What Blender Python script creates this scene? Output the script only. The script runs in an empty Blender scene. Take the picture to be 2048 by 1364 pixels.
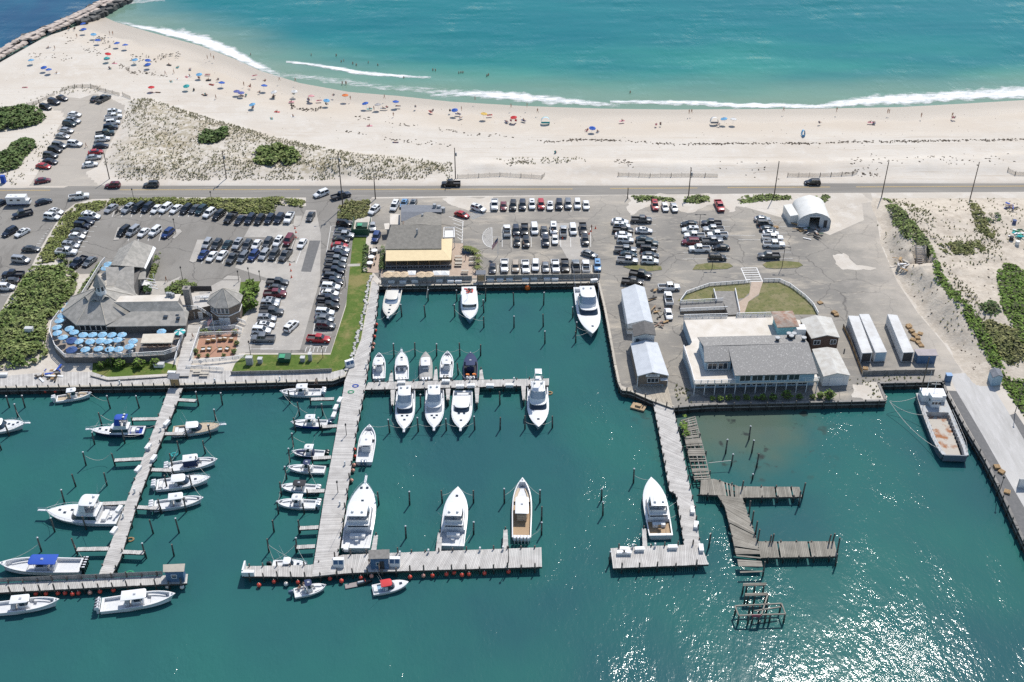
import bpy, bmesh, math, random
from mathutils import Vector, Matrix
from mathutils.geometry import tessellate_polygon
R = random.Random(7)
S = bpy.context.scene
C = S.collection
# ------------------------------------------------------------------ camera, light, exposure
FPX, TH, CAMH = 2308.0, math.radians(35.0),158.0
cam = bpy.data.cameras.new('camera')
cam.sensor_width = 36.0
cam.lens = FPX / 2048 * 36.0
cam.clip_start = 1.0
cam.clip_end = 12000
camo = bpy.data.objects.new('camera', cam)
C.objects.link(camo)
camo.location = (0,0, CAMH)
camo.rotation_euler = (math.pi / 2 - TH, 0,0)
S.camera = camo
SUN_EL, SUN_AZ = math.radians(54), math.radians(23)     # azimuth clockwise from +Y
W = bpy.data.worlds.new('World')
S.world = W
W.use_nodes = True
wn = W.node_tree.nodes
sky = wn.new('ShaderNodeTexSky')
sky.sky_type = 'NISHITA'
sky.sun_disc = False
sky.sun_elevation = SUN_EL
sky.sun_rotation = SUN_AZ
sky.air_density = 1.0
sky.dust_density = 0.6
W.node_tree.links.new(sky.outputs[0], wn['Background'].inputs[0])
wn['Background'].inputs[1].default_value = 0.135
sd = bpy.data.lights.new('sun', 'SUN')
sd.energy = 4.35
sd.angle = math.radians(0.53)
sd.color = (1.0,0.96,0.90)
so = bpy.data.objects.new('sun', sd)
C.objects.link(so)
sdir = Vector((math.sin(SUN_AZ) * math.cos(SUN_EL), math.cos(SUN_AZ) * math.cos(SUN_EL), math.sin(SUN_EL)))
so.rotation_euler = sdir.to_track_quat('Z', 'Y').to_euler()
so.location = (0,200,300)
S.view_settings.view_transform = 'Standard'
S.view_settings.look = 'None'
S.view_settings.exposure = 0.0
S.view_settings.gamma = 1.0
S.view_settings.use_curve_mapping = False
S.cycles.max_bounces = 6
S.cycles.diffuse_bounces = 2
S.cycles.glossy_bounces = 3
S.cycles.transparent_max_bounces = 8
S.cycles.use_denoising = False
WZ = -1.8          # water level, land is z = 0
CT, ST = math.cos(TH), math.sin(TH)
def P(px, py, z=0.0):
 """the place on the level z that the photograph shows at (px, py)"""
 u, v = (px - 1024) / FPX, (py - 682) / FPX
 dz = -ST - v * CT
 t = (z - CAMH) / dz
 return Vector((u * t, (CT - v * ST) * t, z))
def pxm(py, z=0.0):
 """pixels per metre across the view at image row py"""
 v = (py - 682) / FPX
 return FPX * (ST + v * CT) / (CAMH - z)
# ------------------------------------------------------------------ materials
MATS = {}
def mat(name, c, rough=.6, metal=0., c2=None, scale=1.0, detail=4, bump=0., bscale=None, island=0., spec=.5, coat=0., mixlo=.35, mixhi=.65, stretch=None, alpha=1.):
 if name in MATS:
  return MATS[name]
 m = bpy.data.materials.new(name)
 m.use_nodes = True
 nt = m.node_tree
 N, Lk = nt.nodes, nt.links
 b = N['Principled BSDF']
 b.inputs['Roughness'].default_value = rough
 b.inputs['Metallic'].default_value = metal
 b.inputs['Specular IOR Level'].default_value = spec
 if coat:
  b.inputs['Coat Weight'].default_value = coat
  b.inputs['Coat Roughness'].default_value = .08
 if alpha < 1:
  b.inputs['Alpha'].default_value = alpha
 b.inputs['Base Color'].default_value = (*c, 1)
 col = None
 tc = None
 if c2 or bump:
  tc = N.new('ShaderNodeTexCoord')
  vec = tc.outputs['Object']
  if stretch:
   mp = N.new('ShaderNodeMapping')
   mp.inputs['Scale'].default_value = stretch
   Lk.new(vec, mp.inputs[0])
   vec = mp.outputs[0]
 if c2:
  n = N.new('ShaderNodeTexNoise')
  n.inputs['Scale'].default_value = scale
  n.inputs['Detail'].default_value = detail
  Lk.new(vec, n.inputs['Vector'])
  mr = N.new('ShaderNodeMapRange')
  mr.inputs[1].default_value, mr.inputs[2].default_value = mixlo, mixhi
  Lk.new(n.outputs[0], mr.inputs[0])
  mx = N.new('ShaderNodeMix')
  mx.data_type = 'RGBA'
  mx.inputs[6].default_value = (*c, 1)
  mx.inputs[7].default_value = (*c2,1)
  Lk.new(mr.outputs[0], mx.inputs[0])
  col = mx.outputs[2]
 if island:
  g = N.new('ShaderNodeNewGeometry')
  mr = N.new('ShaderNodeMapRange')
  mr.inputs[3].default_value, mr.inputs[4].default_value = 1 - island, 1 + island
  Lk.new(g.outputs['Random Per Island'], mr.inputs[0])
  vm = N.new('ShaderNodeVectorMath')
  vm.operation = 'SCALE'
  if col:
   Lk.new(col, vm.inputs[0])
  else:
   vm.inputs[0].default_value = c
  Lk.new(mr.outputs[0], vm.inputs['Scale'])
  col = vm.outputs[0]
 if col:
  Lk.new(col, b.inputs['Base Color'])
 if bump:
  n = N.new('ShaderNodeTexNoise')
  n.inputs['Scale'].default_value = bscale or scale * 4
  n.inputs['Detail'].default_value = 5
  Lk.new(vec, n.inputs['Vector'])
  bp = N.new('ShaderNodeBump')
  bp.inputs['Strength'].default_value = min(1, bump)
  bp.inputs['Distance'].default_value = max(.05, bump * .2)
  Lk.new(n.outputs[0], bp.inputs['Height'])
  Lk.new(bp.outputs[0], b.inputs['Normal'])
 MATS[name] = m
 return m
def M(k):
 return MATS[k]
# ------------------------------------------------------------------ mesh builder
class MB:
 def __init__(s):
  s.v, s.f, s.m = [],[],[]
 def add(s, vs, fs, mi=0):
  o = len(s.v)
  s.v += [tuple(x) for x in vs]
  for f in fs:
   s.f.append([o + i for i in f])
   s.m.append(mi)
  return s
 def quad(s, a, b, c, d, mi=0):
  return s.add([a, b, c, d],[(0,1,2,3)], mi)
 def box(s, c, d, rz=0., mi=0, top=1.0, tilt=0.):
  x, y, z = d[0] / 2, d[1] / 2, d[2] / 2
  vs = []
  ca, sa = math.cos(rz), math.sin(rz)
  for sx, sy, sz in ((-1,-1,-1),(1,-1,-1),(1,1,-1),(-1,1,-1),(-1,-1,1),(1,-1,1),(1,1,1),(-1,1,1)):
   k = top if sz > 0 else 1
   px, py, pz = sx * x * k, sy * y * k, sz * z
   if tilt:
    px, pz = px * math.cos(tilt) + pz * math.sin(tilt),-px * math.sin(tilt) + pz * math.cos(tilt)
   vs.append((c[0] + px * ca - py * sa, c[1] + px * sa + py * ca, c[2] + pz))
  return s.add(vs, [(3,2,1,0),(4,5,6,7),(0,1,5,4),(1,2,6,5),(2,3,7,6),(3,0,4,7)], mi)
 def prism(s, poly, z0, z1, mi=0, mtop=None, bottom=True):
  n = len(poly)
  z0s = z0 if hasattr(z0, '__len__') else [z0] * n
  z1s = z1 if hasattr(z1, '__len__') else [z1] * n
  area = sum(poly[i][0] * poly[(i + 1) % n][1] - poly[(i + 1) % n][0] * poly[i][1] for i in range(n))
  idx = list(range(n)) if area > 0 else list(range(n))[::-1]
  lo = [(poly[i][0], poly[i][1], z0s[i]) for i in idx]
  hi = [(poly[i][0], poly[i][1], z1s[i]) for i in idx]
  s.add(lo + hi, [(i, (i + 1) % n, n + (i + 1) % n, n + i) for i in range(n)], mi)
  tris = tessellate_polygon([[Vector((p[0], p[1],0)) for p in hi]])
  tf = [t if (hi[t[1]][0] - hi[t[0]][0]) * (hi[t[2]][1] - hi[t[0]][1]) - (hi[t[1]][1] - hi[t[0]][1]) * (hi[t[2]][0] - hi[t[0]][0]) > 0 else t[::-1] for t in tris]
  s.add(hi, tf, mi if mtop is None else mtop)
  if bottom:
   s.add(lo, [t[::-1] for t in tf], mi)
  return s
 def sheet(s, poly, z, mi=0):
  n = len(poly)
  tris = tessellate_polygon([[Vector((p[0], p[1],0)) for p in poly]])
  tf = [t if (poly[t[1]][0] - poly[t[0]][0]) * (poly[t[2]][1] - poly[t[0]][1]) - (poly[t[1]][1] - poly[t[0]][1]) * (poly[t[2]][0] - poly[t[0]][0]) > 0 else t[::-1] for t in tris]
  return s.add([(p[0], p[1], z) for p in poly], tf, mi)
 def loft(s, rings, closed=True, cap0=False, cap1=False, mi=0):
  n = len(rings[0])
  vs = [p for r in rings for p in r]
  fs = []
  for k in range(len(rings) - 1):
   for i in range(n if closed else n - 1):
    j = (i + 1) % n
    fs.append((k * n + i, k * n + j, (k + 1) * n + j, (k + 1) * n + i))
  if cap0:
   fs.append(tuple(range(n))[::-1])
  if cap1:
   fs.append(tuple((len(rings) - 1) * n + i for i in range(n)))
  return s.add(vs, fs, mi)
 def tube(s, p, q, r, n=6, r2=None, mi=0, cap=True):
  p, q = Vector(p), Vector(q)
  d = (q - p).normalized()
  a = d.orthogonal().normalized()
  b = d.cross(a)
  r2 = r if r2 is None else r2
  rg = lambda c, rr: [c + (a * math.cos(2 * math.pi * i / n) + b * math.sin(2 * math.pi * i / n)) * rr for i in range(n)]
  return s.loft([rg(p, r), rg(q, r2)], True, cap, cap, mi)
 def path(s, pts, r, n=6, mi=0):
  for a, b in zip(pts, pts[1:]):
   s.tube(a, b, r, n, mi=mi)
  return s
 def ball(s, c, r, n=8, m=5, mi=0, sq=(1,1,1), jit=0., rng=None):
  rings = []
  for k in range(m + 1):
   ph = math.pi * k / m - math.pi / 2
   rings.append([(c[0] + r * sq[0] * math.cos(ph) * math.cos(2 * math.pi * i / n) * (1 + (rng.uniform(-jit, jit) if jit else 0)),
                           c[1] + r * sq[1] * math.cos(ph) * math.sin(2 * math.pi * i / n) * (1 + (rng.uniform(-jit, jit) if jit else 0)),
                           c[2] + r * sq[2] * math.sin(ph)) for i in range(n)])
  return s.loft(rings, True, False, False, mi)
 def mesh(s, name, mats, smooth=0.):
  me = bpy.data.meshes.new(name)
  me.from_pydata(s.v, [], s.f)
  for m in (mats if isinstance(mats, (list, tuple)) else [mats]):
   me.materials.append(M(m) if isinstance(m, str) else m)
  if any(s.m):
   me.polygons.foreach_set('material_index', s.m)
  if smooth:
   me.polygons.foreach_set('use_smooth', [True] * len(me.polygons))
   me.set_sharp_from_angle(angle=math.radians(smooth))
  me.update()
  return me
 def build(s, name, mats, parent=None, smooth=0., loc=None, rz=0., **kw):
  return obj(name, s.mesh(name, mats, smooth), parent, loc, rz, **kw)
def obj(name, me, parent=None, loc=None, rz=0., label=None, cat=None, group=None, kind=None):
 o = bpy.data.objects.new(name, me)
 C.objects.link(o)
 if loc is not None:
  o.location = loc
 if rz:
  o.rotation_euler = (0,0, rz)
 if parent:
  o.parent = parent
 tag(o, label, cat, group, kind)
 return o
LABELS = {}
def tag(o, label=None, cat=None, group=None, kind=None):
 if label:
  LABELS[label] = LABELS.get(label, 0) + 1
  o['label'] = label
 if cat:
  o['category'] = cat
 if group:
  o['group'] = group
 if kind:
  o['kind'] = kind
 return o
def thing(name, label, cat, loc=(0,0,0), rz=0., group=None):
 return obj(name, None, None, loc, rz, label, cat, group)
def copy_tree(o, parent=None):
 c = o.copy()
 C.objects.link(c)
 c.parent = parent
 for ch in o.children:
  copy_tree(ch, c)
 return c
def PP(pts, z=0.):
 return [P(x, y, z) for x, y in pts]
def inside(x, y, poly):
 r = False
 n = len(poly)
 for i in range(n):
  x0, y0, x1, y1 = poly[i][0], poly[i][1], poly[(i + 1) % n][0], poly[(i + 1) % n][1]
  if (y0 > y) != (y1 > y) and x < (x1 - x0) * (y - y0) / (y1 - y0) + x0:
   r = not r
 return r
def segd(x, y, a, b):
 dx, dy = b[0] - a[0], b[1] - a[1]
 t = max(0, min(1,((x - a[0]) * dx + (y - a[1]) * dy) / (dx * dx + dy * dy + 1e-9)))
 return math.hypot(x - a[0] - t * dx, y - a[1] - t * dy)
def edged(x, y, poly):
 return min(segd(x, y, poly[i], poly[(i + 1) % len(poly)]) for i in range(len(poly)))
def interp(x, pts):
 if x <= pts[0][0]:
  return pts[0][1]
 for a, b in zip(pts, pts[1:]):
  if x <= b[0]:
   return a[1] + (b[1] - a[1]) * (x - a[0]) / (b[0] - a[0])
 return pts[-1][1]
from mathutils import noise as _nz
def nz(x, y, s, seed=0.):
 return _nz.noise(Vector((x * s, y * s, seed)))
ORD = 'first second third fourth fifth sixth seventh eighth ninth tenth eleventh twelfth thirteenth fourteenth fifteenth sixteenth seventeenth eighteenth nineteenth twentieth'.split()
def ordinal(i):
 if i < 20:
  return ORD[i]
 t, u = divmod(i + 1,10)
 tens = {2: 'twent', 3: 'thirt', 4: 'fort', 5: 'fift', 6: 'sixt', 7: 'sevent', 8: 'eight', 9: 'ninet'}[t]
 return tens + 'ieth' if u == 0 else tens + 'y-' + ORD[u - 1]
# ------------------------------------------------------------------ surface materials
def ground_mat(name, c, cs, patches=(), rough=.9, bump=.25, bscale=3.0, crack=0.):
 """base colour with several noise-driven layers: patches = (colour, scale, lo, hi, stretch)"""
 m = bpy.data.materials.new(name)
 m.use_nodes = True
 N, Lk = m.node_tree.nodes, m.node_tree.links
 b = N['Principled BSDF']
 b.inputs['Roughness'].default_value = rough
 b.inputs['Specular IOR Level'].default_value = .25
 tc = N.new('ShaderNodeTexCoord')
 col = None
 for i, (pc, sc, lo, hi, st) in enumerate(patches):
  mp = N.new('ShaderNodeMapping')
  mp.inputs['Scale'].default_value = st
  mp.inputs['Location'].default_value = (i * 17.3, i * 5.1, i)
  Lk.new(tc.outputs['Object'], mp.inputs[0])
  n = N.new('ShaderNodeTexNoise')
  n.inputs['Scale'].default_value = sc
  n.inputs['Detail'].default_value = 6
  n.inputs['Roughness'].default_value = .62
  Lk.new(mp.outputs[0], n.inputs['Vector'])
  mr = N.new('ShaderNodeMapRange')
  mr.inputs[1].default_value, mr.inputs[2].default_value = lo, hi
  Lk.new(n.outputs[0], mr.inputs[0])
  mx = N.new('ShaderNodeMix')
  mx.data_type = 'RGBA'
  if col:
   Lk.new(col, mx.inputs[6])
  else:
   mx.inputs[6].default_value = (*c, 1)
  mx.inputs[7].default_value = (*pc, 1)
  Lk.new(mr.outputs[0], mx.inputs[0])
  col = mx.outputs[2]
 if crack:
  n = N.new('ShaderNodeTexNoise')
  n.inputs['Scale'].default_value = .35
  n.inputs['Detail'].default_value = 5
  Lk.new(tc.outputs['Object'], n.inputs['Vector'])
  va = N.new('ShaderNodeVectorMath')
  va.operation = 'MULTIPLY_ADD'
  va.inputs[1].default_value = (3,3,0)
  Lk.new(n.outputs['Color'], va.inputs[0])
  Lk.new(tc.outputs['Object'], va.inputs[2])
  vo = N.new('ShaderNodeTexVoronoi')
  vo.feature = 'DISTANCE_TO_EDGE'
  vo.inputs['Scale'].default_value = crack
  Lk.new(va.outputs[0], vo.inputs['Vector'])
  mr = N.new('ShaderNodeMapRange')
  mr.inputs[1].default_value, mr.inputs[2].default_value, mr.inputs[3].default_value, mr.inputs[4].default_value = .004,.012,.55,0.
  Lk.new(vo.outputs['Distance'], mr.inputs[0])
  mx = N.new('ShaderNodeMix')
  mx.data_type = 'RGBA'
  Lk.new(mr.outputs[0], mx.inputs[0])
  Lk.new(col, mx.inputs[6])
  mx.inputs[7].default_value = (.09,.085,.08,1)
  col = mx.outputs[2]
 if col:
  Lk.new(col, b.inputs['Base Color'])
 else:
  b.inputs['Base Color'].default_value = (*c, 1)
 if bump:
  n = N.new('ShaderNodeTexNoise')
  n.inputs['Scale'].default_value = bscale
  n.inputs['Detail'].default_value = 5
  Lk.new(tc.outputs['Object'], n.inputs['Vector'])
  bp = N.new('ShaderNodeBump')
  bp.inputs['Strength'].default_value = bump
  bp.inputs['Distance'].default_value = .15
  Lk.new(n.outputs[0], bp.inputs['Height'])
  Lk.new(bp.outputs[0], b.inputs['Normal'])
 MATS[name] = m
 return m
I1 = (1,1,1)
ground_mat('sand', (.57,.52,.45),0,[((.50,.445,.375),.05,.40,.66, I1),((.61,.565,.50),.3,.48,.7, I1),((.44,.37,.29),1.6,.60,.78, I1)], bump=.35, bscale=1.3)
ground_mat('asphalt', (0.237,0.220,0.196),0,[((0.286,0.269,0.242),.06,.42,.62, I1),((0.182,0.170,0.152),.5,.55,.75,(1,.25,1)),((0.330,0.306,0.268),1.2,.60,.80, I1),((0.209,0.197,0.177),8,.45,.65, I1)], bump=.1, bscale=12, crack=.075)
ground_mat('old_asphalt', (0.297,0.274,0.237),0,[((0.220,0.206,0.185),.05,.42,.60, I1),((0.462,0.408,0.330),.11,.53,.68,(.6,1.6,1)),((0.418,0.376,0.309),.7,.56,.74,(.5,1.5,1)),((0.242,0.226,0.201),5,.5,.7, I1)], bump=.12, bscale=9, crack=.09)
ground_mat('road_asphalt', (0.259,0.242,0.216),0,[((0.209,0.196,0.175),.12,.45,.62,(.15,2.5,1)),((0.330,0.306,0.268),.25,.56,.72,(.2,3,1)),((0.231,0.215,0.196),7,.5,.7, I1)], bump=.08, bscale=12)
ground_mat('patch_asphalt', (.15,.148,.145),0,[((.18,.175,.17),1.2,.45,.65, I1)], bump=.08, bscale=12)
ground_mat('pale_concrete', (.44,.41,.365),0,[((.37,.345,.31),.2,.42,.62, I1),((.48,.455,.42),1.5,.55,.72, I1)], bump=.08, bscale=9)
ground_mat('ramp_concrete', (.50,.485,.46),0,[((.40,.385,.36),.12,.45,.62,(2.2,.25,1)),((.55,.53,.51),.8,.5,.72,(1.5,.3,1))], bump=.06, bscale=9)
ground_mat('lawn', (.10,.155,.028),0,[((.20,.20,.06),.35,.50,.66, I1),((.075,.13,.02),1.2,.48,.65, I1),((.24,.21,.08),.12,.58,.70, I1)], bump=.7, bscale=9)
ground_mat('dry_lawn', (.17,.17,.065),0,[((.24,.21,.11),.3,.42,.6, I1),((.11,.13,.045),.9,.5,.68, I1),((.32,.28,.19),.8,.62,.75, I1)], bump=.7, bscale=7)
ground_mat('rough_grass', (.12,.145,.035),0,[((.21,.20,.075),.4,.45,.65, I1),((.08,.115,.025),1.5,.45,.65, I1)], bump=.8, bscale=5)
ground_mat('brick_paving', (.42,.235,.16),0,[((.36,.20,.135),1.2,.42,.62, I1),((.47,.28,.20),5,.5,.7, I1)], bump=.15, bscale=9)
ground_mat('pink_paving', (.47,.37,.29),0,[((.41,.32,.25),1.0,.42,.62, I1),((.52,.42,.34),4,.5,.7, I1)], bump=.1, bscale=9)
ground_mat('bank_sand', (.54,.475,.39),0,[((.44,.38,.305),.35,.42,.62, I1),((.60,.53,.44),.9,.5,.7, I1),((.28,.235,.18),2.2,.62,.76, I1)], bump=.9, bscale=1.6)
mat('line_white', (.72,.71,.68),.7, c2=(.5,.49,.46), scale=2.5, mixlo=.5, mixhi=.75)
mat('line_yellow', (.62,.42,.13),.7, c2=(.45,.36,.2), scale=1.5, mixlo=.45, mixhi=.75)
mat('line_blue', (.33,.43,.52),.7, c2=(.28,.3,.32), scale=2)
def sandy_edge():
 m = M('old_asphalt')
 N, Lk = m.node_tree.nodes, m.node_tree.links
 b = N['Principled BSDF']
 col = b.inputs['Base Color'].links[0].from_socket
 tc = N.new('ShaderNodeTexCoord')
 sp = N.new('ShaderNodeSeparateXYZ')
 Lk.new(tc.outputs['Object'], sp.inputs[0])
 n = N.new('ShaderNodeTexNoise')
 n.inputs['Scale'].default_value = .16
 n.inputs['Detail'].default_value = 8
 n.inputs['Roughness'].default_value = .65
 Lk.new(tc.outputs['Object'], n.inputs['Vector'])
 last = None
 for i, (k, lo, hi) in enumerate(((0,103., 114.),(1,296., 313.))):
  ma = N.new('ShaderNodeMath')
  ma.operation = 'MULTIPLY_ADD'
  ma.inputs[1].default_value = 34. if k == 0 else 30.
  Lk.new(n.outputs[0], ma.inputs[0])
  Lk.new(sp.outputs[k], ma.inputs[2])
  mr = N.new('ShaderNodeMapRange')
  mr.inputs[1].default_value, mr.inputs[2].default_value, mr.inputs[4].default_value = lo, hi + 10,.85 if k == 0 else .6
  Lk.new(ma.outputs[0], mr.inputs[0])
  mx = N.new('ShaderNodeMix')
  mx.data_type = 'RGBA'
  Lk.new(mr.outputs[0], mx.inputs[0])
  Lk.new(last or col, mx.inputs[6])
  mx.inputs[7].default_value = (.50,.45,.385,1)
  last = mx.outputs[2]
 Lk.new(last, b.inputs['Base Color'])
sandy_edge()
def beach_mat():
 m = ground_mat('beach_sand', (.60,.55,.48),0,[((.555,.495,.42),.028,.42,.62,(1,1.6,1)),((.62,.575,.51),.2,.5,.7, I1),((.55,.475,.38),.9,.56,.74,(.7,1.6,1)),((.515,.45,.37),.8,.56,.70,(.05,1.3,1))], bump=.4, bscale=1.1)
 N, Lk = m.node_tree.nodes, m.node_tree.links
 b = N['Principled BSDF']
 col = b.inputs['Base Color'].links[0].from_socket
 tc = N.new('ShaderNodeTexCoord')
 sp = N.new('ShaderNodeSeparateXYZ')
 Lk.new(tc.outputs['Object'], sp.inputs[0])
 nn = N.new('ShaderNodeTexNoise')
 nn.inputs['Scale'].default_value = .12
 nn.inputs['Detail'].default_value = 4
 Lk.new(tc.outputs['Object'], nn.inputs['Vector'])
 ad = N.new('ShaderNodeMath')
 ad.operation = 'MULTIPLY_ADD'
 ad.inputs[1].default_value = .9
 Lk.new(nn.outputs[0], ad.inputs[0])
 Lk.new(sp.outputs[2], ad.inputs[2])
 mr = N.new('ShaderNodeMapRange')
 mr.inputs[1].default_value, mr.inputs[2].default_value = -.18,-.42
 Lk.new(ad.outputs[0], mr.inputs[0])
 mx = N.new('ShaderNodeMix')
 mx.data_type = 'RGBA'
 Lk.new(col, mx.inputs[6])
 mx.inputs[7].default_value = (.445,.39,.32,1)
 Lk.new(mr.outputs[0], mx.inputs[0])
 Lk.new(mx.outputs[2], b.inputs['Base Color'])
 dn = N.new('ShaderNodeAttribute')
 dn.attribute_name = 'dune'
 n2 = N.new('ShaderNodeTexNoise')
 n2.inputs['Scale'].default_value = .55
 n2.inputs['Detail'].default_value = 9
 n2.inputs['Roughness'].default_value = .72
 Lk.new(tc.outputs['Object'], n2.inputs['Vector'])
 m2 = N.new('ShaderNodeMapRange')
 m2.inputs[1].default_value, m2.inputs[2].default_value, m2.inputs[4].default_value = .42,.58,.9
 Lk.new(n2.outputs[0], m2.inputs[0])
 mm = N.new('ShaderNodeMath')
 mm.operation = 'MULTIPLY'
 Lk.new(m2.outputs[0], mm.inputs[0])
 Lk.new(dn.outputs['Fac'], mm.inputs[1])
 mx2 = N.new('ShaderNodeMix')
 mx2.data_type = 'RGBA'
 bm_ = N.new('ShaderNodeAttribute')
 bm_.attribute_name = 'berm'
 mx3 = N.new('ShaderNodeMix')
 mx3.data_type = 'RGBA'
 Lk.new(bm_.outputs['Fac'], mx3.inputs[0])
 Lk.new(mx.outputs[2], mx3.inputs[6])
 mx3.inputs[7].default_value = (.545,.475,.39,1)
 Lk.new(mx3.outputs[2], mx2.inputs[6])
 mx2.inputs[7].default_value = (.285,.24,.145,1)
 Lk.new(mm.outputs[0], mx2.inputs[0])
 Lk.new(mx2.outputs[2], b.inputs['Base Color'])
 rr = N.new('ShaderNodeMapRange')
 rr.inputs[3].default_value, rr.inputs[4].default_value = .9,.45
 Lk.new(mr.outputs[0], rr.inputs[0])
 Lk.new(rr.outputs[0], b.inputs['Roughness'])
beach_mat()
# ------------------------------------------------------------------ water
def water_mat():
 m = bpy.data.materials.new('water')
 m.use_nodes = True
 N, Lk = m.node_tree.nodes, m.node_tree.links
 b = N['Principled BSDF']
 b.inputs['Roughness'].default_value = .10
 b.inputs['IOR'].default_value = 1.333
 b.inputs['Specular IOR Level'].default_value = .22
 tc = N.new('ShaderNodeTexCoord')
 co = tc.outputs['Object']
 sp = N.new('ShaderNodeSeparateXYZ')
 Lk.new(co, sp.inputs[0])
 def noise(scale, det=3, stretch=None, rough=.5, rot=0.):
  v = co
  if stretch:
   mp = N.new('ShaderNodeMapping')
   mp.inputs['Scale'].default_value = stretch
   mp.inputs['Rotation'].default_value = (0,0, rot)
   Lk.new(co, mp.inputs[0])
   v = mp.outputs[0]
  n = N.new('ShaderNodeTexNoise')
  n.inputs['Scale'].default_value = scale
  n.inputs['Detail'].default_value = det
  n.inputs['Roughness'].default_value = rough
  Lk.new(v, n.inputs['Vector'])
  return n.outputs[0]
 def math2(op, a, b_, c=None):
  n = N.new('ShaderNodeMath')
  n.operation = op
  for i, x in enumerate((a, b_) if c is None else (a, b_, c)):
   if isinstance(x, (int, float)):
    n.inputs[i].default_value = x
   else:
    Lk.new(x, n.inputs[i])
  return n.outputs[0]
 def rng(x, lo, hi, a=0., b_=1., smooth=False):
  n = N.new('ShaderNodeMapRange')
  if smooth:
   n.interpolation_type = 'SMOOTHSTEP'
  n.inputs[1].default_value, n.inputs[2].default_value = lo, hi
  n.inputs[3].default_value, n.inputs[4].default_value = a, b_
  Lk.new(x, n.inputs[0])
  return n.outputs[0]
 def mix(f, a, b_):
  n = N.new('ShaderNodeMix')
  n.data_type = 'RGBA'
  if isinstance(f, float):
   n.inputs[0].default_value = f
  else:
   Lk.new(f, n.inputs[0])
  for i, x in ((6, a),(7, b_)):
   if isinstance(x, tuple):
    n.inputs[i].default_value = (*x, 1)
   else:
    Lk.new(x, n.inputs[i])
  return n.outputs[2]
 bay = mix(rng(noise(.03,4),.38,.64),(.026,.101,.110),(.028,.130,.117))
 bay = mix(rng(noise(.012,5,(1,.6,1),.6,.5),.50,.64,0., .5), bay, (.030,.143,.127))
 d = N.new('ShaderNodeVectorMath')
 d.operation = 'DISTANCE'
 Lk.new(co, d.inputs[0])
 bar = P(1470,850, WZ)
 d.inputs[1].default_value = (bar.x, bar.y + 2,0)
 wob = math2('MULTIPLY_ADD', noise(.16,4),14., d.outputs['Value'])
 bay = mix(rng(wob, 30., 11., 0., .62, True), bay, (.125,.135,.085))
 weed = math2('MULTIPLY', rng(noise(.33,4),.60,.68), rng(wob, 31., 20.))
 bay = mix(weed, bay, (.04,.05,.045))
 sy = math2('MULTIPLY_ADD', noise(.018,4),46., sp.outputs[1])
 sea = mix(rng(sy, 402., 470., 0., 1., True),(.045,.255,.205),(.007,.166,.178))
 sea = mix(rng(noise(.05,4,(.35,1,1)),.40,.66,0., .55), sea, (.004,.134,.160))
 at = N.new('ShaderNodeAttribute')
 at.attribute_name = 'shore'
 sea = mix(rng(math2('MULTIPLY_ADD', noise(.07,4,(.4,1,1)),14., at.outputs['Fac']),46., 8., 0., .9, True), sea, (.20,.285,.215))
 il = math2('MULTIPLY_ADD', sp.outputs[0],1.0,0.)
 at2 = N.new('ShaderNodeAttribute')
 at2.attribute_name = 'inlet'
 sea = mix(at2.outputs['Fac'], sea, mix(rng(noise(.06,4,(1,.5,1)),.4,.65),(.016,.072,.145),(.014,.10,.17)))
 col = mix(rng(sp.outputs[1],300., 320.), bay, sea)
 Lk.new(col, b.inputs['Base Color'])
 gust = math2('MULTIPLY', rng(noise(.030,3,(1,.5,1),.55,.7),.40,.62,.35,1.25), rng(noise(.16,3,(1,.32,1),.6,-.75),.36,.62,.45,1.2))
 h1 = math2('MULTIPLY', noise(1.9,3,(1,.55,1),.55,.45),.30)
 h2 = math2('MULTIPLY', noise(.3,2,(1,.5,1),.5,-.3),.8)
 h3 = math2('MULTIPLY', noise(.075,2,(.35,1,1),.5,-.12), rng(sp.outputs[1],330., 370., .0,3.2))
 hh = math2('ADD', math2('ADD', h1, h2), h3)
 bp = N.new('ShaderNodeBump')
 bp.inputs['Strength'].default_value = 1.
 Lk.new(math2('MULTIPLY', gust, .31), bp.inputs['Distance'])
 Lk.new(hh, bp.inputs['Height'])
 Lk.new(bp.outputs[0], b.inputs['Normal'])
 MATS['water'] = m
water_mat()
SHORE_PX = [(150,10),(205,32),(232,44),(300,64),(400,91),(470,118),(520,141),(600,166),(700,184),(800,192),(900,203),(1050,212),(1200,217),(1350,219),(1500,218),(1650,217),(1800,214),(1930,207),(2048,200)]
SHORE = [P(x, y, WZ) for x, y in SHORE_PX]
SHORE = [Vector((p.x, p.y)) for p in SHORE]
SHORE.append(Vector((420, SHORE[-1].y + 22)))
JETTY = [Vector((p.x, p.y)) for p in (P(-160,200,0), P(-20,118,0), P(60,74,0), P(140,40,0), P(190,16,0), P(240,-12,0), P(330,-60,0))]
SHORE_F = [(p.x, p.y) for p in SHORE]
def jetty_side(x, y):
 """signed distance from the jetty axis, negative on the inlet side"""
 best, sg = 1e9,1
 for a, b in zip(JETTY, JETTY[1:]):
  d = segd(x, y, a, b)
  if d < best:
   best = d
   sg = 1 if (b.x - a.x) * (y - a.y) - (b.y - a.y) * (x - a.x) < 0 else -1
 return best * sg
def shore_d(x, y):
 """signed distance to the waterline, positive at sea"""
 d = min(segd(x, y, a, b) for a, b in zip(SHORE, SHORE[1:]))
 return d if y > interp(x, SHORE_F) else -d
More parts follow.
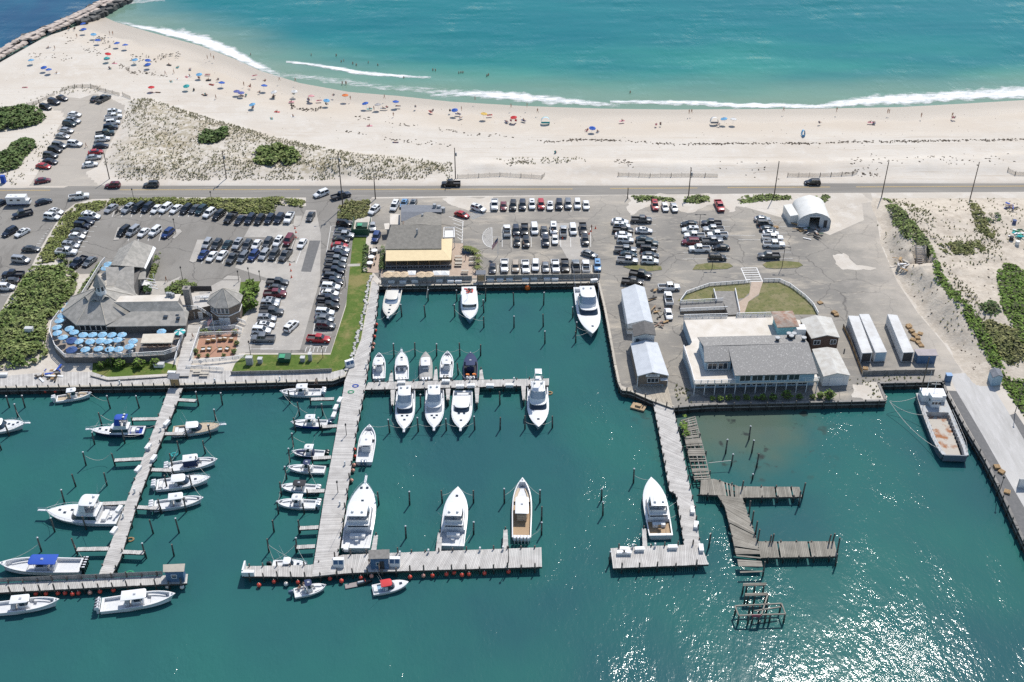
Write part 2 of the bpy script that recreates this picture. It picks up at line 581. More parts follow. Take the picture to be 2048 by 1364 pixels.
def build_water():
 xs = [-4000,-1200,-500] + [-270 + 6 * i for i in range(91)] + [500,1200,4000]
 ys = [-1500,-200,60,100,200,300,330] + [340 + 4 * i for i in range(40)] + [560,800,1500,3000,6000]
 mb = MB()
 vs = [(x, y, WZ) for y in ys for x in xs]
 n = len(xs)
 mb.add(vs, [(j * n + i, j * n + i + 1,(j + 1) * n + i + 1,(j + 1) * n + i) for j in range(len(ys) - 1) for i in range(n - 1)])
 me = mb.mesh('water', ['water'])
 sh = me.attributes.new('shore', 'FLOAT', 'POINT')
 sh.data.foreach_set('value', [max(0., min(300., shore_d(v[0], v[1]))) if v[1] > 330 else 300. for v in vs])
 il = me.attributes.new('inlet', 'FLOAT', 'POINT')
 il.data.foreach_set('value', [(1. if jetty_side(v[0], v[1]) < 0 and v[0] < 0 else 0.) if v[1] > 330 else 0. for v in vs])
 obj('water', me, kind='structure', label='teal harbour and ocean water with sun glitter')
build_water()
# ------------------------------------------------------------------ land sheet with the marina cut out
COAST = [(-400,784),(-60,776),(340,770),(665,761),(690,752),            # left bulkhead
         (704,722),(722,680),(738,600),(745,560),(759,572),(1198,565),  # under the boardwalk, basin head
         (1210,615),(1222,679),(1231,730),(1238.5,766),(1245,780),(1262,782),(1303,800),(1345,815),
         (1389,811),(1417,809),(1550,806),(1771,801),(1756,766),(1887,763),(1893,783),(1933,857),(1969,916),
         (1996,968),(2034,1052),(2090,1170),(2260,1560),(2700,1560),(2700,500)]
road_n = [(-500,376),(0,371),(400,369),(750,369),(1200,368),(1400,366.5),(2048,364),(2700,361)]
road_s = [(-500,402),(0,397),(400,394.5),(700,395),(900,392),(1200,389.6),(1600,386),(2048,383.5),(2700,380)]
land_px = COAST + road_n[::-1] + [(-900,380),(-900,784)]
mb = MB()
mb.prism([(p.x, p.y) for p in PP(land_px)],-6., 0., bottom=False)
mb.build('ground', ['sand'], kind='structure', label='pale sandy ground around the marina lots')
def sheet(name, pts, m, z, label=None, kind='structure'):
 mb = MB()
 q = [(p.x, p.y) for p in PP(pts, z)]
 if 'sand' in name or 'mud' in name:          # blown sand ends in an uneven line
  out = []
  for a, b in zip(q, q[1:] + q[:1]):
   n = max(1, int(math.hypot(b[0] - a[0], b[1] - a[1]) / .9))
   for k in range(n):
    x, y = a[0] + (b[0] - a[0]) * k / n, a[1] + (b[1] - a[1]) * k / n
    out.append((x + 1.5 * nz(x, y, .16,51) + .9 * nz(x, y, .5,52), y + 1.6 * nz(x, y, .15,53) + .9 * nz(x, y, .55,54)))
  q = out
 mb.sheet(q, z)
 return mb.build(name, [m], kind=kind, label=label)
beach_lot = [(60,372),(76,339),(91,302),(106,279),(117,254),(127,241),(122,224),(79,214),(98,203),(120,190),(160,197),(192,186),(222,197),(252,211),(248,241),(229,277),(207,316),(195,333),(172,345),(200,372)]
sheet('car_park', [(-400,388),(0,384),(58,368),(76,371),(230,368),(330,371),(330,396),(185,398),(150,407),(125,426),(108,452),(93,476),(78,502),(60,538),(38,560),(18,592),(0,625),(-300,640)], 'asphalt', .010, 'grey asphalt car park at the road junction')
LOT = [(160,440),(205,410),(425,412),(612,412),(612,392),(745,393),(708,445),(705,540),(691,610),(661,706),(490,706),(527,560),(480,570),(300,600),(262,545),(160,548),(104,514),(150,455)]
sheet('car_park', LOT, 'asphalt', .008, 'grey asphalt car park of the waterside restaurant')
sheet('car_park', [(742,397),(1252,390),(1275,414),(1470,408),(1580,440),(1660,470),(1728,440),(1722,386),(1742,386),(1752,430),(1762,490),(1795,565),(1835,625),(1890,690),(1925,744),(1884,764),(1726,764),(1726,803),(1560,806),(1350,812),(1240,770),(1199,560),(760,560),(747,545)], 'old_asphalt', .006, 'worn asphalt car park between marina and sand bank')
sheet('road', road_n + road_s[::-1], 'road_asphalt', .014, 'two lane beach road with yellow centre line')
sheet('beach_road', beach_lot, 'old_asphalt', .018, 'sandy asphalt turnaround of the beach parking area')
sheet('pavement_patch', [(619,481),(641,481),(622,544),(602,543)], 'patch_asphalt', .012, 'dark rectangular asphalt repair patch')
sheet('concrete_pad', [(500,452),(600,447),(612,420),(632,420),(642,470),(640,560),(600,700),(520,700),(545,560),(470,535),(480,520),(590,525),(598,475),(488,474)], 'pale_concrete', .011, 'pale worn concrete apron of the restaurant car park')
sheet('concrete_apron', [(1103,446),(1168,446),(1178,492),(1180,519),(1136,519),(1120,490),(1112,489)], 'pale_concrete', .011, 'pale concrete bay in the middle car park')
sheet('sand_drift', [(1663,510),(1690,504),(1720,530),(1752,534),(1740,540),(1690,540),(1668,528)], 'sand', .016, 'sand spilled on the right car park')
sheet('sand_verge', [(1255,391),(1480,388),(1700,386),(1725,387),(1742,400),(1700,416),(1660,425),(1580,420),(1470,412),(1455,424),(1440,404),(1375,425),(1300,412),(1262,430)], 'sand', .017, 'sandy verge along the beach road')
sheet('sand_verge', [(890,394),(985,392),(985,424),(955,428),(930,420),(905,410)], 'sand', .017, 'sandy forecourt beside the yellow awning restaurant')
sheet('lawn', [(706,473),(733,473),(726,543),(745,545),(738,590),(722,678),(706,718),(692,744),(462,746),(470,727),(490,709),(661,709),(692,612)], 'lawn', .020, 'mown lawn beside the long boardwalk')
sheet('lawn', [(184,745),(186,722),(300,718),(352,730),(354,746),(215,754),(184,750)], 'lawn', .020, 'small lawn below the umbrella terrace')
sheet('lawn', [(478,564),(525,562),(512,600),(480,640),(470,600)], 'lawn', .020, 'green lawn beside the round shingled tower')
sheet('path', [(696,528),(721,527),(720,532),(695,533)], 'pale_concrete', .026, 'short concrete path across the lawn')
sheet('lawn', [(1355,602),(1372,586),(1420,572),(1500,566),(1500,584),(1488,596),(1456,600),(1440,606)], 'dry_lawn', .02, 'patchy dry lawn left of the curved path')
sheet('lawn', [(1524,565),(1560,565),(1600,583),(1634,620),(1636,629),(1480,629),(1496,604),(1518,590)], 'dry_lawn', .02, 'patchy dry lawn right of the curved path')
sheet('path', [(1503,563),(1526,563),(1518,588),(1497,603),(1489,626),(1472,626),(1477,604),(1498,590)], 'pink_paving', .024, 'curved paved path to the blue club house')
sheet('patio', [(402,662),(477,658),(470,712),(388,716)], 'brick_paving', .02, 'red brick patio with seats and a flagpole')
sheet('patio', [(738,510),(762,508),(762,545),(733,546)], 'pink_paving', .02, 'paved strip with white tables left of the awning')
sheet('patio', [(905,486),(926,487),(928,506),(960,510),(955,556),(762,560),(762,540),(903,540)], 'pink_paving', .02, 'paved terrace with picnic tables right of the awning')
sheet('walkway', [(521,562),(534,561),(515,650),(500,704),(478,706),(474,720),(466,720),(488,655)], 'pale_concrete', .024, 'pale boardwalk strip beside the lower parking row')
sheet('walkway', [(398,585),(440,562),(456,556),(482,556),(478,590),(405,600)], 'pale_concrete', .022, 'pale concrete forecourt behind the round tower')
sheet('walkway', [(310,562),(338,563),(362,552),(338,586),(300,592)], 'pale_concrete', .022, 'pale concrete path to the restaurant entrance')
for i, isl in enumerate(([(227,481),(236,455),(244,455),(238,480)],[(345,477),(352,459),(360,459),(364,464),(349,478)],
                         [(379,523),(395,480),(410,480),(392,524),(386,526)],[(577,522),(592,480),(601,480),(590,522),(584,525)],
                         [(586,452),(590,432),(605,432),(600,450),(594,454)],[(445,560),(455,552),(480,553),(478,560)])):
 mb = MB()
 mb.prism([(p.x, p.y) for p in PP(isl)],-.05,.13)
 mb.build('traffic_island', ['pale_concrete'], label='pale kerbed island ' + ('left of the four parked cars', 'right of the blue hatchback', 'at the left end of the double row', 'at the right end of the double row', 'beside the entrance driveway', 'behind the round tower')[i] + ' in the restaurant car park', cat='traffic island', group='kerbed islands')
for i, isl in enumerate(([(1385,540),(1392,530),(1420,526),(1458,527),(1466,533),(1455,538),(1415,540)],[(1525,530),(1532,525),(1565,522),(1598,525),(1606,531),(1595,536),(1550,538),(1532,536)],[(1246,534),(1262,530),(1300,530),(1322,533),(1324,540),(1300,543),(1265,540)])):
 mb = MB()
 mb.prism([(p.x, p.y) for p in PP(isl)],-.05,.12,1, mtop=0)
 mb.build('traffic_island', ['dry_lawn', 'pale_concrete'], label='oval grass island ' + ('left of the painted crosswalk', 'under the double lamp right of the crosswalk', 'beside the dark pickup at the shed')[i], cat='traffic island', group='oval grass islands')
sheet('pier_road', [(1897,748),(1968,744),(2020,830),(2060,900),(2200,1150),(2200,1250),(2048,1014),(2002,935),(1963,866),(1913,782)], 'ramp_concrete', .012, 'pale concrete driveway down the right pier')
sheet('pier_strip', [(1896,781),(1913,782),(1963,866),(2002,935),(2048,1014),(2200,1250),(2200,1420),(2100,1188),(2036,1052),(1998,966),(1971,914),(1936,855)], 'patch_asphalt', .010, 'dark asphalt strip along the right quay edge')
sheet('pier_strip', [(2020,830),(2032,826),(2200,1080),(2200,1150),(2060,900)], 'patch_asphalt', .010, 'dark asphalt strip right of the concrete driveway')
sheet('mud_stain', [(1700,765),(1755,765),(1771,799),(1735,801),(1700,790)], 'sand', .015, 'sandy strip behind the corner quay')
# ------------------------------------------------------------------ painted markings
def line_px(mb, a, b, w, z, mi=0):
 a, b = P(*a, z), P(*b, z)
 d = (b - a).normalized()
 n = Vector((-d.y, d.x, 0)) * w / 2
 mb.quad(a - n, b - n, b + n, a + n, mi)
mk = MB()
ry = [(-60,381),(400,378.7),(620,378.9)]
for off in (-.75,.75):
 for a, b in (((-60,381),(100,380.5)),((240,379.5),(600,378.8)),((700,378.8),(1145,377.8)),((1220,377),(1395,375.8)),((1455,375),(1660,373.9)),((1712,373.7),(2100,371.8))):
  pa, pb = P(a[0], a[1],.03), P(b[0], b[1],.03)
  mk.add([pa + Vector((0, off * .22 - .07,0)), pb + Vector((0, off * .22 - .07,0)), pb + Vector((0, off * .22 + .07,0)), pa + Vector((0, off * .22 + .07,0))],[(0,1,2,3)],1)
def stalls(xs, y0, y1, slope=0., w=.12):
 for i, x in enumerate(xs):
  line_px(mk, (x, y0),(x + slope, y1), w, .03)
for x in range(226,470,19):
 line_px(mk, (x + 4,418),(x - 2,434),.13,.03)
for x in range(476,596,20):
 line_px(mk, (x + 4,430),(x, 452),.13,.03)
for x in (256,276,296,318):
 line_px(mk, (x + 6,460),(x, 482),.13,.03)
for i in range(10):
 line_px(mk, (412 + 21 * i + 9,480),(412 + 21 * i - 9,527),.13,.03)
for i in range(8):
 line_px(mk, (190 - 6 * i, 442 + 10.2 * i),(200 - 6 * i, 442.5 + 10.2 * i),.13,.03)
for i in range(22):
 y = 452 + 11.3 * i
 xr = interp(y, [(440,706),(545,698),(705,658)])
 line_px(mk, (xr - 42, y),(xr - 4, y - 1),.13,.03)
line_px(mk, (662,452),(620,702),.12,.03)
for i in range(13):
 y = 573 + 10.4 * i
 xl = interp(y, [(560,530),(700,496)])
 line_px(mk, (xl + 2, y),(xl + 50, y - .5),.13,.03)
for x in range(980,1190,18):
 line_px(mk, (x, 404),(x, 424),.13,.03)
for x in (1004,1022,1041,1062,1082,1100,1121,1141,1161,1181):
 line_px(mk, (x, 455),(x + .5,494),.13,.03)
line_px(mk, (985,474),(1165,474),.12,.03)
for x in (996,1002,1022,1041,1061,1081,1101,1121,1142,1162,1183):
 line_px(mk, (x, 530),(x - .5,545),.13,.03)
cen = (985,475)
arc = [(985 - 20 * math.cos(t),475 + 20 * math.sin(t)) for t in [math.pi / 2 * (k / 8) for k in range(-8,9)]]
for a, b in zip(arc, arc[1:]):
 line_px(mk, a, b, .16,.03)
line_px(mk, (984,455),(985,495),.16,.03)
for k in range(-8,9):
 yy = 475 + k * 2.3
 hw = 20 * math.sqrt(max(0,1 - ((yy - 475) / 20) ** 2))
 line_px(mk, (985 - hw, yy - 1.2),(985, yy + 1.2),.16,.03)
line_px(mk, (898,433),(928,443),.2,.03)
line_px(mk, (926,443),(924,486),.2,.03)
for k in range(6):
 line_px(mk, (905 + 2 * k, 439 + 7 * k),(926,446 + 7.2 * k),.18,.03)
for k in range(6):
 line_px(mk, (936 + 4.5 * k, 430 - 1.5 * k),(946 + 4.5 * k, 437 - 1.5 * k),.14,.03,2)
line_px(mk, (934,431),(962,421),.14,.03,2)
line_px(mk, (945,438),(972,427),.14,.03,2)
for k in range(7):
 f = k / 6
 line_px(mk, (1483 + 12 * f, 536 + 27 * f),(1512 + 12 * f, 535.5 + 27 * f),.3,.03)
line_px(mk, (1482,536),(1495,565),.25,.03)
line_px(mk, (1513,535),(1525,563),.25,.03)
for y in (437,450,463,475,488,501,514):
 line_px(mk, (1268, y),(1312, y - .6),.1,.03)
 line_px(mk, (1366, y + 4),(1460, y + 3),.1,.03)
 line_px(mk, (1512 + (y - 437) * .2, y + 4),(1570 + (y - 437) * .2, y + 3),.1,.03)
for k in range(6):
 line_px(mk, (613 + 8 * k, 694),(610 + 8 * k, 704),.12,.03)
line_px(mk, (612,694),(656,693),.14,.03)
for k in range(9):
 line_px(mk, (70 + 4 * (8 - k),452 + 5 * k),(104 - 3.2 * k, 452 + 5 * k),.14,.03)
for k in range(4):
 line_px(mk, (2 + 4 * k, 590 - 14 * k),(42 - 2 * k, 590 - 16 * k),.14,.03)
for (x, y) in ((1450,470),(1477,479)):
 line_px(mk, (x, y),(x + 60, y + 1),.12,.03)
mk.build('painted_markings', ['line_white', 'line_yellow', 'line_blue'], kind='structure', label='painted road and parking lines')
# ------------------------------------------------------------------ beach terrain
DUNE = [(p.x, p.y) for p in PP([(262,200),(300,197),(420,236),(560,276),(700,305),(850,318),(905,332),(890,352),(700,358),(240,358),(210,330),(235,270)])]
RIDGE = [(p.x, p.y) for p in PP([(920,322),(1100,318),(1420,322),(1700,318),(2048,305),(2200,300),(2200,352),(1700,350),(1300,352),(920,350)])]
LOTW = [(p.x, p.y) for p in PP(beach_lot)]
def beach_z(x, y):
 ny = interp(x, ROADN)
 d = -shore_d(x, y)                       # inland distance from the waterline
 js = jetty_side(x, y) if x < -60 else 99
 z = 0.25 + .12 * nz(x, y, .05) + .05 * nz(x, y, .3,3)
 if d < 26:
  z = min(z, WZ + 1.9 * max(0, d) / 26 * (1.15 - .15 * max(0, d) / 26) + (.05 * nz(x, y, .2,9) if d > 6 else 0))
 if d < 0:
  z = max(-6, WZ + d * .10)
 if js < 6:
  z = z * max(0, min(1,(js + 4) / 10)) + (-5) * (1 - max(0, min(1,(js + 4) / 10)))
 if inside(x, y, LOTW):
  return .0
 if inside(x, y, DUNE):
  k = min(1, edged(x, y, DUNE) / 5)
  z += k * (1.0 + 1.1 * nz(x, y, .055,5) + .55 * nz(x, y, .16,7) + .2 * nz(x, y, .5,2))
 elif inside(x, y, RIDGE):
  k = min(1, edged(x, y, RIDGE) / 4)
  z += k * (.75 + .9 * nz(x, y, .09,15) + .3 * nz(x, y, .4,12))
 if abs(x) < 400 and y < ny + 3:
  z = min(z, 0.1 + max(0, y - ny) * .15)
 if LOTW and x < -95:
  e = edged(x, y, LOTW)
  if e < 2.5:
   z *= e / 2.5
 return z
ROADN = [(p.x, p.y) for p in PP(road_n)]
BX0, BX1, BY0, BY1, BST = -330., 330., 300., 478., 1.5
def build_beach():
 nx, ny = int((BX1 - BX0) / BST) + 1, int((BY1 - BY0) / BST) + 1
 hz = [[0.] * nx for _ in range(ny)]
 vs, fs = [],[]
 for j in range(ny):
  y = BY0 + j * BST
  for i in range(nx):
   x = BX0 + i * BST
   hz[j][i] = beach_z(x, y) if y > interp(x, ROADN) - 1.5 else -.3
   vs.append((x, y, hz[j][i]))
 for j in range(ny - 1):
  for i in range(nx - 1):
   if max(hz[j][i], hz[j][i + 1], hz[j + 1][i], hz[j + 1][i + 1]) > -4.5:
    fs.append((j * nx + i, j * nx + i + 1,(j + 1) * nx + i + 1,(j + 1) * nx + i))
 mb = MB()
 mb.add(vs, fs)
 o = mb.build('beach', ['beach_sand'], smooth=180, kind='structure', label='pale sand beach with dunes between road and surf')
 at = o.data.attributes.new('berm', 'FLOAT', 'POINT')
 at.data.foreach_set('value', [max(0., min(1., (30 - q) / 9)) * min(1., max(0., (q - 4) / 5)) * max(0., min(1., .75 + .9 * nz(v[0] * .4, v[1],.09,81))) if 0 < (q := -shore_d(v[0], v[1]) if v[2] > -2 else 0) < 32 else 0. for v in vs])
 at = o.data.attributes.new('dune', 'FLOAT', 'POINT')
 at.data.foreach_set('value', [min(1, edged(v[0], v[1], DUNE) / 4) * (.75 + .5 * nz(v[0], v[1],.06,77)) if v[2] > -1 and v[1] < 400 and inside(v[0], v[1], DUNE) else 0. for v in vs])
 return hz
HZ = build_beach()
def gz(x, y):
 i, j = (x - BX0) / BST, (y - BY0) / BST
 if i < 0 or j < 0 or i >= len(HZ[0]) - 1 or j >= len(HZ) - 1 or y < interp(x, ROADN):
  return 0.
 a, b = int(i), int(j)
 u, v = i - a, j - b
 return max(WZ - .2,(HZ[b][a] * (1 - u) + HZ[b][a + 1] * u) * (1 - v) + (HZ[b + 1][a] * (1 - u) + HZ[b + 1][a + 1] * u) * v)
def G(px, py):
 """the point of the beach or ground seen at (px, py)"""
 z = 0.
 for _ in range(5):
  p = P(px, py, z)
  z = gz(p.x, p.y)
 return P(px, py, z)
# ------------------------------------------------------------------ timber materials
mat('deck_pale', (.55,.525,.49),.85, c2=(.45,.425,.395), scale=.5, island=.14)
mat('deck_new', (.46,.40,.31),.85, c2=(.40,.35,.28), scale=.7, island=.16)
mat('deck_old', (.31,.285,.24),.9, c2=(.22,.20,.165), scale=.4, island=.22)
mat('timber_dark', (.075,.065,.055),.9, c2=(.045,.04,.035), scale=2, island=.25)
mat('timber_grey', (.26,.245,.225),.9, c2=(.19,.18,.165), scale=1.5, island=.15)
mat('piling_wood', (.17,.15,.13),.9, c2=(.09,.08,.07), scale=3)
mat('piling_wet', (.035,.036,.032),.8)
mat('cap_white', (.74,.74,.73),.5)
mat('cap_timber', (.50,.45,.37),.85, c2=(.42,.38,.32), scale=1, island=.1)
mat('fence_grey', (.30,.295,.285),.9, c2=(.25,.245,.235), scale=1.2, island=.12)
mat('white_paint', (.76,.76,.75),.5)
mat('plastic_white', (.75,.75,.74),.4, c2=(.66,.66,.64), scale=3)
mat('rope', (.50,.49,.44),.9)
LM = {
 'the white walkaround tied to the left quay': (146,787), 'the sportfisher with blue canvas flybridge': (233,859), 'the tan decked express boat': (392,850),
 'the boat with navy hardtop curtains': (380,922), 'the cabin boat below the navy curtained boat': (366,957), 'the white console boat with four life ring marks': (353,997),
 'the large white sportfisher with bow pulpit': (165,1022), 'the blue topped boat with five engines': (90,1128), 'the white boat with four white outboards': (270,1197),
 'the white console boat leaving the frame': (55,1206), 'the console boat under the lawn quay': (605,779), 'the bright blue hulled console boat': (622,842), 'the navy hulled console boat': (620,901),
 'the boat with navy bimini': (613,932), 'the pale blue boat with black bimini': (600,971), 'the console boat above the empty fingers': (593,1001), 'the small cuddy on the outer dock': (575,1123),
 'the skiff with blue bimini': (618,1173), 'the red topped runabout': (780,1166), 'the tall white yacht at the head dock': (1177,620), 'the blue hulled workboat': (938,612),
 'the cream topped cruiser': (783,605), 'the yacht with bow pulpit at the boardwalk': (718,1035), 'the sportfisher in the middle of the outer dock': (910,1040), 'the teak decked console yacht': (1044,1022),
 'the white yacht at the short outer dock': (1311,1020), 'the grey tarped boat': (851,731), 'the navy covered boat': (941,730), 'the tall tower yacht on the middle pier': (1076,812),
 'the rusty landing craft': (1888,860), 'the floating tan raft': (1277,812), 'the end of the middle pier': (1098,765), 'the big orange fender': (1055,578), 'the roofed dock gate': (962,570), 'the basin head corner': (1190,572), 'the ice cabinet by the lawn': (702,735), 'the first bare frame': (1508,1170), 'the broken grey pier': (1480,1000), 'the shed with white metal roof': (1290,700),
 'the left dock hut': (350,1145), 'the fuel hut on the outer dock': (758,1120), 'the club house quay': (1560,805),
}
USED = set()
def rel(prefix, px, py, lms=None, maxw=16):
 lms = lms or LM
 ds = sorted(lms.items(), key=lambda kv: math.hypot(kv[1][0] - px, 1.4 * (kv[1][1] - py)))
 a, b, c = ds[0], ds[1], ds[2]
 dx, dy = px - a[1][0],1.4 * (py - a[1][1])
 side = ('right of' if dx > 0 else 'left of') if abs(dx) > abs(dy) else ('in front of' if dy > 0 else 'behind')
 cands = ['%s %s %s' % (prefix, side, a[0])] + ['%s between %s and %s' % (prefix, x[0], y[0]) for x, y in ((a, b),(a, c),(b, c),(a, ds[3]),(b, ds[3]),(c, ds[3]),(a, ds[4]))]
 dx, dy = px - b[1][0],1.4 * (py - b[1][1])
 side2 = ('right of' if dx > 0 else 'left of') if abs(dx) > abs(dy) else ('in front of' if dy > 0 else 'behind')
 cands += ['%s %s %s' % (prefix, side2, b[0])]
 for k in range(1,14):
  cands.append('%s %s %s, %s one out' % (prefix, side, a[0], ordinal(k)))
  cands.append('%s %s %s, %s one out' % (prefix, side2, b[0], ordinal(k)))
 for s in cands:
  if s not in USED and len(s.split()) <= maxw:
   USED.add(s)
   return s
 s = prefix
 USED.add(s)
 return s
def piling_mesh(mb, base, top, r=.17, lean=(0,0), mi=0, wet=1, n=8):
 b = Vector((base[0], base[1], WZ - 2.5))
 m = Vector((base[0] + lean[0] * .45, base[1] + lean[1] * .45, min(WZ + 1.1, top - .1)))
 t = Vector((base[0] + lean[0], base[1] + lean[1], top))
 mb.tube(b, m, r * 1.12, n, r * 1.05, wet, False)
 mb.tube(m, t, r * 1.04, n, r * .92, mi, True)
def planks(mb, L, Rr, z, w=.32, gap=.03, th=.07, mi=0, skip=0., rng=None, wob=0.):
 """boards laid across between two edge lines of points"""
 rng = rng or R
 for (a0, a1),(b0, b1) in zip(zip(L, L[1:]), zip(Rr, Rr[1:])):
  n = max(1, int(((a1 - a0).length + (b1 - b0).length) / 2 / w))
  for k in range(n):
   if skip and rng.random() < skip:
    continue
   g = gap / w / n / 2
   f0, f1 = k / n + g, (k + 1) / n - g
   e0, e1 = (rng.uniform(-.025,.025), rng.uniform(-.025,.025))
   p, q, r_, s = a0.lerp(a1, f0), b0.lerp(b1, f0), b0.lerp(b1, f1), a0.lerp(a1, f1)
   u = (q - p).normalized()
   dz = rng.uniform(-.012,.012) + (rng.uniform(-wob, wob) if wob else 0)
   pts = [p - u * (.06 + e0), q + u * (.06 + e1), r_ + u * (.06 + e1), s - u * (.06 + e0)]
   lo = [(v.x, v.y, z - th + dz) for v in pts]
   hi = [(v.x, v.y, z + dz) for v in pts]
   if (pts[1] - pts[0]).to_2d().cross((pts[2] - pts[0]).to_2d()) < 0:
    lo, hi = lo[::-1], hi[::-1]
   mb.add(lo + hi, [(4,5,6,7),(0,1,5,4),(1,2,6,5),(2,3,7,6),(3,0,4,7)], mi)
def along(pts, step, first=.5):
 out = []
 for a, b in zip(pts, pts[1:]):
  L = (b - a).length
  n = max(1, round(L / step))
  for k in range(n):
   out.append((a.lerp(b, (k + first) / n),(b - a).normalized()))
 return out
def dock(name, label, Lpx, Rpx, z, m='deck_pale', w=.32, pile_step=3.4, pile_top=(.5,1.1), skip=0., extra=(), group=None, sides='LR', wob=0., beam=True):
 """a timber pier: boards, stringers and its own piles"""
 Lp, Rp = PP(Lpx, z), PP(Rpx, z)
 t = thing(name, label, 'dock', (Lp[0].x, Lp[0].y, 0), group=group)
 off = Vector((Lp[0].x, Lp[0].y, 0))
 Lq, Rq = [p - off for p in Lp],[p - off for p in Rp]
 mb = MB()
 planks(mb, Lq, Rq, z, w, skip=skip, wob=wob)
 for e0, e1 in extra:
  planks(mb, [p - off for p in PP(e0, z)],[p - off for p in PP(e1, z)], z, w, skip=skip)
 mb.build('deck_boards', [m], t, kind='stuff')
 if beam:
  mb = MB()
  lines = [Lq, Rq] + [[p - off for p in PP(e, z)] for ex in extra for e in ex]
  lines += [[a.lerp(b, .5) for a, b in zip(Lq, Rq)]]
  for ln in lines:
   for a, b in zip(ln, ln[1:]):
    d = (b - a)
    c = (a + b) / 2
    mb.box((c.x, c.y, z - .26),(d.length, .16,.34), math.atan2(d.y, d.x))
  mb.build('stringer', ['timber_dark'], t, kind='stuff')
 pl = []
 if 'L' in sides:
  pl += along(Lq, pile_step)
 if 'R' in sides:
  pl += along(Rq, pile_step)
 for e0, e1 in extra:
  pl += along([p - off for p in PP(e1, z)], pile_step)
  pl += along([p - off for p in PP(e0, z)], pile_step)
 cen = sum((a for a in Lq + Rq), Vector()) / len(Lq + Rq)
 for p, d in pl:
  n = Vector((-d.y, d.x, 0))
  mb = MB()
  piling_mesh(mb, (0,0), z + R.uniform(*pile_top),.15,(R.uniform(-.05,.05), R.uniform(-.05,.05)))
  mb.build('piling', ['piling_wood', 'piling_wet'], t, loc=(p.x, p.y, 0), smooth=40)
 return t, off
def finger(t, off, a, b, z, w=.85, taper=1., m='deck_pale', pile=True):
 A, B = P(*a, z) - off, P(*b, z) - off
 d = (B - A).normalized()
 n = Vector((-d.y, d.x, 0))
 mb = MB()
 planks(mb, [A - n * w / 2, B - n * w / 2 * taper],[A + n * w / 2, B + n * w / 2 * taper], z, .35)
 for s in (-1,1):
  p, q = A + n * s * (w / 2 - .06), B + n * s * (w / 2 * taper - .06)
  c = (p + q) / 2
  mb.box((c.x, c.y, z - .24),((q - p).length, .1,.3), math.atan2((q - p).y, (q - p).x),1)
 mb.build('finger_pier', [m, 'timber_dark'], t, kind='stuff')
 if pile:
  mb = MB()
  piling_mesh(mb, (0,0), z + .5,.15)
  mb.build('piling', ['piling_wood', 'piling_wet'], t, loc=(B.x + d.x * .2, B.y + d.y * .2,0), smooth=40)
DZ = -.25
bw_t, bw_o = dock('boardwalk', 'long pale timber boardwalk from the awning restaurant to the outer dock',
                  [(740,546),(724,640),(706,720),(690,762),(674,860),(648,1000),(624,1153)],
                  [(760,545),(753,629),(741,700),(730,775),(713,860),(692,1000),(670,1148)],-.05, pile_step=4.0, pile_top=(.5,1.3), sides='R')
for a, b in (((668,797),(622,798)),((676,851),(645,853)),((662,914),(626,916)),((649,981),(616,982)),((637,1054),(599,1056)),((630,1092),(593,1094))):
 finger(bw_t, bw_o, a, b, DZ)
mp_t, mp_o = dock('middle_pier', 'pale timber pier crossing the middle basin between two rows of boats', [(736,765),(1098,757)],[(730,779),(1098,770)], DZ, pile_step=3.0, pile_top=(.1,.6))
for a, b in (((782,763),(783,745)),((871,761),(872,738)),((963,759),(962,739)),((786,779),(785,811)),((896,777),(896,800)),((954,775),(954,806)),((1047,771),(1048,800))):
 finger(mp_t, mp_o, a, b, DZ, 1.0,.45)
od_t, od_o = dock('outer_dock', 'long T shaped outer dock with fuel hut and red fenders', [(485,1133),(622,1130),(685,1110),(782,1106),(1083,1095)],[(485,1152),(624,1153),(690,1146),(750,1143),(1084,1133)], DZ, pile_step=2.7, pile_top=(.4,1.4))
for a, b in (((746,1108),(752,1070)),((877,1102),(880,1065)),((1011,1097),(1011,1059))):
 finger(od_t, od_o, a, b, DZ, .95,.7)
rd_t, rd_o = dock('outer_dock', 'short L shaped outer dock with white boxes and two grey tables', [(1306,803),(1319,868),(1335,958),(1340,982),(1352,988),(1369,1091)],[(1346,815),(1363,891),(1378,968),(1382,985),(1388,1010),(1400,1089)], DZ, pile_step=3.0, pile_top=(.3,1.3),
                  extra=[([(1221,1097),(1289,1093),(1369,1090),(1402,1088)],[(1226,1136),(1296,1133),(1370,1130),(1417,1128)])])
finger(rd_t, rd_o, (1290,1094),(1288,1057), DZ, .8,.8)
ld_t, ld_o = dock('pier', 'narrow weathered pier of the left marina with side fingers', [(338,776),(322,820),(285,918),(253,1003),(212,1113),(198,1150)],[(365,776),(345,826),(315,897),(275,1002),(240,1118),(222,1152)], DZ, 'deck_pale', w=.42, pile_step=4.4, pile_top=(.1,.7))
for a, b in (((356,799),(393,801)),((318,837),(265,838)),((330,867),(371,867)),((286,917),(229,920)),((303,939),(343,940)),((254,1005),(204,1007)),((275,1014),(319,1016)),((217,1097),(154,1098)),((240,1103),(288,1105))):
 finger(ld_t, ld_o, a, b, DZ)
lo_t, lo_o = dock('outer_dock', 'left outer dock with blue hut and a long row of red fenders', [(-60,1172),(2,1167),(178,1158),(329,1151),(376,1148)],[(-60,1188),(6,1184),(182,1175),(325,1168),(374,1166)], DZ, pile_step=2.6, pile_top=(.5,1.5))
mb = MB()
for k, (p, d) in enumerate(along([q - lo_o for q in PP([(-10,1165),(178,1157),(326,1150)], DZ)],.35)):
 if 0 <= k:
  mb.box((p.x, p.y, DZ + .55),(.32,.04,1.0), math.atan2(d.y, d.x))
mb.build('fence_panel', ['fence_grey'], lo_t, kind='stuff')
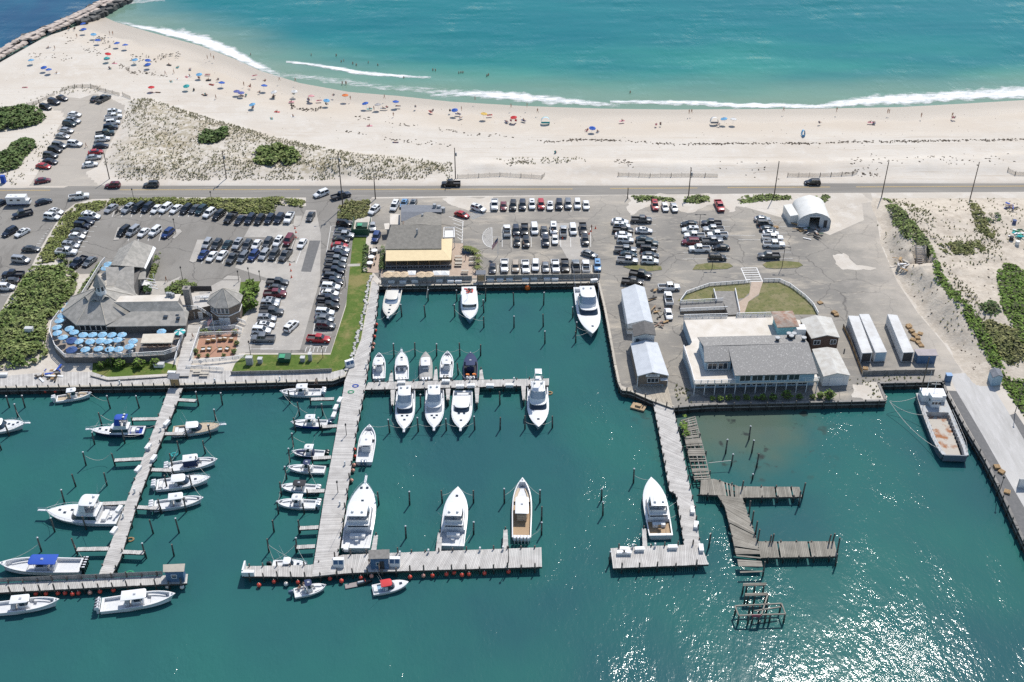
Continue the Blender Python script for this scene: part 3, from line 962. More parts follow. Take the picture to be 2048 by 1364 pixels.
# ------------------------------------------------------------------ bulkheads
def bulkhead(label, px, step=2.6, top=.06, pile_top=.9, m='timber_dark', cap='cap_timber', piles=True, face=.35):
 pts = PP(px, 0)
 t = thing('bulkhead', label, 'sea wall', (pts[0].x, pts[0].y, 0), group='timber sea walls')
 off = Vector((pts[0].x, pts[0].y, 0))
 mb, mc = MB(), MB()
 for a, b in zip(pts, pts[1:]):
  a, b = a - off, b - off
  d = (b - a)
  L = d.length
  d.normalize()
  n = Vector((d.y, -d.x, 0))
  k = max(1, int(L / .45))
  for i in range(k):
   c = a.lerp(b, (i + .5) / k) + n * (.10 + (.05 if i % 2 else 0))
   mb.box((c.x, c.y, (top - 4.2) / 2),(L / k - .02,.12, top + 4.0), math.atan2(d.y, d.x))
  c = (a + b) / 2 + n * .06
  mc.box((c.x, c.y, top + .03),(L + .12,.55,.16), math.atan2(d.y, d.x))
  c = (a + b) / 2 + n * .25
  mc.box((c.x, c.y, -.75),(L, .12,.26), math.atan2(d.y, d.x),1)
 mb.build('sheathing', [m], t, kind='stuff')
 mc.build('cap_beam', [cap, 'timber_grey'], t)
 if piles:
  for p, d in along([q - off for q in pts], step):
   n = Vector((d.y, -d.x, 0))
   q = p + n * .42
   mb = MB()
   piling_mesh(mb, (0,0), pile_top + R.uniform(-.2,.2),.15,(R.uniform(-.05,.05), R.uniform(-.05,.05)))
   mb.build('piling', ['piling_wood', 'piling_wet'], t, loc=(q.x, q.y, 0), smooth=40)
 return t
bulkhead('long dark timber quay wall below the umbrella restaurant', [(-60,776),(340,770),(665,761),(690,752)],2.35, pile_top=1.0)
bulkhead('dark ribbed timber wall at the head of the middle basin', [(759,572),(1198,565)],1.9, pile_top=.45)
bulkhead('pale topped timber wall along the shed side of the basin', [(1198,565),(1210,615),(1222,679),(1231,730),(1238.5,766),(1245,780)],1.9, pile_top=.25)
bulkhead('short slanted timber wall in front of the shed', [(1245,780),(1262,782),(1303,800),(1345,815)],2.6, pile_top=1.2)
bulkhead('dark timber quay wall below the blue club house', [(1345,815),(1389,811),(1417,809),(1550,806),(1771,801)],3.3, pile_top=.7, cap='timber_grey')
bulkhead('small corner wall behind the landing craft', [(1771,801),(1756,766),(1887,763)],2.6, pile_top=.2, cap='timber_grey')
bulkhead('long timber quay wall of the right pier', [(1887,763),(1893,783),(1933,857),(1969,916),(1996,968),(2034,1052),(2090,1170)],2.9, pile_top=1.1, cap='timber_grey')
def quay_deck(label, Lpx, Rpx, z, m='deck_pale', w=.32):
 Lp, Rp = PP(Lpx, z), PP(Rpx, z)
 mb = MB()
 off = Vector((Lp[0].x, Lp[0].y, 0))
 planks(mb, [p - off for p in Lp],[p - off for p in Rp], z, w)
 t = thing('quay_deck', label, 'boardwalk', off, group='boarded quay tops')
 mb.build('deck_boards', [m], t, kind='stuff')
 return t
quay_deck('grey boarded quay top below the left restaurant and lawns', [(-60,758),(100,744),(184,744),(215,754),(350,752),(352,741),(460,741),(466,748),(665,744),(690,738)],[(-60,774),(100,772),(184,771),(215,770.5),(338,768.5),(352,768),(460,765),(466,765),(664,759.5),(690,752)],.10)
quay_deck('narrow tan boardwalk along the head of the middle basin', [(762,566),(1199,558)],[(761,572),(1199,565)],.13, 'deck_new')
quay_deck('yellowish boards between shed and slanted wall', [(1250,778),(1276,768),(1334,768)],[(1262,783),(1300,799),(1346,814)],.10, 'deck_new')
quay_deck('wide steps walkway between terrace and brick patio', [(372,650),(352,752)],[(400,650),(377,752)],.6, 'deck_pale', .5)
def fence(label, px, h, m='fence_grey', post='timber_grey', board=.3, z=0., gap=.02, cat='fence', rail=None, step=2.4, name='timber_fence'):
 """a close boarded fence: boards as one part of many, each post a part"""
 pts = [P(x, y, z) for x, y in px]
 off = pts[0].copy()
 t = thing(name, label, cat, off)
 mb = MB()
 kk = 0
 for p, d in along([q - off for q in pts], board):
  kk += 1
  mb.box((p.x - d.y * .03 * (kk % 2), p.y + d.x * .03 * (kk % 2), h / 2),(board + .03,.03, h - .06), math.atan2(d.y, d.x))
 mb.build('fence_board', [m], t, kind='stuff')
 mb = MB()
 for a, b in zip(pts, pts[1:]):
  a, b = a - off, b - off
  c = (a + b) / 2
  mb.box((c.x, c.y, h + .03),((b - a).length, .16,.07), math.atan2((b - a).y, (b - a).x))
 mb.build('top_rail', [rail or post], t)
 for p, d in along([q - off for q in pts], step, 0):
  mb = MB()
  mb.box((0,0, h / 2 + .08),(.14,.14, h + .18))
  mb.build('post', [post], t, loc=(p.x, p.y, 0))
 return t
fence('tall grey board fence above the basin head boardwalk', [(763,565.5),(944,562)],1.55, rail='cap_timber', z=.13)
fence('grey board fence behind the bottom parking row', [(972,561.5),(1200,557.5)],1.55, rail='cap_timber', z=.13)
fence('low grey board fence at the foot of the lawn', [(463,750),(600,747),(664,744)],.95)
fence('low timber edging around the terrace lawn', [(182,754),(216,763),(300,758),(352,754)],.35, m='timber_grey')
mat('rail_white', (.72,.72,.71),.55)
def railing(label, px, z, h=1.0, name='railing', step=1.6, m='rail_white', infill=True, zs=None, cat='railing'):
 zs = zs or [z] * len(px)
 pts = [P(x, y, zz) for (x, y), zz in zip(px, zs)]
 off = Vector((pts[0].x, pts[0].y, 0))
 t = thing(name, label, cat, off, group='white railings' if m == 'rail_white' else None)
 mb = MB()
 for a, b in zip(pts, pts[1:]):
  a, b = a - off, b - off
  for hh, w in ((h, .16),(h * .5,.06),(.12,.06)):
   u = Vector((0,0, hh))
   d = (b - a).normalized()
   n = d.cross(Vector((0,0,1))).normalized() * w / 2
   up = Vector((0,0,.035 if w > .1 else .05))
   A, B = a + u, b + u
   mb.loft([[A - n - up, A + n - up, A + n + up, A - n + up],[B - n - up, B + n - up, B + n + up, B - n + up]], True, True, True)
 mb.build('rail', [m], t)
 if infill:
  mb = MB()
  for p, d in along([q - off for q in pts],.22):
   mb.box((p.x, p.y, p.z + h * .5),(.05,.05, h * .85), math.atan2(d.y, d.x))
  mb.build('baluster', [m], t, kind='stuff')
 for p, d in along([q - off for q in pts], step, 0):
  mb = MB()
  mb.box((0,0, h / 2),(.12,.12, h + .06), math.atan2(d.y, d.x))
  mb.build('post', [m], t, loc=p)
 return t
# ------------------------------------------------------------------ free standing pilings
PIL = '''19,815 50,815 36,834 221,817 279,816 204,851 189,889 250,887 19,872 3,900 172,931 231,932 152,973 214,971 129,1006 110,1064 173,1059 307,1067 359,1066 291,1113 348,1112 83,1103 154,1105
398,810 374,876 360,907 345,934 334,976 385,978 321,1024 373,1024 445,810 580,807 432,841 422,875 411,907 395,938 600,831 646,831 592,863 641,859 587,893 580,924 574,958 621,956 563,992 557,1028 609,1028
548,1064 601,1065 538,1104 594,1104 856,602 851,634 910,633 971,602 968,655 1028,655 1087,653 1090,687 788,714 830,712 873,712 920,712 961,711 804,633 914,602 1146,635 1152,667 1152,685 917,750
841,814 780,865 837,863 893,861 950,859 1000,859 1000,809 1050,858 758,1010 819,1010 885,1006 947,1006 1009,1006 1105,856 1080,1005 1083,1041 1203,1000 1206,1031 1267,966 812,1076 947,1069 1083,1070
1498,879 1503,906 1513,934 1451,907 1462,932 1505,959 1417,1095 1219,1128 1028,610 1087,610 968,625'''
PILPOS = []
for tok in PIL.split():
 x, y = (float(q) for q in tok.split(','))
 p = P(x, y, WZ)
 capped = R.random() < .55
 PILPOS.append((p.x, p.y))
 h = R.uniform(3.1,3.9) if y < 900 or x < 1300 else R.uniform(3.0,4.0)
 if (x, y) == (1505,959):
  h = 1.6
 lean = (R.uniform(-.22,.14), R.uniform(-.1,.1))
 t = thing('mooring_piling', rel('white capped mooring piling' if capped else 'bare dark mooring piling', x, y), 'piling', (p.x, p.y, 0), group='mooring pilings standing in the water')
 mb = MB()
 piling_mesh(mb, (0,0), WZ + h, .17, lean)
 mb.build('shaft', ['piling_wood', 'piling_wet'], t, smooth=40)
 if capped:
  mb = MB()
  mb.tube((lean[0], lean[1], WZ + h),(lean[0], lean[1], WZ + h + .16),.2,8,.05)
  mb.build('piling_cap', ['cap_white'], t)
# ------------------------------------------------------------------ the broken pier on the right
bp_t, bp_o = dock('broken_pier', 'decayed grey pier with two arms and missing boards', [(1399,960),(1428,958),(1476,972)],[(1396,988),(1436,990),(1476,994)], DZ, 'deck_old', pile_step=3, pile_top=(.0,.5), skip=.04, wob=.03,
                  extra=[([(1476,973),(1599,974)],[(1476,995),(1604,993)]),([(1436,991),(1450,1013),(1462,1060),(1472,1108)],[(1484,995),(1502,1045),(1514,1083),(1520,1108)]),([(1516,1083),(1669,1083)],[(1521,1115),(1675,1112)])])
mb = MB()
planks(mb, [p - bp_o for p in PP([(1473,1109),(1481,1146)], DZ)],[p - bp_o for p in PP([(1521,1114),(1527,1144)], DZ)], DZ, .36, skip=.35, wob=.04)
mb.build('loose_board', ['deck_old'], bp_t, kind='stuff')
for (x, y, hh) in ((1483,978,2.2),(1606,985,2.6),(1600,1000,2.4),(1676,1100,3.2),(1664,1085,2.4),(1657,1086,2.2),(1545,1083,2.0),(1540,1084,1.8),(1512,1062,2.6),(1505,1040,2.4),(1500,1018,2.2),(1516,1078,2.6),(1528,1140,2.2),(1674,1120,1.6)):
 mb = MB()
 piling_mesh(mb, (0,0), DZ + hh, .17,(R.uniform(-.2,.2),0))
 q = P(x, y, DZ) - bp_o
 mb.build('piling', ['piling_wood', 'piling_wet'], bp_t, loc=(q.x, q.y, 0), smooth=40)
jt = P(1360,830,-.5)
sw = thing('stripped_walkway', 'collapsed walkway of bare joists beside the pale dock', 'dock', (jt.x, jt.y, 0))
mb = MB()
LL, RR = [p - Vector((jt.x, jt.y, 0)) for p in PP([(1362,840),(1376,905),(1390,962)],-.45)],[p - Vector((jt.x, jt.y, 0)) for p in PP([(1390,832),(1409,905),(1421,960)],-.45)]
planks(mb, LL, RR, -.45,.34, gap=.06, skip=.45, wob=.06)
mb.build('loose_board', ['deck_old'], sw, kind='stuff')
for f in (0,.25,.5,.75,1):
 ln = [a.lerp(b, f) for a, b in zip(LL, RR)]
 mb = MB()
 for a, b in zip(ln, ln[1:]):
  c = (a + b) / 2
  mb.box((c.x, c.y, -.66),((b - a).length, .2,.3), math.atan2((b - a).y, (b - a).x))
 mb.build('joist', ['timber_grey' if f in (.5,1) else 'timber_dark'], sw)
for x, y in ((1366,850),(1375,900),(1387,950),(1412,905),(1420,945),(1400,870)):
 mb = MB()
 piling_mesh(mb, (0,0),.1,.16)
 q = P(x, y, -.4) - jt
 mb.build('piling', ['piling_wood', 'piling_wet'], sw, loc=(q.x, q.y, 0), smooth=40)
for (lab, rails, piles) in (('first bare pile frame past the broken pier', [((1486,1168),(1533,1167)),((1486,1171),(1532,1170))],[(1487,1172),(1494,1172),(1510,1172),(1528,1171)]),
       ('second bare pile frame past the broken pier', [((1490,1188),(1536,1187)),((1490,1191),(1536,1190))],[(1491,1192),(1497,1192),(1510,1192),(1531,1191),(1536,1190)]),
       ('outermost double pile frame with a red sign', [((1470,1212),(1563,1207)),((1477,1231),(1571,1228)),((1470,1212),(1477,1231)),((1563,1207),(1571,1228)),((1536,1188),(1522,1232)),((1509,1222),(1561,1214))],[(1472,1214),(1478,1232),(1500,1213),(1507,1212),(1520,1212),(1535,1210),(1562,1209),(1506,1231),(1519,1231),(1532,1230),(1541,1230),(1570,1229),(1498,1232)])):
 p0 = P(*rails[0][0],.3)
 t = thing('pile_frame', lab, 'pile frame', (p0.x, p0.y, 0), group='bare pile frames')
 o3 = Vector((p0.x, p0.y, 0))
 for a, b in rails:
  mb = MB()
  A, B = P(*a, .3) - o3, P(*b, .3) - o3
  c = (A + B) / 2
  mb.box((c.x, c.y, .3),((B - A).length, .22,.22), math.atan2((B - A).y, (B - A).x))
  mb.build('beam', ['deck_old'], t)
 for q in piles:
  mb = MB()
  piling_mesh(mb, (0,0),.28,.17)
  Q = P(*q, .25) - o3
  mb.build('piling', ['piling_wood', 'piling_wet'], t, loc=(Q.x, Q.y, 0), smooth=40)
 if 'sign' in lab:
  mb = MB()
  Q = P(1513,1229,.5) - o3
  mb.box((Q.x, Q.y - .2,.35),(1.6,.06,.6))
  mb.build('sign_board', [mat('sign_red', (.42,.10,.13),.6)], t)
# ------------------------------------------------------------------ dock boxes, hoses, fenders
mat('fender_red', (.72,.085,.05),.38)
mat('fender_pale', (.75,.36,.26),.45)
mat('fender_white', (.72,.68,.62),.45)
def fender_mesh(m):
 mb = MB()
 mb.ball((0,0,0),.42,12,8)
 mb.tube((0,0,.38),(0,0,.62),.07,6, mi=1)
 return mb.mesh('fender', [m, 'rope'],60)
FEND = {k: fender_mesh('fender_' + k) for k in ('red', 'pale', 'white')}
FLM = {k: LM[k] for k in LM if LM[k][1] > 1100 or LM[k][0] < 760}
FL = '''91,782,red 111,782,red 179,780,red 491,773,pale 511,772,red 531,772,red 549,772,red 753,649,red 751,661,red 749,673,red 747.5,688,pale 745.5,696,pale 711,913,red 708,930,pale 706,941,pale 703,961,pale
72,1187,red 92,1187,red 116,1186,red 130,1186,red 145,1188,red 157,1186,red 180,1185,pale 200,1183,red 227,1180,red 335,1173,white 364,1174,white 518,1170,red 548,1163,red 572,1168,white 596,1164,red 660,1157,red 683,1162,red 722,1155,red 743,1152,pale
820,1154,red 847,1151,pale 865,1151,red 893,1148,red 908,1145,red 924,1150,red 938,1148,red 969,1146,red 1017,1143,red 706,886,red 709,899,red'''
for tok in FL.split():
 x, y, k = tok.split(',')
 x, y = float(x), float(y)
 nm = {'red': 'orange red ball fender', 'pale': 'faded pink ball fender', 'white': 'off white ball fender'}[k]
 obj('fender', FEND[k], loc=P(x, y, WZ + .55), rz=R.uniform(0,6), label=rel(nm, x, y, FLM), cat='fender', group='ball fenders hanging along the docks')
o = obj('fender', fender_mesh(mat('buoy_orange', (.78,.16,.015),.4)), loc=P(1055,575, WZ + .9), label='big orange ball fender on the basin head wall', cat='fender')
o.scale = (1.75,) * 3
mb = MB()
mb.box((0,0,.3),(1.7,.75,.6), top=.96)
box_body = mb.mesh('box_body', ['plastic_white'])
mb = MB()
mb.prism([(-.9,-.42),(.9,-.42),(.9,.42),(-.9,.42)],.6,.68)
mb.box((0,0,.7),(1.6,.6,.06), top=.8)
box_lid = mb.mesh('box_lid', ['white_paint'])
BX = '''783,562,0 806,563,0 830,561,0 879,560,0 901,562,0 917,562,0 981,559,0 1000,559,0 1019,558,0 1051,558,0 1068,556,0 1094,557,0 1110,558,0 803,765,0 892,762,0 920,772,0 942,771,0 980,771,0 1019,770,0
334,846,75 297,893,75 308,916,75 277,938,75 239,1018,75 229,1061,75 672,815,78 680,800,78 668,830,78 694,1094,82 1249,1098,0 1279,1098,0 1243,1105,0 1253,1105,0 1345,1094,0 1402,1096,85 8,749,0 344,745,0 1188,560,10 1392,1050,80 1385,1020,80'''
BLM = dict(LM)
BLM.update({'the tan umbrellas': (800,548), 'the slanted gangway gate': (960,552), 'the white pickups': (1050,533), 'the yellow awning': (840,520), 'the pale blue jeep': (1195,532), 'the lawn quay fence': (560,745)})
for tok in BX.split():
 x, y, a = (float(q) for q in tok.split(','))
 zz = .12 if y < 570 and x > 750 else (.12 if y < 760 else DZ + .02)
 t = thing('dock_box', rel('white dock box', x, y, BLM), 'dock box', P(x, y + 3, zz), math.radians(a) + R.uniform(-.06,.06), 'white dock boxes')
 obj('box_body', box_body, t)
 obj('lid', box_lid, t)
def rope_line(label, a, b, za, zb, sag=.8, r=.035):
 A, B = P(*a, za), P(*b, zb)
 pts = []
 for k in range(9):
  f = k / 8
  p = A.lerp(B, f)
  p.z -= sag * 4 * f * (1 - f)
  pts.append(p - A)
 mb = MB()
 mb.path(pts, r, 4)
 o = mb.build('mooring_line', ['rope'], loc=A, label=label, cat='rope', group='mooring lines')
rope_line('upper white hawser from corner post to landing craft bridge', (1779,802),(1832,794),.6,.6,.6,.05)
rope_line('middle white hawser from corner post to landing craft rail', (1779,803),(1848,830),.6,.4,.9,.05)
rope_line('long lowest white hawser from corner post to landing craft bow', (1780,804),(1878,898),.6,.2,1.4,.05)
rope_line('slack white line between two pilings in the left marina', (171,912),(222,905),.9,.9,1.6)
rope_line('line from piling to bow of the blue flybridge boat', (201,830),(226,842),1.2,.6,.3)
rope_line('line from the left sportfisher stern to the pier', (288,856),(316,846),.2,0,.4)
rope_line('mooring line on the cruiser bow at the boardwalk', (770,632),(754,638),.3,-.2,.5)
rope_line('mooring line off the starboard bow of the leftmost pulpit yacht', (788,850),(780,836),0,1.2,.2)
rope_line('white stern line from grey tarped boat', (838,752),(824,762),.1,0,.3)
rope_line('green hanging hose on basin head wall', (856,572),(853,596),.1, WZ + .3,-.2,.05)
rope_line('bow line from bright blue console boat to piling', (599,816),(615,826),1.0,.3,.2)
rope_line('bow line from navy hulled boat to piling', (587,874),(610,885),1.0,.4,.2)
rope_line('pipe rail from broken walkway to piling', (1417,926),(1462,921),0,.2,0,.07)
rope_line('stern line of the yacht at the short dock', (1340,1035),(1352,1030),.0,.2,.2)
# ------------------------------------------------------------------ buildings
mat('shingle_grey', (.30,.285,.255),.9, c2=(.40,.375,.335), scale=.8, detail=8, mixlo=.4, mixhi=.62, bump=.4, bscale=5)
mat('shingle_dark', (.215,.20,.172),.9, c2=(.275,.255,.22), scale=1.2, detail=8, bump=.35, bscale=6)
mat('slate_roof', (.16,.17,.19),.85, c2=(.20,.21,.23), scale=1.5, detail=6, bump=.3, bscale=6)
mat('gravel_roof', (.26,.25,.235),.9, c2=(.52,.50,.47), scale=3.2, detail=6, mixlo=.56, mixhi=.70, bump=.3, bscale=6)
mat('membrane_roof', (.66,.61,.54),.7, c2=(.56,.50,.42), scale=.35, detail=6)
mat('metal_white', (.60,.62,.64),.4, c2=(.53,.55,.57), scale=.6)
mat('metal_cream', (.56,.545,.50),.55, c2=(.44,.41,.36), scale=.6)
mat('fabric_white', (.74,.73,.69),.6, c2=(.66,.65,.61), scale=.5)
mat('rust_roof', (.28,.15,.10),.85, c2=(.38,.33,.28), scale=.9, detail=8)
mat('wall_shingle', (.24,.19,.15),.9, c2=(.18,.14,.11), scale=2.5, detail=6)
mat('wall_grey_shingle', (.17,.16,.15),.9, c2=(.12,.115,.11), scale=2.5)
mat('wall_pale_blue', (.34,.47,.56),.7, c2=(.29,.41,.50), scale=1.2)
mat('wall_blue', (.08,.16,.28),.7, c2=(.065,.13,.23), scale=1.2)
mat('wall_white', (.74,.74,.73),.65, c2=(.66,.66,.65), scale=.8)
mat('wall_brown', (.10,.06,.045),.8)
mat('wall_dark', (.05,.05,.052),.8)
mat('awning_yellow', (.76,.61,.36),.75, c2=(.71,.56,.33), scale=1.0)
mat('window_dark', (.03,.04,.05),.08, spec=.7)
mat('window_blue', (.05,.09,.13),.06, spec=.8)
mat('ac_grey', (.35,.36,.37),.5)
mat('green_metal', (.02,.085,.055),.5)
mat('green_lid', (.03,.30,.15),.5)
mat('wood_tan', (.42,.28,.14),.8, c2=(.36,.23,.11), scale=3, island=.15)
mat('container_top', (.58,.585,.58),.6, c2=(.47,.46,.44), scale=.5)
mat('lamp_dark', (.05,.05,.05),.6)
mat('chimney_grey', (.33,.30,.27),.9, c2=(.27,.245,.22), scale=3)
def V3(px, py, z, off):
 return P(px, py, z) - off
class House:
 def __init__(s, name, label, cat, px, py):
  p = P(px, py, 0)
  s.off = Vector((p.x, p.y, 0))
  s.t = thing(name, label, cat, s.off)
 def v(s, q):
  return P(q[0], q[1], q[2]) - s.off
 def slab(s, name, faces, m, th=.18, mats=None):
  """roof planes from (px, py, z) corners, each given some thickness"""
  mb = MB()
  for f in faces:
   vs = [s.v(q) for q in f]
   n = (vs[1] - vs[0]).cross(vs[2] - vs[0])
   if n.z < 0:
    vs = vs[::-1]
   k = len(vs)
   lo = [v - Vector((0,0, th)) for v in vs]
   mb.add(vs + lo, [tuple(range(k)), tuple(range(k, 2 * k))[::-1]] + [((i + 1) % k, i, k + i, k + (i + 1) % k) for i in range(k)])
  return mb.build(name, [m], s.t)
 def walls(s, name, px, z0, z1, m, inset=.35, zpx=None):
  """vertical walls under an outline that is seen at height zpx"""
  pts = [s.v((x, y, z1 if zpx is None else zpx)).to_2d() for x, y in px]
  c = sum(pts, Vector((0,0))) / len(pts)
  pts = [p + (c - p).normalized() * inset for p in pts]
  mb = MB()
  mb.prism([(p.x, p.y) for p in pts], z0, z1)
  s.last = pts
  return mb.build(name, [m], s.t)
 def window(s, a, b, z0, z1, n=1, frame='white_paint', pane='window_dark', gap=.12, push=.0, name='window'):
  """a row of n windows on the wall line a-b (local 2d points)"""
  a, b = Vector(a), Vector(b)
  d = (b - a)
  L = d.length
  d.normalize()
  nn = Vector((d.y, -d.x))
  ang = math.atan2(d.y, d.x)
  w = L / n
  for i in range(n):
   c = a + d * w * (i + .5) + nn * push
   fr = MB()
   ww, hh = w - gap, z1 - z0
   for q in ((-ww / 2,0,.09, hh),(ww / 2,0,.09, hh),(0,-hh / 2, ww + .09,.09),(0, hh / 2, ww + .09,.09)):
    fr.box((q[0],0, q[1]),(q[2],.12, q[3]))
   if ww > 1.3:
    fr.box((0,0,0),(.06,.1, hh))
   o = fr.build(name, [frame], s.t, loc=(c.x, c.y, (z0 + z1) / 2), rz=ang)
   pm = MB()
   pm.box((0,.02,0),(ww - .06,.05, hh - .06))
   pm.build('pane', [pane], o)
# --- the shingled restaurant with the umbrella terrace
h = House('restaurant', 'rambling grey shingled restaurant with a cupola and terrace wings', 'restaurant', 203,640)
oc = P(203,610,4.2) - h.off
ap = Vector((oc.x, oc.y, 9.2))
ang = [math.pi / 8 + k * math.pi / 4 for k in range(8)]
ring = [Vector((oc.x + 9.3 * math.cos(a), oc.y + 9.3 * math.sin(a),4.2)) for a in ang]
mb = MB()
for k in range(8):
 a, b = ring[k], ring[(k + 1) % 8]
 mb.add([a, b, ap],[(0,1,2)])
 mb.add([a, b, b - Vector((0,0,.25)), a - Vector((0,0,.25))],[(0,3,2,1)])
mb.build('roof', ['shingle_grey'], h.t)
mb = MB()
for k in range(8):
 mb.tube(ring[k] + Vector((0,0,.03)), ap + Vector((0,0,.03)),.10,5)
mb.build('hip_cap', ['cap_timber'], h.t)
mb = MB()
mb.prism([(oc.x + 8.3 * math.cos(a), oc.y + 8.3 * math.sin(a)) for a in ang],0,4.15)
mb.build('wall', ['wall_grey_shingle'], h.t)
a0, b0 = ring[4] * .0 + Vector((oc.x + 8.35 * math.cos(ang[5 - 0]), oc.y + 8.35 * math.sin(ang[5]),0)), Vector((oc.x + 8.35 * math.cos(ang[6 - 1 + 0] + math.pi / 4), oc.y + 8.35 * math.sin(ang[5] + math.pi / 4),0))
h.window((a0.x, a0.y),(b0.x, b0.y),2.0,3.6,5)
for k, a in enumerate((-math.pi * .75,-math.pi / 2,-math.pi * .25)):
 c = Vector((oc.x + 3.4 * math.cos(a), oc.y + 3.4 * math.sin(a),7.5))
 mb = MB()
 mb.loft([[(0,-1.2,0),(0,1.2,0),(0,0,.75)],[(-1.5,-.3,.5),(-1.5,.3,.5),(-1.5,0,.75)]], True, True, True)
 o = mb.build('dormer', ['shingle_grey'], h.t, loc=c, rz=a)
 pm = MB()
 pm.add([(.02,-.8,.06),(.02,.8,.06),(.02,0,.55)],[(0,1,2)])
 pm.build('pane', ['window_dark'], o)
cu = P(202,583,8.6) - h.off
mb = MB()
co = [(cu.x + 1.25 * math.cos(a), cu.y + 1.25 * math.sin(a)) for a in ang]
mb.prism(co, 7.0,10.6)
cup = mb.build('cupola', ['white_paint'], h.t)
mb = MB()
mb.loft([[(cu.x + 1.6 * math.cos(a), cu.y + 1.6 * math.sin(a),10.55) for a in ang],[(cu.x + .8 * math.cos(a), cu.y + .8 * math.sin(a),12.2) for a in ang],[(cu.x + .03 * math.cos(a), cu.y + .03 * math.sin(a),13.6) for a in ang]], True, True, True)
mb.build('cupola_roof', ['shingle_grey'], cup)
for k in range(8):
 a = k * math.pi / 4
 mb = MB()
 mb.box((0,0,0),(.05,.6,1.1))
 mb.build('pane', ['window_dark'], cup, loc=(cu.x + 1.17 * math.cos(a), cu.y + 1.17 * math.sin(a),9.8), rz=a)
h.slab('wing_roof', [[(228,604,7.0),(354,602,7.0),(368,622,5.4),(262,623,5.4)],[(262,623,5.4),(368,622,5.4),(372,651,4.0),(212,653,4.0)],[(354,602,7.0),(378,624,4.6),(372,651,4.0),(368,622,5.4)]], 'shingle_grey')
h.slab('flat_roof', [[(236,592,6.4),(362,588,6.4),(356,602,6.6),(228,604,6.6)]], 'membrane_roof')
h.walls('wing_wall', [(225,651),(371,650),(376,624),(362,592),(230,595)],0,3.9, 'wall_grey_shingle', .5,4.0)
h.slab('north_roof', [[(211,534,7.0),(268,533,7.0),(268,576,5.2),(214,577,5.2)],[(240,548,7.6),(268,576,5.2),(272,590,4.6),(222,582,6.0)]], 'shingle_grey')
h.slab('gable_roof', [[(269,480,7.8),(306,492,4.8),(288,535,4.8),(241,531,7.8)],[(269,480,7.8),(241,531,7.8),(221,530,5.2),(238,497,5.2)]], 'shingle_grey')
h.slab('fascia_roof', [[(306,492,4.7),(312,496,4.5),(291,538,4.5),(288,535,4.7)]], 'rail_white', .1)
h.walls('north_wall', [(240,500),(303,494),(286,533),(268,575),(214,576),(213,536)],0,4.5, 'wall_grey_shingle', .5,4.6)
h.slab('porch_roof', [[(269,543,4.0),(292,543,4.0),(291,558,3.8),(269,559,3.8)]], 'shingle_grey')
TER = [(140,604),(118,628),(103,650),(100,669),(110,696),(129,715),(247,715),(329,710),(356,701),(368,668),(369,648),(165,650),(150,610)]
TZ = 1.6
mb = MB()
tp = [(q.x - h.off.x, q.y - h.off.y) for q in PP(TER, TZ)]
mb.prism(tp, 0, TZ)
mb.build('terrace', ['wall_grey_shingle'], h.t)
mb = MB()
mb.sheet(tp, TZ + .012)
mb.build('terrace_floor', [mat('terrace_boards', (.33,.28,.235),.9, c2=(.27,.23,.20), scale=2)], h.t)
mb = MB()
for (x, y) in ((335,588),(341,588),(346,590)):
 q = P(x, y, 7.1) - h.off
 mb.tube((q.x, q.y, 6.4),(q.x, q.y, 7.5),.42,10)
mb.build('roof_vent', ['ac_grey'], h.t, smooth=40)
mb = MB()
q = P(377,600,5.0) - h.off
mb.box((q.x, q.y, 4.2),(1.5,1.5,8.4))
mb.box((q.x, q.y, 8.45),(1.75,1.75,.25))
mb.box((q.x, q.y, 8.6),(.7,.7,.12), mi=1)
mb.build('chimney', ['chimney_grey', 'wall_dark'], h.t)
for (x, y, w) in ((331,633,1.0),(355,629,.8),(356,636,.8)):
 q = P(x, y, 5.0) - h.off
 mb = MB()
 mb.box((0,0,0),(w, .9,.3), tilt=0)
 mb.build('skylight', ['window_dark'], h.t, loc=(q.x, q.y, 4.95))
railing('white railing round the umbrella terrace', [(120,628),(104,650),(101,669),(111,696),(130,714.5),(247,714.5),(329,709.5),(355,700.5),(367,670)], TZ + .02,1.05)
railing('white rail with dark lattice along the hedge side terrace', [(165,592),(203,530),(211,521)],1.2,1.0)
railing('white stair rail left of the wide steps', [(372,664),(357,700),(350,726)],.7,1.0)
railing('white stair rail right of the wide steps', [(401,660),(391,690),(382,718)],.7,1.0)
railing('upper white ramp rail behind the brick patio', [(402,650),(458,646)],.6,.9)
railing('middle white ramp rail behind the brick patio', [(412,661),(470,656),(485,662)],.5,.9)
railing('lower white rail along the patio back edge', [(397,671),(484,668)],.3,.9)
railing('white ramp rail below the brick patio, upper run', [(385,727),(440,722),(490,716)],.4,.9)
railing('white ramp rail below the brick patio, lower run', [(373,737),(420,739),(448,741)],.3,.9)
railing('short white rail at the tower foot', [(466,638),(492,648)],.3,.9)
railing('white rail of the deck between tower and restaurant', [(392,599),(420,597)],3.3,.9)
railing('white sloping stair rail under the tower deck', [(373,618),(396,618),(425,636)],0,1.0, zs=[3.0,3.0,.6])
mb = MB()
h2 = House('entrance_pergola', 'white pergola frame at the restaurant entrance', 'pergola', 300,560)
for k in range(4):
 a, b = h2.v((288 + 3 * k, 556 + 6 * k, 2.8)), h2.v((310 + 2 * k, 560 + 6 * k, 2.8))
 mb.tube(a, b, .12,4)
for x, y in ((284,577),(304,582),(310,566),(292,560)):
 q = h2.v((x, y, 0))
 mb.tube(q, q + Vector((0,0,2.8)),.12,4)
mb.build('frame', ['white_paint'], h2.t)
h2 = House('planter_box', 'white angular planter beside the restaurant entrance', 'planter', 293,585)
mb = MB()
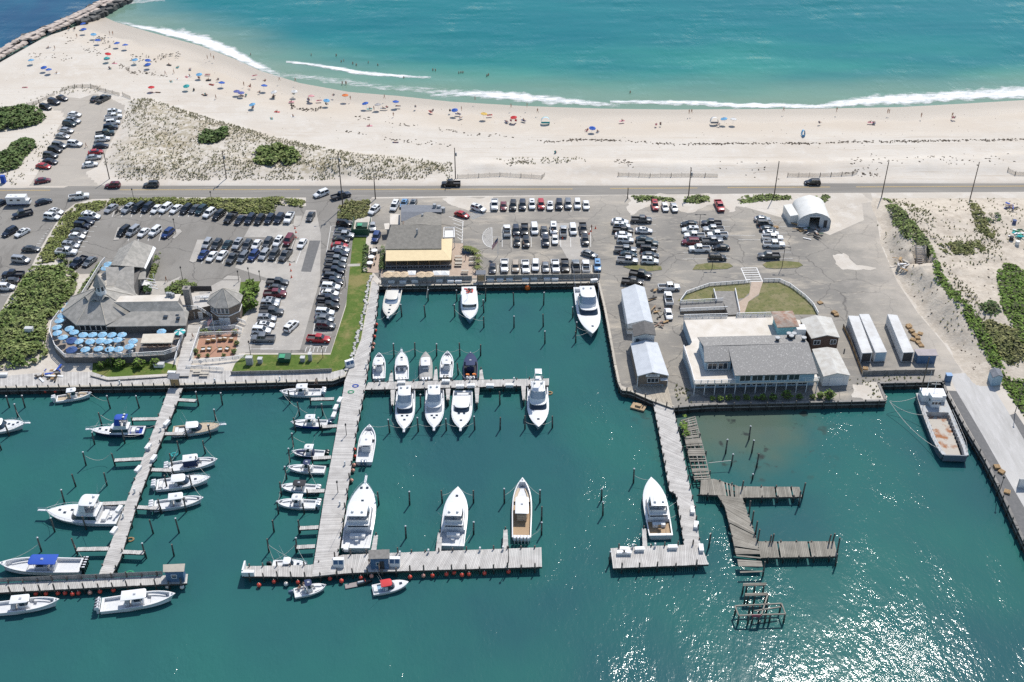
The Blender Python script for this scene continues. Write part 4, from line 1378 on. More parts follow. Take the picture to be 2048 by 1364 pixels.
mb.prism([(q.x - h2.off.x, q.y - h2.off.y) for q in PP([(283,574),(290,566),(304,572),(303,584),(291,588)])],0,1.0)
mb.build('body', ['white_paint'], h2.t)
mb = MB()
for k in range(60):
 q = h2.v((R.uniform(287,301), R.uniform(571,583),1.0))
 mb.ball(q, R.uniform(.2,.4),5,3, jit=.3, rng=R)
mb.build('foliage', [mat('planter_leaf', (.05,.10,.03),.9, island=.4)], h2.t, kind='stuff')
# --- round shingled tower and the deck joining it to the restaurant
h = House('round_tower', 'octagonal shingled tower with pointed roof and blue window band', 'building', 450,612)
tc_ = P(450,597,5.4) - h.off
for nm, r0, z0, z1, mm in (('wall', 3.7,0,5.35, 'wall_shingle'),('trim_band', 3.85,2.55,2.8, 'white_paint')):
 mb = MB()
 mb.prism([(tc_.x + r0 * math.cos(a), tc_.y + r0 * math.sin(a)) for a in ang], z0, z1)
 mb.build(nm, [mm], h.t)
mb = MB()
rg = [Vector((tc_.x + 4.4 * math.cos(a), tc_.y + 4.4 * math.sin(a),5.3)) for a in ang]
apx = Vector((tc_.x, tc_.y, 8.4))
for k in range(8):
 a, b = rg[k], rg[(k + 1) % 8]
 mb.add([a, b, apx],[(0,1,2)])
 mb.add([a, b, b - Vector((0,0,.2)), a - Vector((0,0,.2))],[(0,3,2,1)])
mb.build('roof', ['shingle_grey'], h.t)
mb = MB()
for k in range(8):
 mb.tube(rg[k], apx, .07,5)
mb.build('hip_cap', ['cap_timber'], h.t)
pt = lambda i: (tc_.x + 3.72 * math.cos(ang[i % 8]), tc_.y + 3.72 * math.sin(ang[i % 8]))
h.window(pt(5), pt(6),3.3,4.9,3, pane='window_blue', gap=.1)
h.window(pt(4), pt(5),3.3,4.9,2, pane='window_blue', gap=.1)
mb = MB()
for s in (-1,1):
 c = (Vector(pt(5)) + Vector(pt(6))) / 2
 mb.box((c.x + s * .7, c.y - .05,1.05),(1.3,.12,2.1),.12 * s)
mb.build('barn_door', ['wall_white'], h.t)
h2 = House('upper_deck', 'raised grey deck with dark windbreak between tower and chimney', 'deck', 400,610)
mb = MB()
mb.prism([(q.x - h2.off.x, q.y - h2.off.y) for q in PP([(376,596),(420,584),(424,610),(374,622)],2.9)],0,2.9,0, mtop=1)
mb.build('platform', ['wall_shingle', 'deck_pale'], h2.t)
mb = MB()
a, b = h2.v((366,582,2.9)), h2.v((424,582,2.9))
c = (a + b) / 2
mb.box((c.x, c.y, 3.6),((b - a).length, .15,1.5), math.atan2((b - a).y, (b - a).x))
mb.build('windbreak', ['wall_dark'], h2.t)
mb = MB()
q = h2.v((409,594,3.7))
mb.box((q.x, q.y, 3.7),(2.0,1.0,.08))
mb.box((q.x, q.y, 3.3),(.3,.3,.8))
mb.build('table', ['white_paint'], h2.t)
mb = MB()
for x in (386,402):
 q = h2.v((x, 640,0))
 mb.box((q.x, q.y + .3,1.1),(1.1,.1,2.1))
mb.build('door', ['wall_white'], h2.t)
h = House('bar_tent', 'cream canopy over the terrace bar', 'canopy', 317,690)
ct = [h.v(q) for q in ((286,668,4.0),(350,666,4.0),(344,685,3.7),(281,686,3.7))]
h.slab('canopy', [[(286,668,4.3),(350,666,4.3),(344,685,3.9),(281,686,3.9)]], mat('canvas_cream', (.66,.60,.50),.8, c2=(.60,.53,.43), scale=1),.25)
mb = MB()
for q in ct:
 mb.tube((q.x * .96, q.y, TZ),(q.x * .96, q.y, 3.9),.06,6)
mb.build('pole', ['rail_white'], h.t, kind='stuff')
mb = MB()
q = h.v((314,692, TZ))
mb.box((q.x, q.y + 1.2, TZ + .55),(6.6,1.3,1.1))
mb.build('bar_counter', ['wall_brown'], h.t)
# --- restaurant with the yellow awning
h = House('awning_restaurant', 'grey roofed waterfront restaurant with a long yellow awning', 'restaurant', 830,500)
h.slab('roof', [[(782,450,6.3),(883,450,6.3),(883,497,3.8),(769,498,3.8)]], 'shingle_dark')
h.slab('back_roof', [[(802,409,5.6),(882,411,5.6),(884,424,6.0),(802,424,6.0)],[(802,423.5,6.1),(852,423.5,6.1),(852,442,5.2),(802,442,5.2)]], 'slate_roof')
h.slab('side_roof', [[(852,424,6.3),(883,424,5.4),(883,451,5.4),(842,449,6.25)],[(852,424,6.3),(842,449,6.25),(802,451,5.0),(802,443,5.0)]], 'shingle_dark')
h.slab('lean_to_roof', [[(780,428,3.2),(800,428,3.2),(800,449,3.0),(780,449,3.0)],[(768,447,2.6),(780,446,2.6),(778,458,2.5),(770,459,2.5)]], 'membrane_roof')
h.slab('awning', [[(772,498,3.6),(882,496.5,3.6),(902.5,520,2.9),(771,522,2.9)],[(882,478,4.0),(905,477,3.6),(902.5,520,2.9),(882,497,3.6)]], 'awning_yellow', .08)
h.walls('wall', [(772,497),(882,496),(882,455),(784,455)],0,3.7, 'wall_dark', .6,3.8)
h.walls('back_wall', [(803,411),(882,412),(882,448),(803,448)],0,5.2, 'wall_shingle', .4,5.4)
h.walls('lean_to_wall', [(781,428),(800,428),(800,449),(781,449)],0,2.9, 'wall_white', .2,3.0)
gw = [h.v((x, y, 0)) for x, y in ((771,539),(903,537))]
d = (gw[1] - gw[0]).normalized()
mb = MB()
c = (gw[0] + gw[1]) / 2
mb.box((c.x, c.y + .2,.5),((gw[1] - gw[0]).length, .12,1.0), math.atan2(d.y, d.x))
mb.build('porch_wall', ['fence_grey'], h.t)
h.window((gw[0].x, gw[0].y + .12),(gw[1].x, gw[1].y + .12),.15,.9,12, frame='ac_grey', pane='wall_dark', name='porch_panel')
mb = MB()
for k in range(7):
 q = gw[0].lerp(gw[1],(k + .04) / 6.08)
 mb.box((q.x, q.y + .4,1.45),(.14,.14,2.9))
mb.build('porch_post', ['wood_tan'], h.t, kind='stuff')
mb = MB()
mb.add([(gw[0].x, gw[0].y + 3.4,.02),(gw[1].x, gw[1].y + 3.4,.02),(gw[1].x, gw[1].y + 3.4,2.9),(gw[0].x, gw[0].y + 3.4,2.9)],[(0,1,2,3)])
mb.build('inner_wall', ['wood_tan'], h.t)
mb = MB()
for (x, y, z, r_) in ((834,462,6.2,.25),(845,432,6.1,.3),(869,412,6.2,.5),(878,415,5.8,.55),(886,419,5.2,.6)):
 q = h.v((x, y, z))
 mb.tube((q.x, q.y, z - 1),(q.x, q.y, z + .6), r_, 8)
mb.build('roof_vent', ['ac_grey'], h.t, smooth=40)
h2 = House('entry_pergola', 'white pergola at the right end of the yellow awning', 'pergola', 898,475)
mb = MB()
cs = [h2.v(q) for q in ((888,455,3.2),(908,455,3.2),(909,474,3.2),(887,475,3.2))]
for a, b in zip(cs, cs[1:] + cs[:1]):
 mb.tube(a, b, .14,4)
for k in range(1,6):
 mb.tube(cs[0].lerp(cs[3], k / 6), cs[1].lerp(cs[2], k / 6),.08,4)
for q in cs:
 mb.tube((q.x, q.y, 0), q, .13,4)
mb.build('frame', ['white_paint'], h2.t)
h2.slab('shade', [[(890,461,3.25),(906,461,3.25),(907,474,3.25),(889,475,3.25)]], 'wall_white', .06)
def gable(h, nm, eav, rid, ze, zr, m, wall, ins=.35, z0=0., ov=.0):
 """eav: 4 eave corners (back left, back right, front right, front left), rid: back and front ridge"""
 bl, br, fr, fl = [(x, y, ze) for x, y in eav]
 rb, rf = [(x, y, zr) for x, y in rid]
 h.slab(nm + 'roof', [[rb, rf, fl, bl],[rb, br, fr, rf]], m)
 h.walls(nm + 'wall', eav, z0, ze - .1, wall, ins, ze)
 w = h.last
 for i0, i1, rr in ((3,2, rf),(0,1, rb)):
  a, b = w[i0], w[i1]
  c = (a + b) / 2
  mb = MB()
  mb.add([(a.x, a.y, ze - .1),(b.x, b.y, ze - .1),(c.x, c.y, zr - .25)],[(0,1,2)])
  mb.build(nm + 'gable', [wall], h.t)
 return w
# --- marina shed
h = House('marina_shed', 'long shed in three gabled sections with white metal roofs and a name board', 'shed', 1300,690)
gable(h, 'north_', [(1242.5,579),(1289,574),(1306,645),(1255,648)],[(1270,568),(1289,640)],3.2,4.3, 'metal_white', 'wall_white')
gable(h, 'middle_', [(1264,650),(1308,648),(1312,670),(1267,673)],[(1287.5,642),(1291,667)],5.0,6.1, mat('roof_charcoal', (.105,.10,.095),.9, c2=(.14,.135,.13), scale=1.5), 'wall_white')
w = gable(h, 'south_', [(1261,687),(1315,685),(1338,751),(1275,752)],[(1290,680),(1305.5,744)],3.2,4.4, 'metal_white', 'wall_shingle', .3)
fl, fr = w[3], w[2]
lerp2 = lambda f: fl.lerp(fr, f)
h.window(lerp2(.32), lerp2(.70),1.2,2.4,3, gap=.02, push=.04)
sg = (fr - fl).normalized()
ag = math.atan2(sg.y, sg.x)
c = lerp2(.49)
mb = MB()
mb.box((0,0,0),(3.1,.08,.62))
sb = mb.build('name_board', ['white_paint'], h.t, loc=(c.x, c.y - .08,3.12), rz=ag)
fc = bpy.data.curves.new('name_lettering', 'FONT')
fc.body = 'MARINA'
fc.size = .58
fc.align_x = 'CENTER'
fc.align_y = 'CENTER'
fc.extrude = .012
fc.materials.append(mat('letter_navy', (.03,.045,.13),.6))
tmp = bpy.data.objects.new('tmp', fc)
lm = bpy.data.meshes.new_from_object(tmp)
bpy.data.objects.remove(tmp)
fo = obj('name_lettering', lm, sb, (0,-.055,0))
fo.rotation_euler = (math.pi / 2,0,0)
mb = MB()
for q in (w[3], w[2]):
 mb.box((q.x, q.y - .04,1.55),(.16,.16,3.1))
mb.build('corner_board', ['wall_white'], h.t, kind='stuff')
mb = MB()
q = lerp2(.86)
mb.box((q.x, q.y - .5,2.35),(1.6,1.0,.08), ag)
mb.build('door_canopy', ['white_paint'], h.t)
mb = MB()
q = h.v((1258,665,0))
mb.box((q.x, q.y, 1.6),(1.8,2.6,.15))
mb.build('side_landing', ['deck_new'], h.t)
mb = MB()
a, b = h.v((1279,689,4.9)), h.v((1283,689,4.9))
q = h.v((1275,679,4.2))
mb.box((q.x, q.y - .1,4.0),(.7,.1,.8))
mb.build('small_window', ['window_dark'], h.t)
h2 = House('shed_bench', 'pale blue bench in the shade before the shed gable', 'bench', 1303,772)
mb = MB()
mb.box((0,0,.45),(5.5,.5,.08))
for x in (-2.4,0,2.4):
 mb.box((x, 0,.2),(.1,.4,.4))
mb.build('seat', ['wall_pale_blue'], h2.t)
# --- blue and white club house
h = House('club_house', 'two storey pale blue club house with grey roof and wide white roof deck', 'building', 1500,740)
CZ = 3.2
DECK = [(1367,636),(1545,631),(1600,640),(1612,690),(1638,762),(1388,768),(1381,740),(1366,694),(1380,690),(1384,684)]
dp = [(q.x - h.off.x, q.y - h.off.y) for q in PP(DECK, CZ)]
mb = MB()
mb.prism(dp, CZ - .35, CZ)
mb.build('roof_deck', ['membrane_roof'], h.t)
cxy = Vector((sum(q[0] for q in dp) / len(dp), sum(q[1] for q in dp) / len(dp)))
gi = [(q[0] + (cxy.x - q[0]) * .01, q[1] + (2.6 if q[1] < cxy.y - 8 else 0)) for q in dp]
mb = MB()
mb.prism(gi, 0, CZ - .34)
mb.build('ground_floor', ['wall_pale_blue'], h.t)
h.slab('roof', [[(1395,674,6.3),(1603,669,6.3),(1617,686,6.9),(1407,692,6.9)],[(1407,692,6.9),(1456,692,6.9),(1461,722,5.9),(1409,724,5.9)],[(1456,692,6.9),(1617,686,6.9),(1636,747,5.7),(1470,751,5.7)]], 'gravel_roof', .22)
h.walls('upper_wall', [(1397,676),(1603,671),(1614,690),(1456,692),(1461,721),(1410,722)], CZ, 5.75, 'wall_pale_blue', .3,5.9)
h.walls('dining_wall', [(1457,693),(1616,688),(1633,744),(1471,748)], CZ, 5.55, 'wall_pale_blue', .3,5.8)
w = h.last
h.window(w[3].lerp(w[2],.04), w[3].lerp(w[2],.82), CZ + .5, CZ + 2.0,5, push=.05, gap=.35)
a, b = h.v((1411,742, CZ)), h.v((1457,741, CZ))
h.window((a.x + .2, a.y - .05),(b.x - .2, b.y - .05), CZ + .5, CZ + 2.2,2, push=.0, gap=.3)
gl = [Vector(gi[5]), Vector(gi[4])]
h.window(gl[0].lerp(gl[1],.02), gl[0].lerp(gl[1],.95),.5,2.5,10, push=.06, gap=.5)
mb = MB()
for k in range(13):
 q = Vector(dp[5]).lerp(Vector(dp[4]),(k + .1) / 12.2)
 mb.box((q.x, q.y + .15, CZ / 2),(.16,.16, CZ))
mb.build('verandah_post', ['rail_white'], h.t, kind='stuff')
h.slab('kiosk_roof', [[(1542,623,5.9),(1585,621,5.9),(1571,638,6.7)],[(1585,621,5.9),(1599,653,5.9),(1571,638,6.7)],[(1599,653,5.9),(1555,655,5.9),(1571,638,6.7)],[(1555,655,5.9),(1542,623,5.9),(1571,638,6.7)]], 'rust_roof', .15)
h.walls('kiosk_wall', [(1545,625),(1584,623),(1597,652),(1556,654)], CZ, 5.85, mat('wall_teal', (.22,.45,.48),.7),.5,5.9)
mb = MB()
q = h.v((1596,665, CZ))
mb.box((q.x, q.y, CZ + .8),(3.0,2.2,1.6))
mb.build('roof_cabinet', ['wall_white'], h.t)
mb = MB()
for (x, y, z) in ((1554.5,682,6.6),(1577,674,6.5),(1582,678,6.6),(1587,674,6.5),(1607,681,6.7)):
 q = h.v((x, y, z))
 mb.tube((q.x, q.y, 5.8),(q.x, q.y, 7.4),.42,8)
 mb.tube((q.x, q.y, 7.4),(q.x, q.y, 7.65),.6,8, mi=1)
mb.build('roof_vent', ['wall_dark', 'ac_grey'], h.t, smooth=40)
railing('white balcony rail along the club house front', [(1388,767.5),(1470,765.5),(1638,761.5)], CZ + .01,1.0)
railing('white rail along the left side of the club house deck', [(1367,697),(1381,740),(1388,767)], CZ + .01,1.0)
railing('white rail along the back of the club house deck', [(1368,636),(1455,634)], CZ + .01,1.0)
railing('white rail behind the club house deck right of the ramp', [(1473,633),(1544,631)], CZ + .01,1.0)
railing('white lattice rail round the left dry lawn', [(1360,606),(1373,588),(1418,572),(1500,565.5)],.02,.9)
railing('white lattice rail round the right dry lawn', [(1527,563.5),(1558,563),(1580,573),(1610,596),(1626,612),(1636,631)],.02,.9)
h2 = House('access_ramp', 'grey zigzag access ramp with white rails behind the club house', 'ramp', 1420,615)
rp = [h2.v(q) for q in ((1360,606,.8),(1446,602,1.6),(1455,618,1.6),(1362,622,.8))]
mb = MB()
mb.prism([(q.x, q.y) for q in rp],0,[q.z for q in rp],0, mtop=1)
q4 = [h2.v(q) for q in ((1428,582,.4),(1470,582,.4),(1478,628,3.1),(1457,630,3.1),(1447,604,1.6),(1432,605,1.5))]
mb.prism([(q.x, q.y) for q in q4],0,[q.z for q in q4],0, mtop=1)
mb.build('ramp_deck', ['wall_shingle', 'timber_grey'], h2.t)
railing('white rail on the long arm of the access ramp', [(1361,607),(1446,602)],0,.9, zs=[.85,1.65])
railing('white rail on the outer arm of the access ramp', [(1360,623),(1455,619)],0,.9, zs=[.85,1.65])
railing('white rail up the right side of the access ramp', [(1470,582),(1474,603),(1479,628)],0,.9, zs=[.4,1.6,3.1])
railing('white rail up the left side of the access ramp', [(1427,583),(1433,604)],0,.9, zs=[.5,1.6])
h = House('annex', 'dark brown annex with pale gable roof and two white windows', 'building', 1640,660)
w = gable(h, '', [(1600,639),(1663,635),(1680,675),(1623,677)],[(1631,630),(1654.5,670)],4.2,5.2, 'metal_cream', 'wall_brown', .3)
for f0, f1 in ((.08,.34),(.70,.94)):
 h.window(w[3].lerp(w[2], f0), w[3].lerp(w[2], f1),2.3,3.5,1, push=.05)
h = House('garage', 'cream roofed garage with white doors beside the club house', 'garage', 1665,730)
w = gable(h, '', [(1624,698),(1674,697),(1701,751),(1647,753)],[(1654.5,694),(1675,746)],2.9,3.7, 'metal_cream', 'wall_white', .3)
mb = MB()
c = w[3].lerp(w[2],.52)
sg = (w[2] - w[3]).normalized()
mb.box((c.x, c.y - .05,1.2),(3.0,.08,2.3), math.atan2(sg.y, sg.x))
mb.build('garage_door', ['white_paint'], h.t)
mb = MB()
q = h.v((1688,705,3.3))
mb.tube((q.x, q.y, 2.9),(q.x, q.y, 4.3),.15,8)
mb.build('vent_pipe', ['wall_dark'], h.t)
# --- fabric hoop building
h = House('hoop_building', 'white fabric hoop building with a big dark doorway', 'building', 1625,450)
fl, fr = h.v((1595,455,0)), h.v((1660,456,0))
ax = (fr - fl).normalized()
dep = (h.v((1583,419,0)) - fl)
prof = [(0,0),(.005,.46),(.05,.62),(.14,.76),(.30,.90),(.5,1.0),(.70,.90),(.86,.76),(.95,.62),(.995,.46),(1,0)]
Wd, Hh = (fr - fl).length, 4.75
r0 = [fl + ax * Wd * u + Vector((0,0, v * Hh)) for u, v in prof]
r1 = [q + dep for q in r0]
mb = MB()
mb.loft([r0, r1], False)
mb.loft([[q + Vector((0,0,-.06)) for q in r1],[q + Vector((0,0,-.06)) for q in r0]], False)
mb.build('cover', ['fabric_white'], h.t, smooth=50)
nrm = Vector((ax.y, -ax.x, 0))
mb = MB()
dr = [fl + ax * Wd * .34, fl + ax * Wd * .65]
dh = 3.3
u0 = [q + nrm * -.25 for q in r0]
front = u0[:6] + []
mb.add([u0[0], u0[1], u0[2], u0[3], u0[4], dr[0] + Vector((0,0, dh)) - nrm * .25, dr[0] - nrm * .25],[(0,6,5,4,3,2,1)])
mb.add([u0[10], u0[9], u0[8], u0[7], u0[6], dr[1] + Vector((0,0, dh)) - nrm * .25, dr[1] - nrm * .25],[(0,1,2,3,4,5,6)])
mb.add([u0[4], u0[5], u0[6], dr[1] + Vector((0,0, dh)) - nrm * .25, dr[0] + Vector((0,0, dh)) - nrm * .25],[(0,4,3,2,1)])
mb.build('front_wall', [mat('fabric_shade', (.52,.55,.57),.7, c2=(.46,.49,.51), scale=1.5)], h.t)  # white cover fabric again, with the shade of the front put into its colour
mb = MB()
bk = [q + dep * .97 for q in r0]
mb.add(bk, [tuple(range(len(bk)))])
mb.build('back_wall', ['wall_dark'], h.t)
mb = MB()
c = (dr[0] + dr[1]) / 2 - nrm * .15
mb.box((c.x, c.y, dh + .2),(Wd * .34,.25,.4), math.atan2(ax.y, ax.x))
mb.build('door_header', ['metal_white'], h.t)
mb = MB()
c = fl + ax * Wd * .84 - nrm * .2
mb.box((c.x, c.y, 1.15),(.9,.12,2.2), math.atan2(ax.y, ax.x))
mb.build('side_door', ['wall_dark'], h.t)
h2 = House('lean_to', 'white fabric lean-to on the left of the hoop building', 'shed', 1583,447)
q = h2.v((1586,447,0))
mb = MB()
mb.prism([(q.x - 1.2, q.y - .4),(q.x + 1.0, q.y - .4),(q.x + .4, q.y + 6),(q.x - 1.8, q.y + 6)],0,[2.6,3.0,3.0,2.6])
mb.build('cover', ['fabric_white'], h2.t)
# --- trailers, sheds and walls on the right
for lab, top in (('leftmost long white storage container', [(1696.5,631),(1718,632),(1745,705),(1724,706)]),('middle long white storage container, hard beside the leftmost one', [(1718.5,628),(1738,628),(1774,704),(1751,705)]),('rightmost long white storage container, beside the pallets', [(1775,628),(1794.5,630),(1828,704),(1806,705)])):
 h = House('storage_container', lab, 'container', *top[3])
 h.t['group'] = 'white storage containers'
 pts = [h.v((x, y, 2.8)) for x, y in top]
 mb = MB()
 mb.prism([(q.x, q.y) for q in pts],.15,2.8,0, mtop=1)
 mb.build('body', ['wall_white', 'container_top'], h.t)
 mb = MB()
 for f in range(1,24):
  a, b = pts[0].lerp(pts[3], f / 24), pts[1].lerp(pts[2], f / 24)
  for q, s in ((a, -1),(b, 1)):
   mb.box((q.x + s * .03, q.y, 1.5),(.1,.12,2.5), math.atan2((pts[3] - pts[0]).y, (pts[3] - pts[0]).x))
 mb.build('rib', ['wall_white'], h.t, kind='stuff')
 mb = MB()
 c = (pts[2] + pts[3]) / 2
 mb.box((c.x, c.y - .04,1.45),((pts[2] - pts[3]).length * .82,.08,2.3), math.atan2((pts[2] - pts[3]).y, (pts[2] - pts[3]).x))
 mb.build('open_end' if 'middle' not in lab else 'end_door', ['wall_dark' if 'middle' not in lab else 'wall_pale_blue'], h.t)
h = House('blue_shed', 'low navy blue shed with pinkish flat roof at the container end', 'shed', 1850,720)
h.slab('roof', [[(1828,698,2.6),(1872,698,2.6),(1876,711,2.4),(1836,711,2.4)]], mat('roof_pink', (.42,.37,.37),.8, c2=(.36,.32,.31), scale=1),.12)
h.walls('wall', [(1829,699),(1871,699),(1875,710),(1836,710)],0,2.4, 'wall_blue', .15,2.5)
h = House('storage_shed', 'small grey shed with dark roof beside the concrete driveway', 'shed', 1990,765)
w = gable(h, '', [(1979,740),(2001,738),(2007,753),(1986,755)],[(1989,735),(1998,750)],2.5,3.2, 'slate_roof', 'wall_pale_blue', .1)
h = House('ticket_booth', 'tiny blue booth at the head of the right pier', 'booth', 1895,762)
q = h.v((1895,762,0))
mb = MB()
mb.box((0,0,.9),(1.2,1.1,1.8))
mb.build('body', ['wall_blue'], h.t)
mb = MB()
mb.box((0,0,1.87),(1.35,1.25,.12))
mb.build('roof', [mat('roof_blue', (.14,.28,.48),.5)], h.t)
fence('tan timber retaining fence beside the containers', [(1686,656),(1700,685),(1724,748)],1.0, m='wood_tan', post='timber_dark')
fence('low grey retaining wall below the containers', [(1725,750),(1790,748),(1868,747)],1.1, m='timber_grey')
fence('grey utility cabinet standing at the right picture edge', [(2034,975),(2062,975)],2.2, m='wall_white', post='ac_grey', name='utility_cabinet', cat='cabinet')
for lab, roof, wallz, wm in (('small blue dock hut with tan roof at the left outer dock', [(326,1129),(370,1127),(368,1143),(326,1144)],2.5, 'wall_blue'),('blue fuel hut with tan roof in the middle of the outer dock', [(737,1100),(779,1098.5),(779,1117),(737,1118)],2.6, 'wall_blue')):
 h = House('dock_hut', lab, 'hut', *roof[3])
 h.slab('roof', [[(x, y, DZ + wallz + (.5 if i < 2 else .1)) for i, (x, y) in enumerate(roof)]], 'timber_grey' if 'left' not in lab else 'cap_timber', .14)
 h.walls('wall', [(roof[0][0] + 2, roof[0][1]),(roof[1][0] - 2, roof[1][1]),(roof[2][0] - 2, roof[2][1]),(roof[3][0] + 2, roof[3][1])], DZ, DZ + wallz, wm, .12, DZ + wallz + .2)
 w = h.last
 h.window(w[3].lerp(w[2],.30), w[3].lerp(w[2],.62) if 'left' in lab else w[3].lerp(w[2],.50), DZ + 1.0, DZ + 1.9,1, push=.03, pane='window_blue')
 if 'fuel' in lab:
  mb = MB()
  c = w[3].lerp(w[2],.63)
  mb.box((c.x, c.y - .02, DZ + 1.05),(.9,.06,2.0))
  mb.build('doorway', ['wall_dark'], h.t)
for lab, x, y, z in (('white fuel dispenser cabinet left of the fuel hut', 678,1132, DZ),('white fuel dispenser cabinet right of the fuel hut', 790,1130, DZ),('white ice cabinet where boardwalk meets lawn', 700,733,.0)):
 p = P(x, y, z)
 t = thing('fuel_cabinet', lab, 'cabinet', p, 0 if y > 1000 else .5, 'white dispenser cabinets')
 mb = MB()
 mb.loft([[(-1,-.5,0),(1,-.5,0),(1,.6,0),(-1,.6,0)],[(-1,-.5,.8),(1,-.5,.8),(1,.6,.8),(-1,.6,.8)],[(-1,-.1,1.7),(1,-.1,1.7),(1,.6,1.7),(-1,.6,1.7)]], True, False, True)
 mb.build('body', ['white_paint'], t)
 for s in (-1,1):
  mb = MB()
  mb.add([(s * .48 - .38,-.46,.9),(s * .48 + .38,-.46,.9),(s * .48 + .38,-.14,1.6),(s * .48 - .38,-.14,1.6)],[(0,1,2,3)])
  mb.build('door', ['wall_blue'], t, loc=(0,-.03,0))
h = House('white_counter', 'white open counter on the tip of the outer dock', 'counter', 497,1145)
mb = MB()
q = h.v((497,1150, DZ))
mb.box((q.x, q.y, DZ + .5),(2.3,.7,1.0))
mb.box((q.x - 1.0, q.y + 1.3, DZ + .6),(.3,2.4,1.2))
mb.build('body', ['white_paint'], h.t)
def gate(label, px, py, z):
 p = P(px, py, z)
 t = thing('dock_gate', label, 'gate', p, 0, 'roofed dock gates')
 for s in (-1,1):
  mb = MB()
  mb.box((s * .95,0,1.2),(.16,.16,2.4))
  mb.build('post', ['timber_grey'], t)
 mb = MB()
 mb.loft([[(-1.25,-.7,2.35),(1.25,-.7,2.35),(1.25,.9,2.6),(-1.25,.9,2.6)],[(-1.25,-.7,2.45),(1.25,-.7,2.45),(1.25,.9,2.7),(-1.25,.9,2.7)]], True, True, True)
 mb.build('roof', ['slate_roof'], t)
 for k in range(6):
  mb = MB()
  mb.box((-.75 + .3 * k, -.05,.9),(.28,.06,1.7))
  mb.build('plank', ['wood_tan'], t)
gate('roofed gate with tan boards between terrace and bottom parking row', 962,562,.13)
gate('tan boarded gate at the head of the left pier', 351,771,.1)
for lab, x, y, s, lid in (('dark green dumpster with open lid on the lawn edge', 570,722,1.0, 'green_lid'),('bright lidded green dumpster inside the dark green enclosure', 724,458,1.1, 'green_lid')):
 p = P(x, y, .02)
 t = thing('dumpster', lab, 'dumpster', p, 0, 'green dumpsters')
 mb = MB()
 mb.loft([[(-1.3 * s, -.8,.1),(1.3 * s, -.8,.1),(1.3 * s, .9,.1),(-1.3 * s, .9,.1)],[(-1.5 * s, -1,1.3),(1.5 * s, -1,1.3),(1.5 * s, 1,1.6),(-1.5 * s, 1,1.6)]], True, True, True)
 mb.build('body', ['green_metal'], t)
 mb = MB()
 mb.box((-.5,0,1.52),(1.3,1.7,.06), tilt=0)
 mb.build('lid', [lid], t)
h = House('dumpster_enclosure', 'dark green board enclosure round the dumpster by the lawn', 'enclosure', 722,470)
mb = MB()
pe = [h.v((x, y, 0)) for x, y in ((709,446),(742,446),(738,471),(704,471))]
for a, b in ((pe[3], pe[2]),(pe[0], pe[3]),(pe[1], pe[2])):
 c = (a + b) / 2
 mb.box((c.x, c.y, 1.0),((b - a).length, .1,2.0), math.atan2((b - a).y, (b - a).x))
mb.build('panel', ['green_metal'], h.t, kind='stuff')
for lab, x, y, w_, hh in (('tall grey utility cabinet at the left end of the lawn', 500,728,1.5,2.0),('squat grey utility cabinet left of the green dumpster', 521,725,1.0,1.2),('squat grey utility cabinet right of the green dumpster', 606,722,1.0,1.1),('slim grey utility cabinet beside the squat one on the lawn', 621,720,.8,1.9),('white propane tank cover on the terrace lawn', 319,733,2.3,.9),('white generator box inside the left thicket', 62,672,1.9,2.4)):
 p = P(x, y, .02)
 t = thing('utility_cabinet', lab, 'utility cabinet', p, R.uniform(-.05,.05), 'grey utility cabinets' if 'grey' in lab else None)
 mb = MB()
 mb.box((0,0, hh / 2),(w_, 1.0, hh))
 mb.build('body', ['ac_grey' if 'grey' in lab else 'wall_white'], t)
 mb = MB()
 mb.box((0,0, hh + .04),(w_ + .12,1.12,.08))
 mb.build('top', ['container_top'], t)
p = P(1277,814, WZ + .3)
t = thing('raft', 'tan plywood raft with a low box floating by the slanted wall', 'raft', p, math.radians(-24))
mb = MB()
mb.box((0,0,0),(3.2,2.0,.35))
mb.build('platform', [mat('plywood', (.45,.32,.19),.8, c2=(.38,.27,.16), scale=1.5)], t)
mb = MB()
mb.box((-.1,.1,.4),(1.3,.9,.45))
mb.build('box', ['plywood'], t)
mb = MB()
for k in range(6):
 mb.box((-.5 + .2 * k, 0,.13),(.14,1.1,.03))
for y in (-.5,0,.5):
 mb.box((0, y, .06),(1.15,.1,.1))
pallet = mb.mesh('pallet_boards', ['wood_tan'])
PL = '''1817,655,3 1823,664,4 1829,671,3 1835,677,3 1818,652,2 1840,668,2 1836,686,3 1842,692,2 1826,680,2 1668,627,4 1672,631,3 1731,738,2 1993,936,4 2003,945,3 2014,985,3 1640,606,2 1552,455,2 1602,462,2'''
PLM = {'the rightmost white container': (1800,665), 'the blue shed': (1850,705), 'the annex': (1640,650), 'the retaining fence corner': (1727,745), 'the landing craft': (1925,905), 'the hoop building': (1625,430), 'the right dry lawn': (1600,600), 'the edge of the concrete driveway': (2030,960)}
for tok in PL.split():
 x, y, n = (float(q) for q in tok.split(','))
 rz = R.uniform(-.7,.7)
 p = P(x, y, 0)
 lab = rel('stack of tan pallets', x, y, PLM)
 t = thing('pallet_stack', lab, 'pallet stack', p, rz, 'stacks of tan pallets')
 for k in range(int(n)):
  obj('pallet', pallet, t, (R.uniform(-.06,.06), R.uniform(-.06,.06),.02 + .15 * k), R.uniform(-.08,.08))
mb = MB()
mb.box((0,0,.74),(1.9,.75,.06))
pt_top = mb.mesh('table_top', ['cap_timber'])
mb = MB()
mb.box((0,0,.45),(1.9,.28,.05))
pt_bench = mb.mesh('bench', ['cap_timber'])
mb = MB()
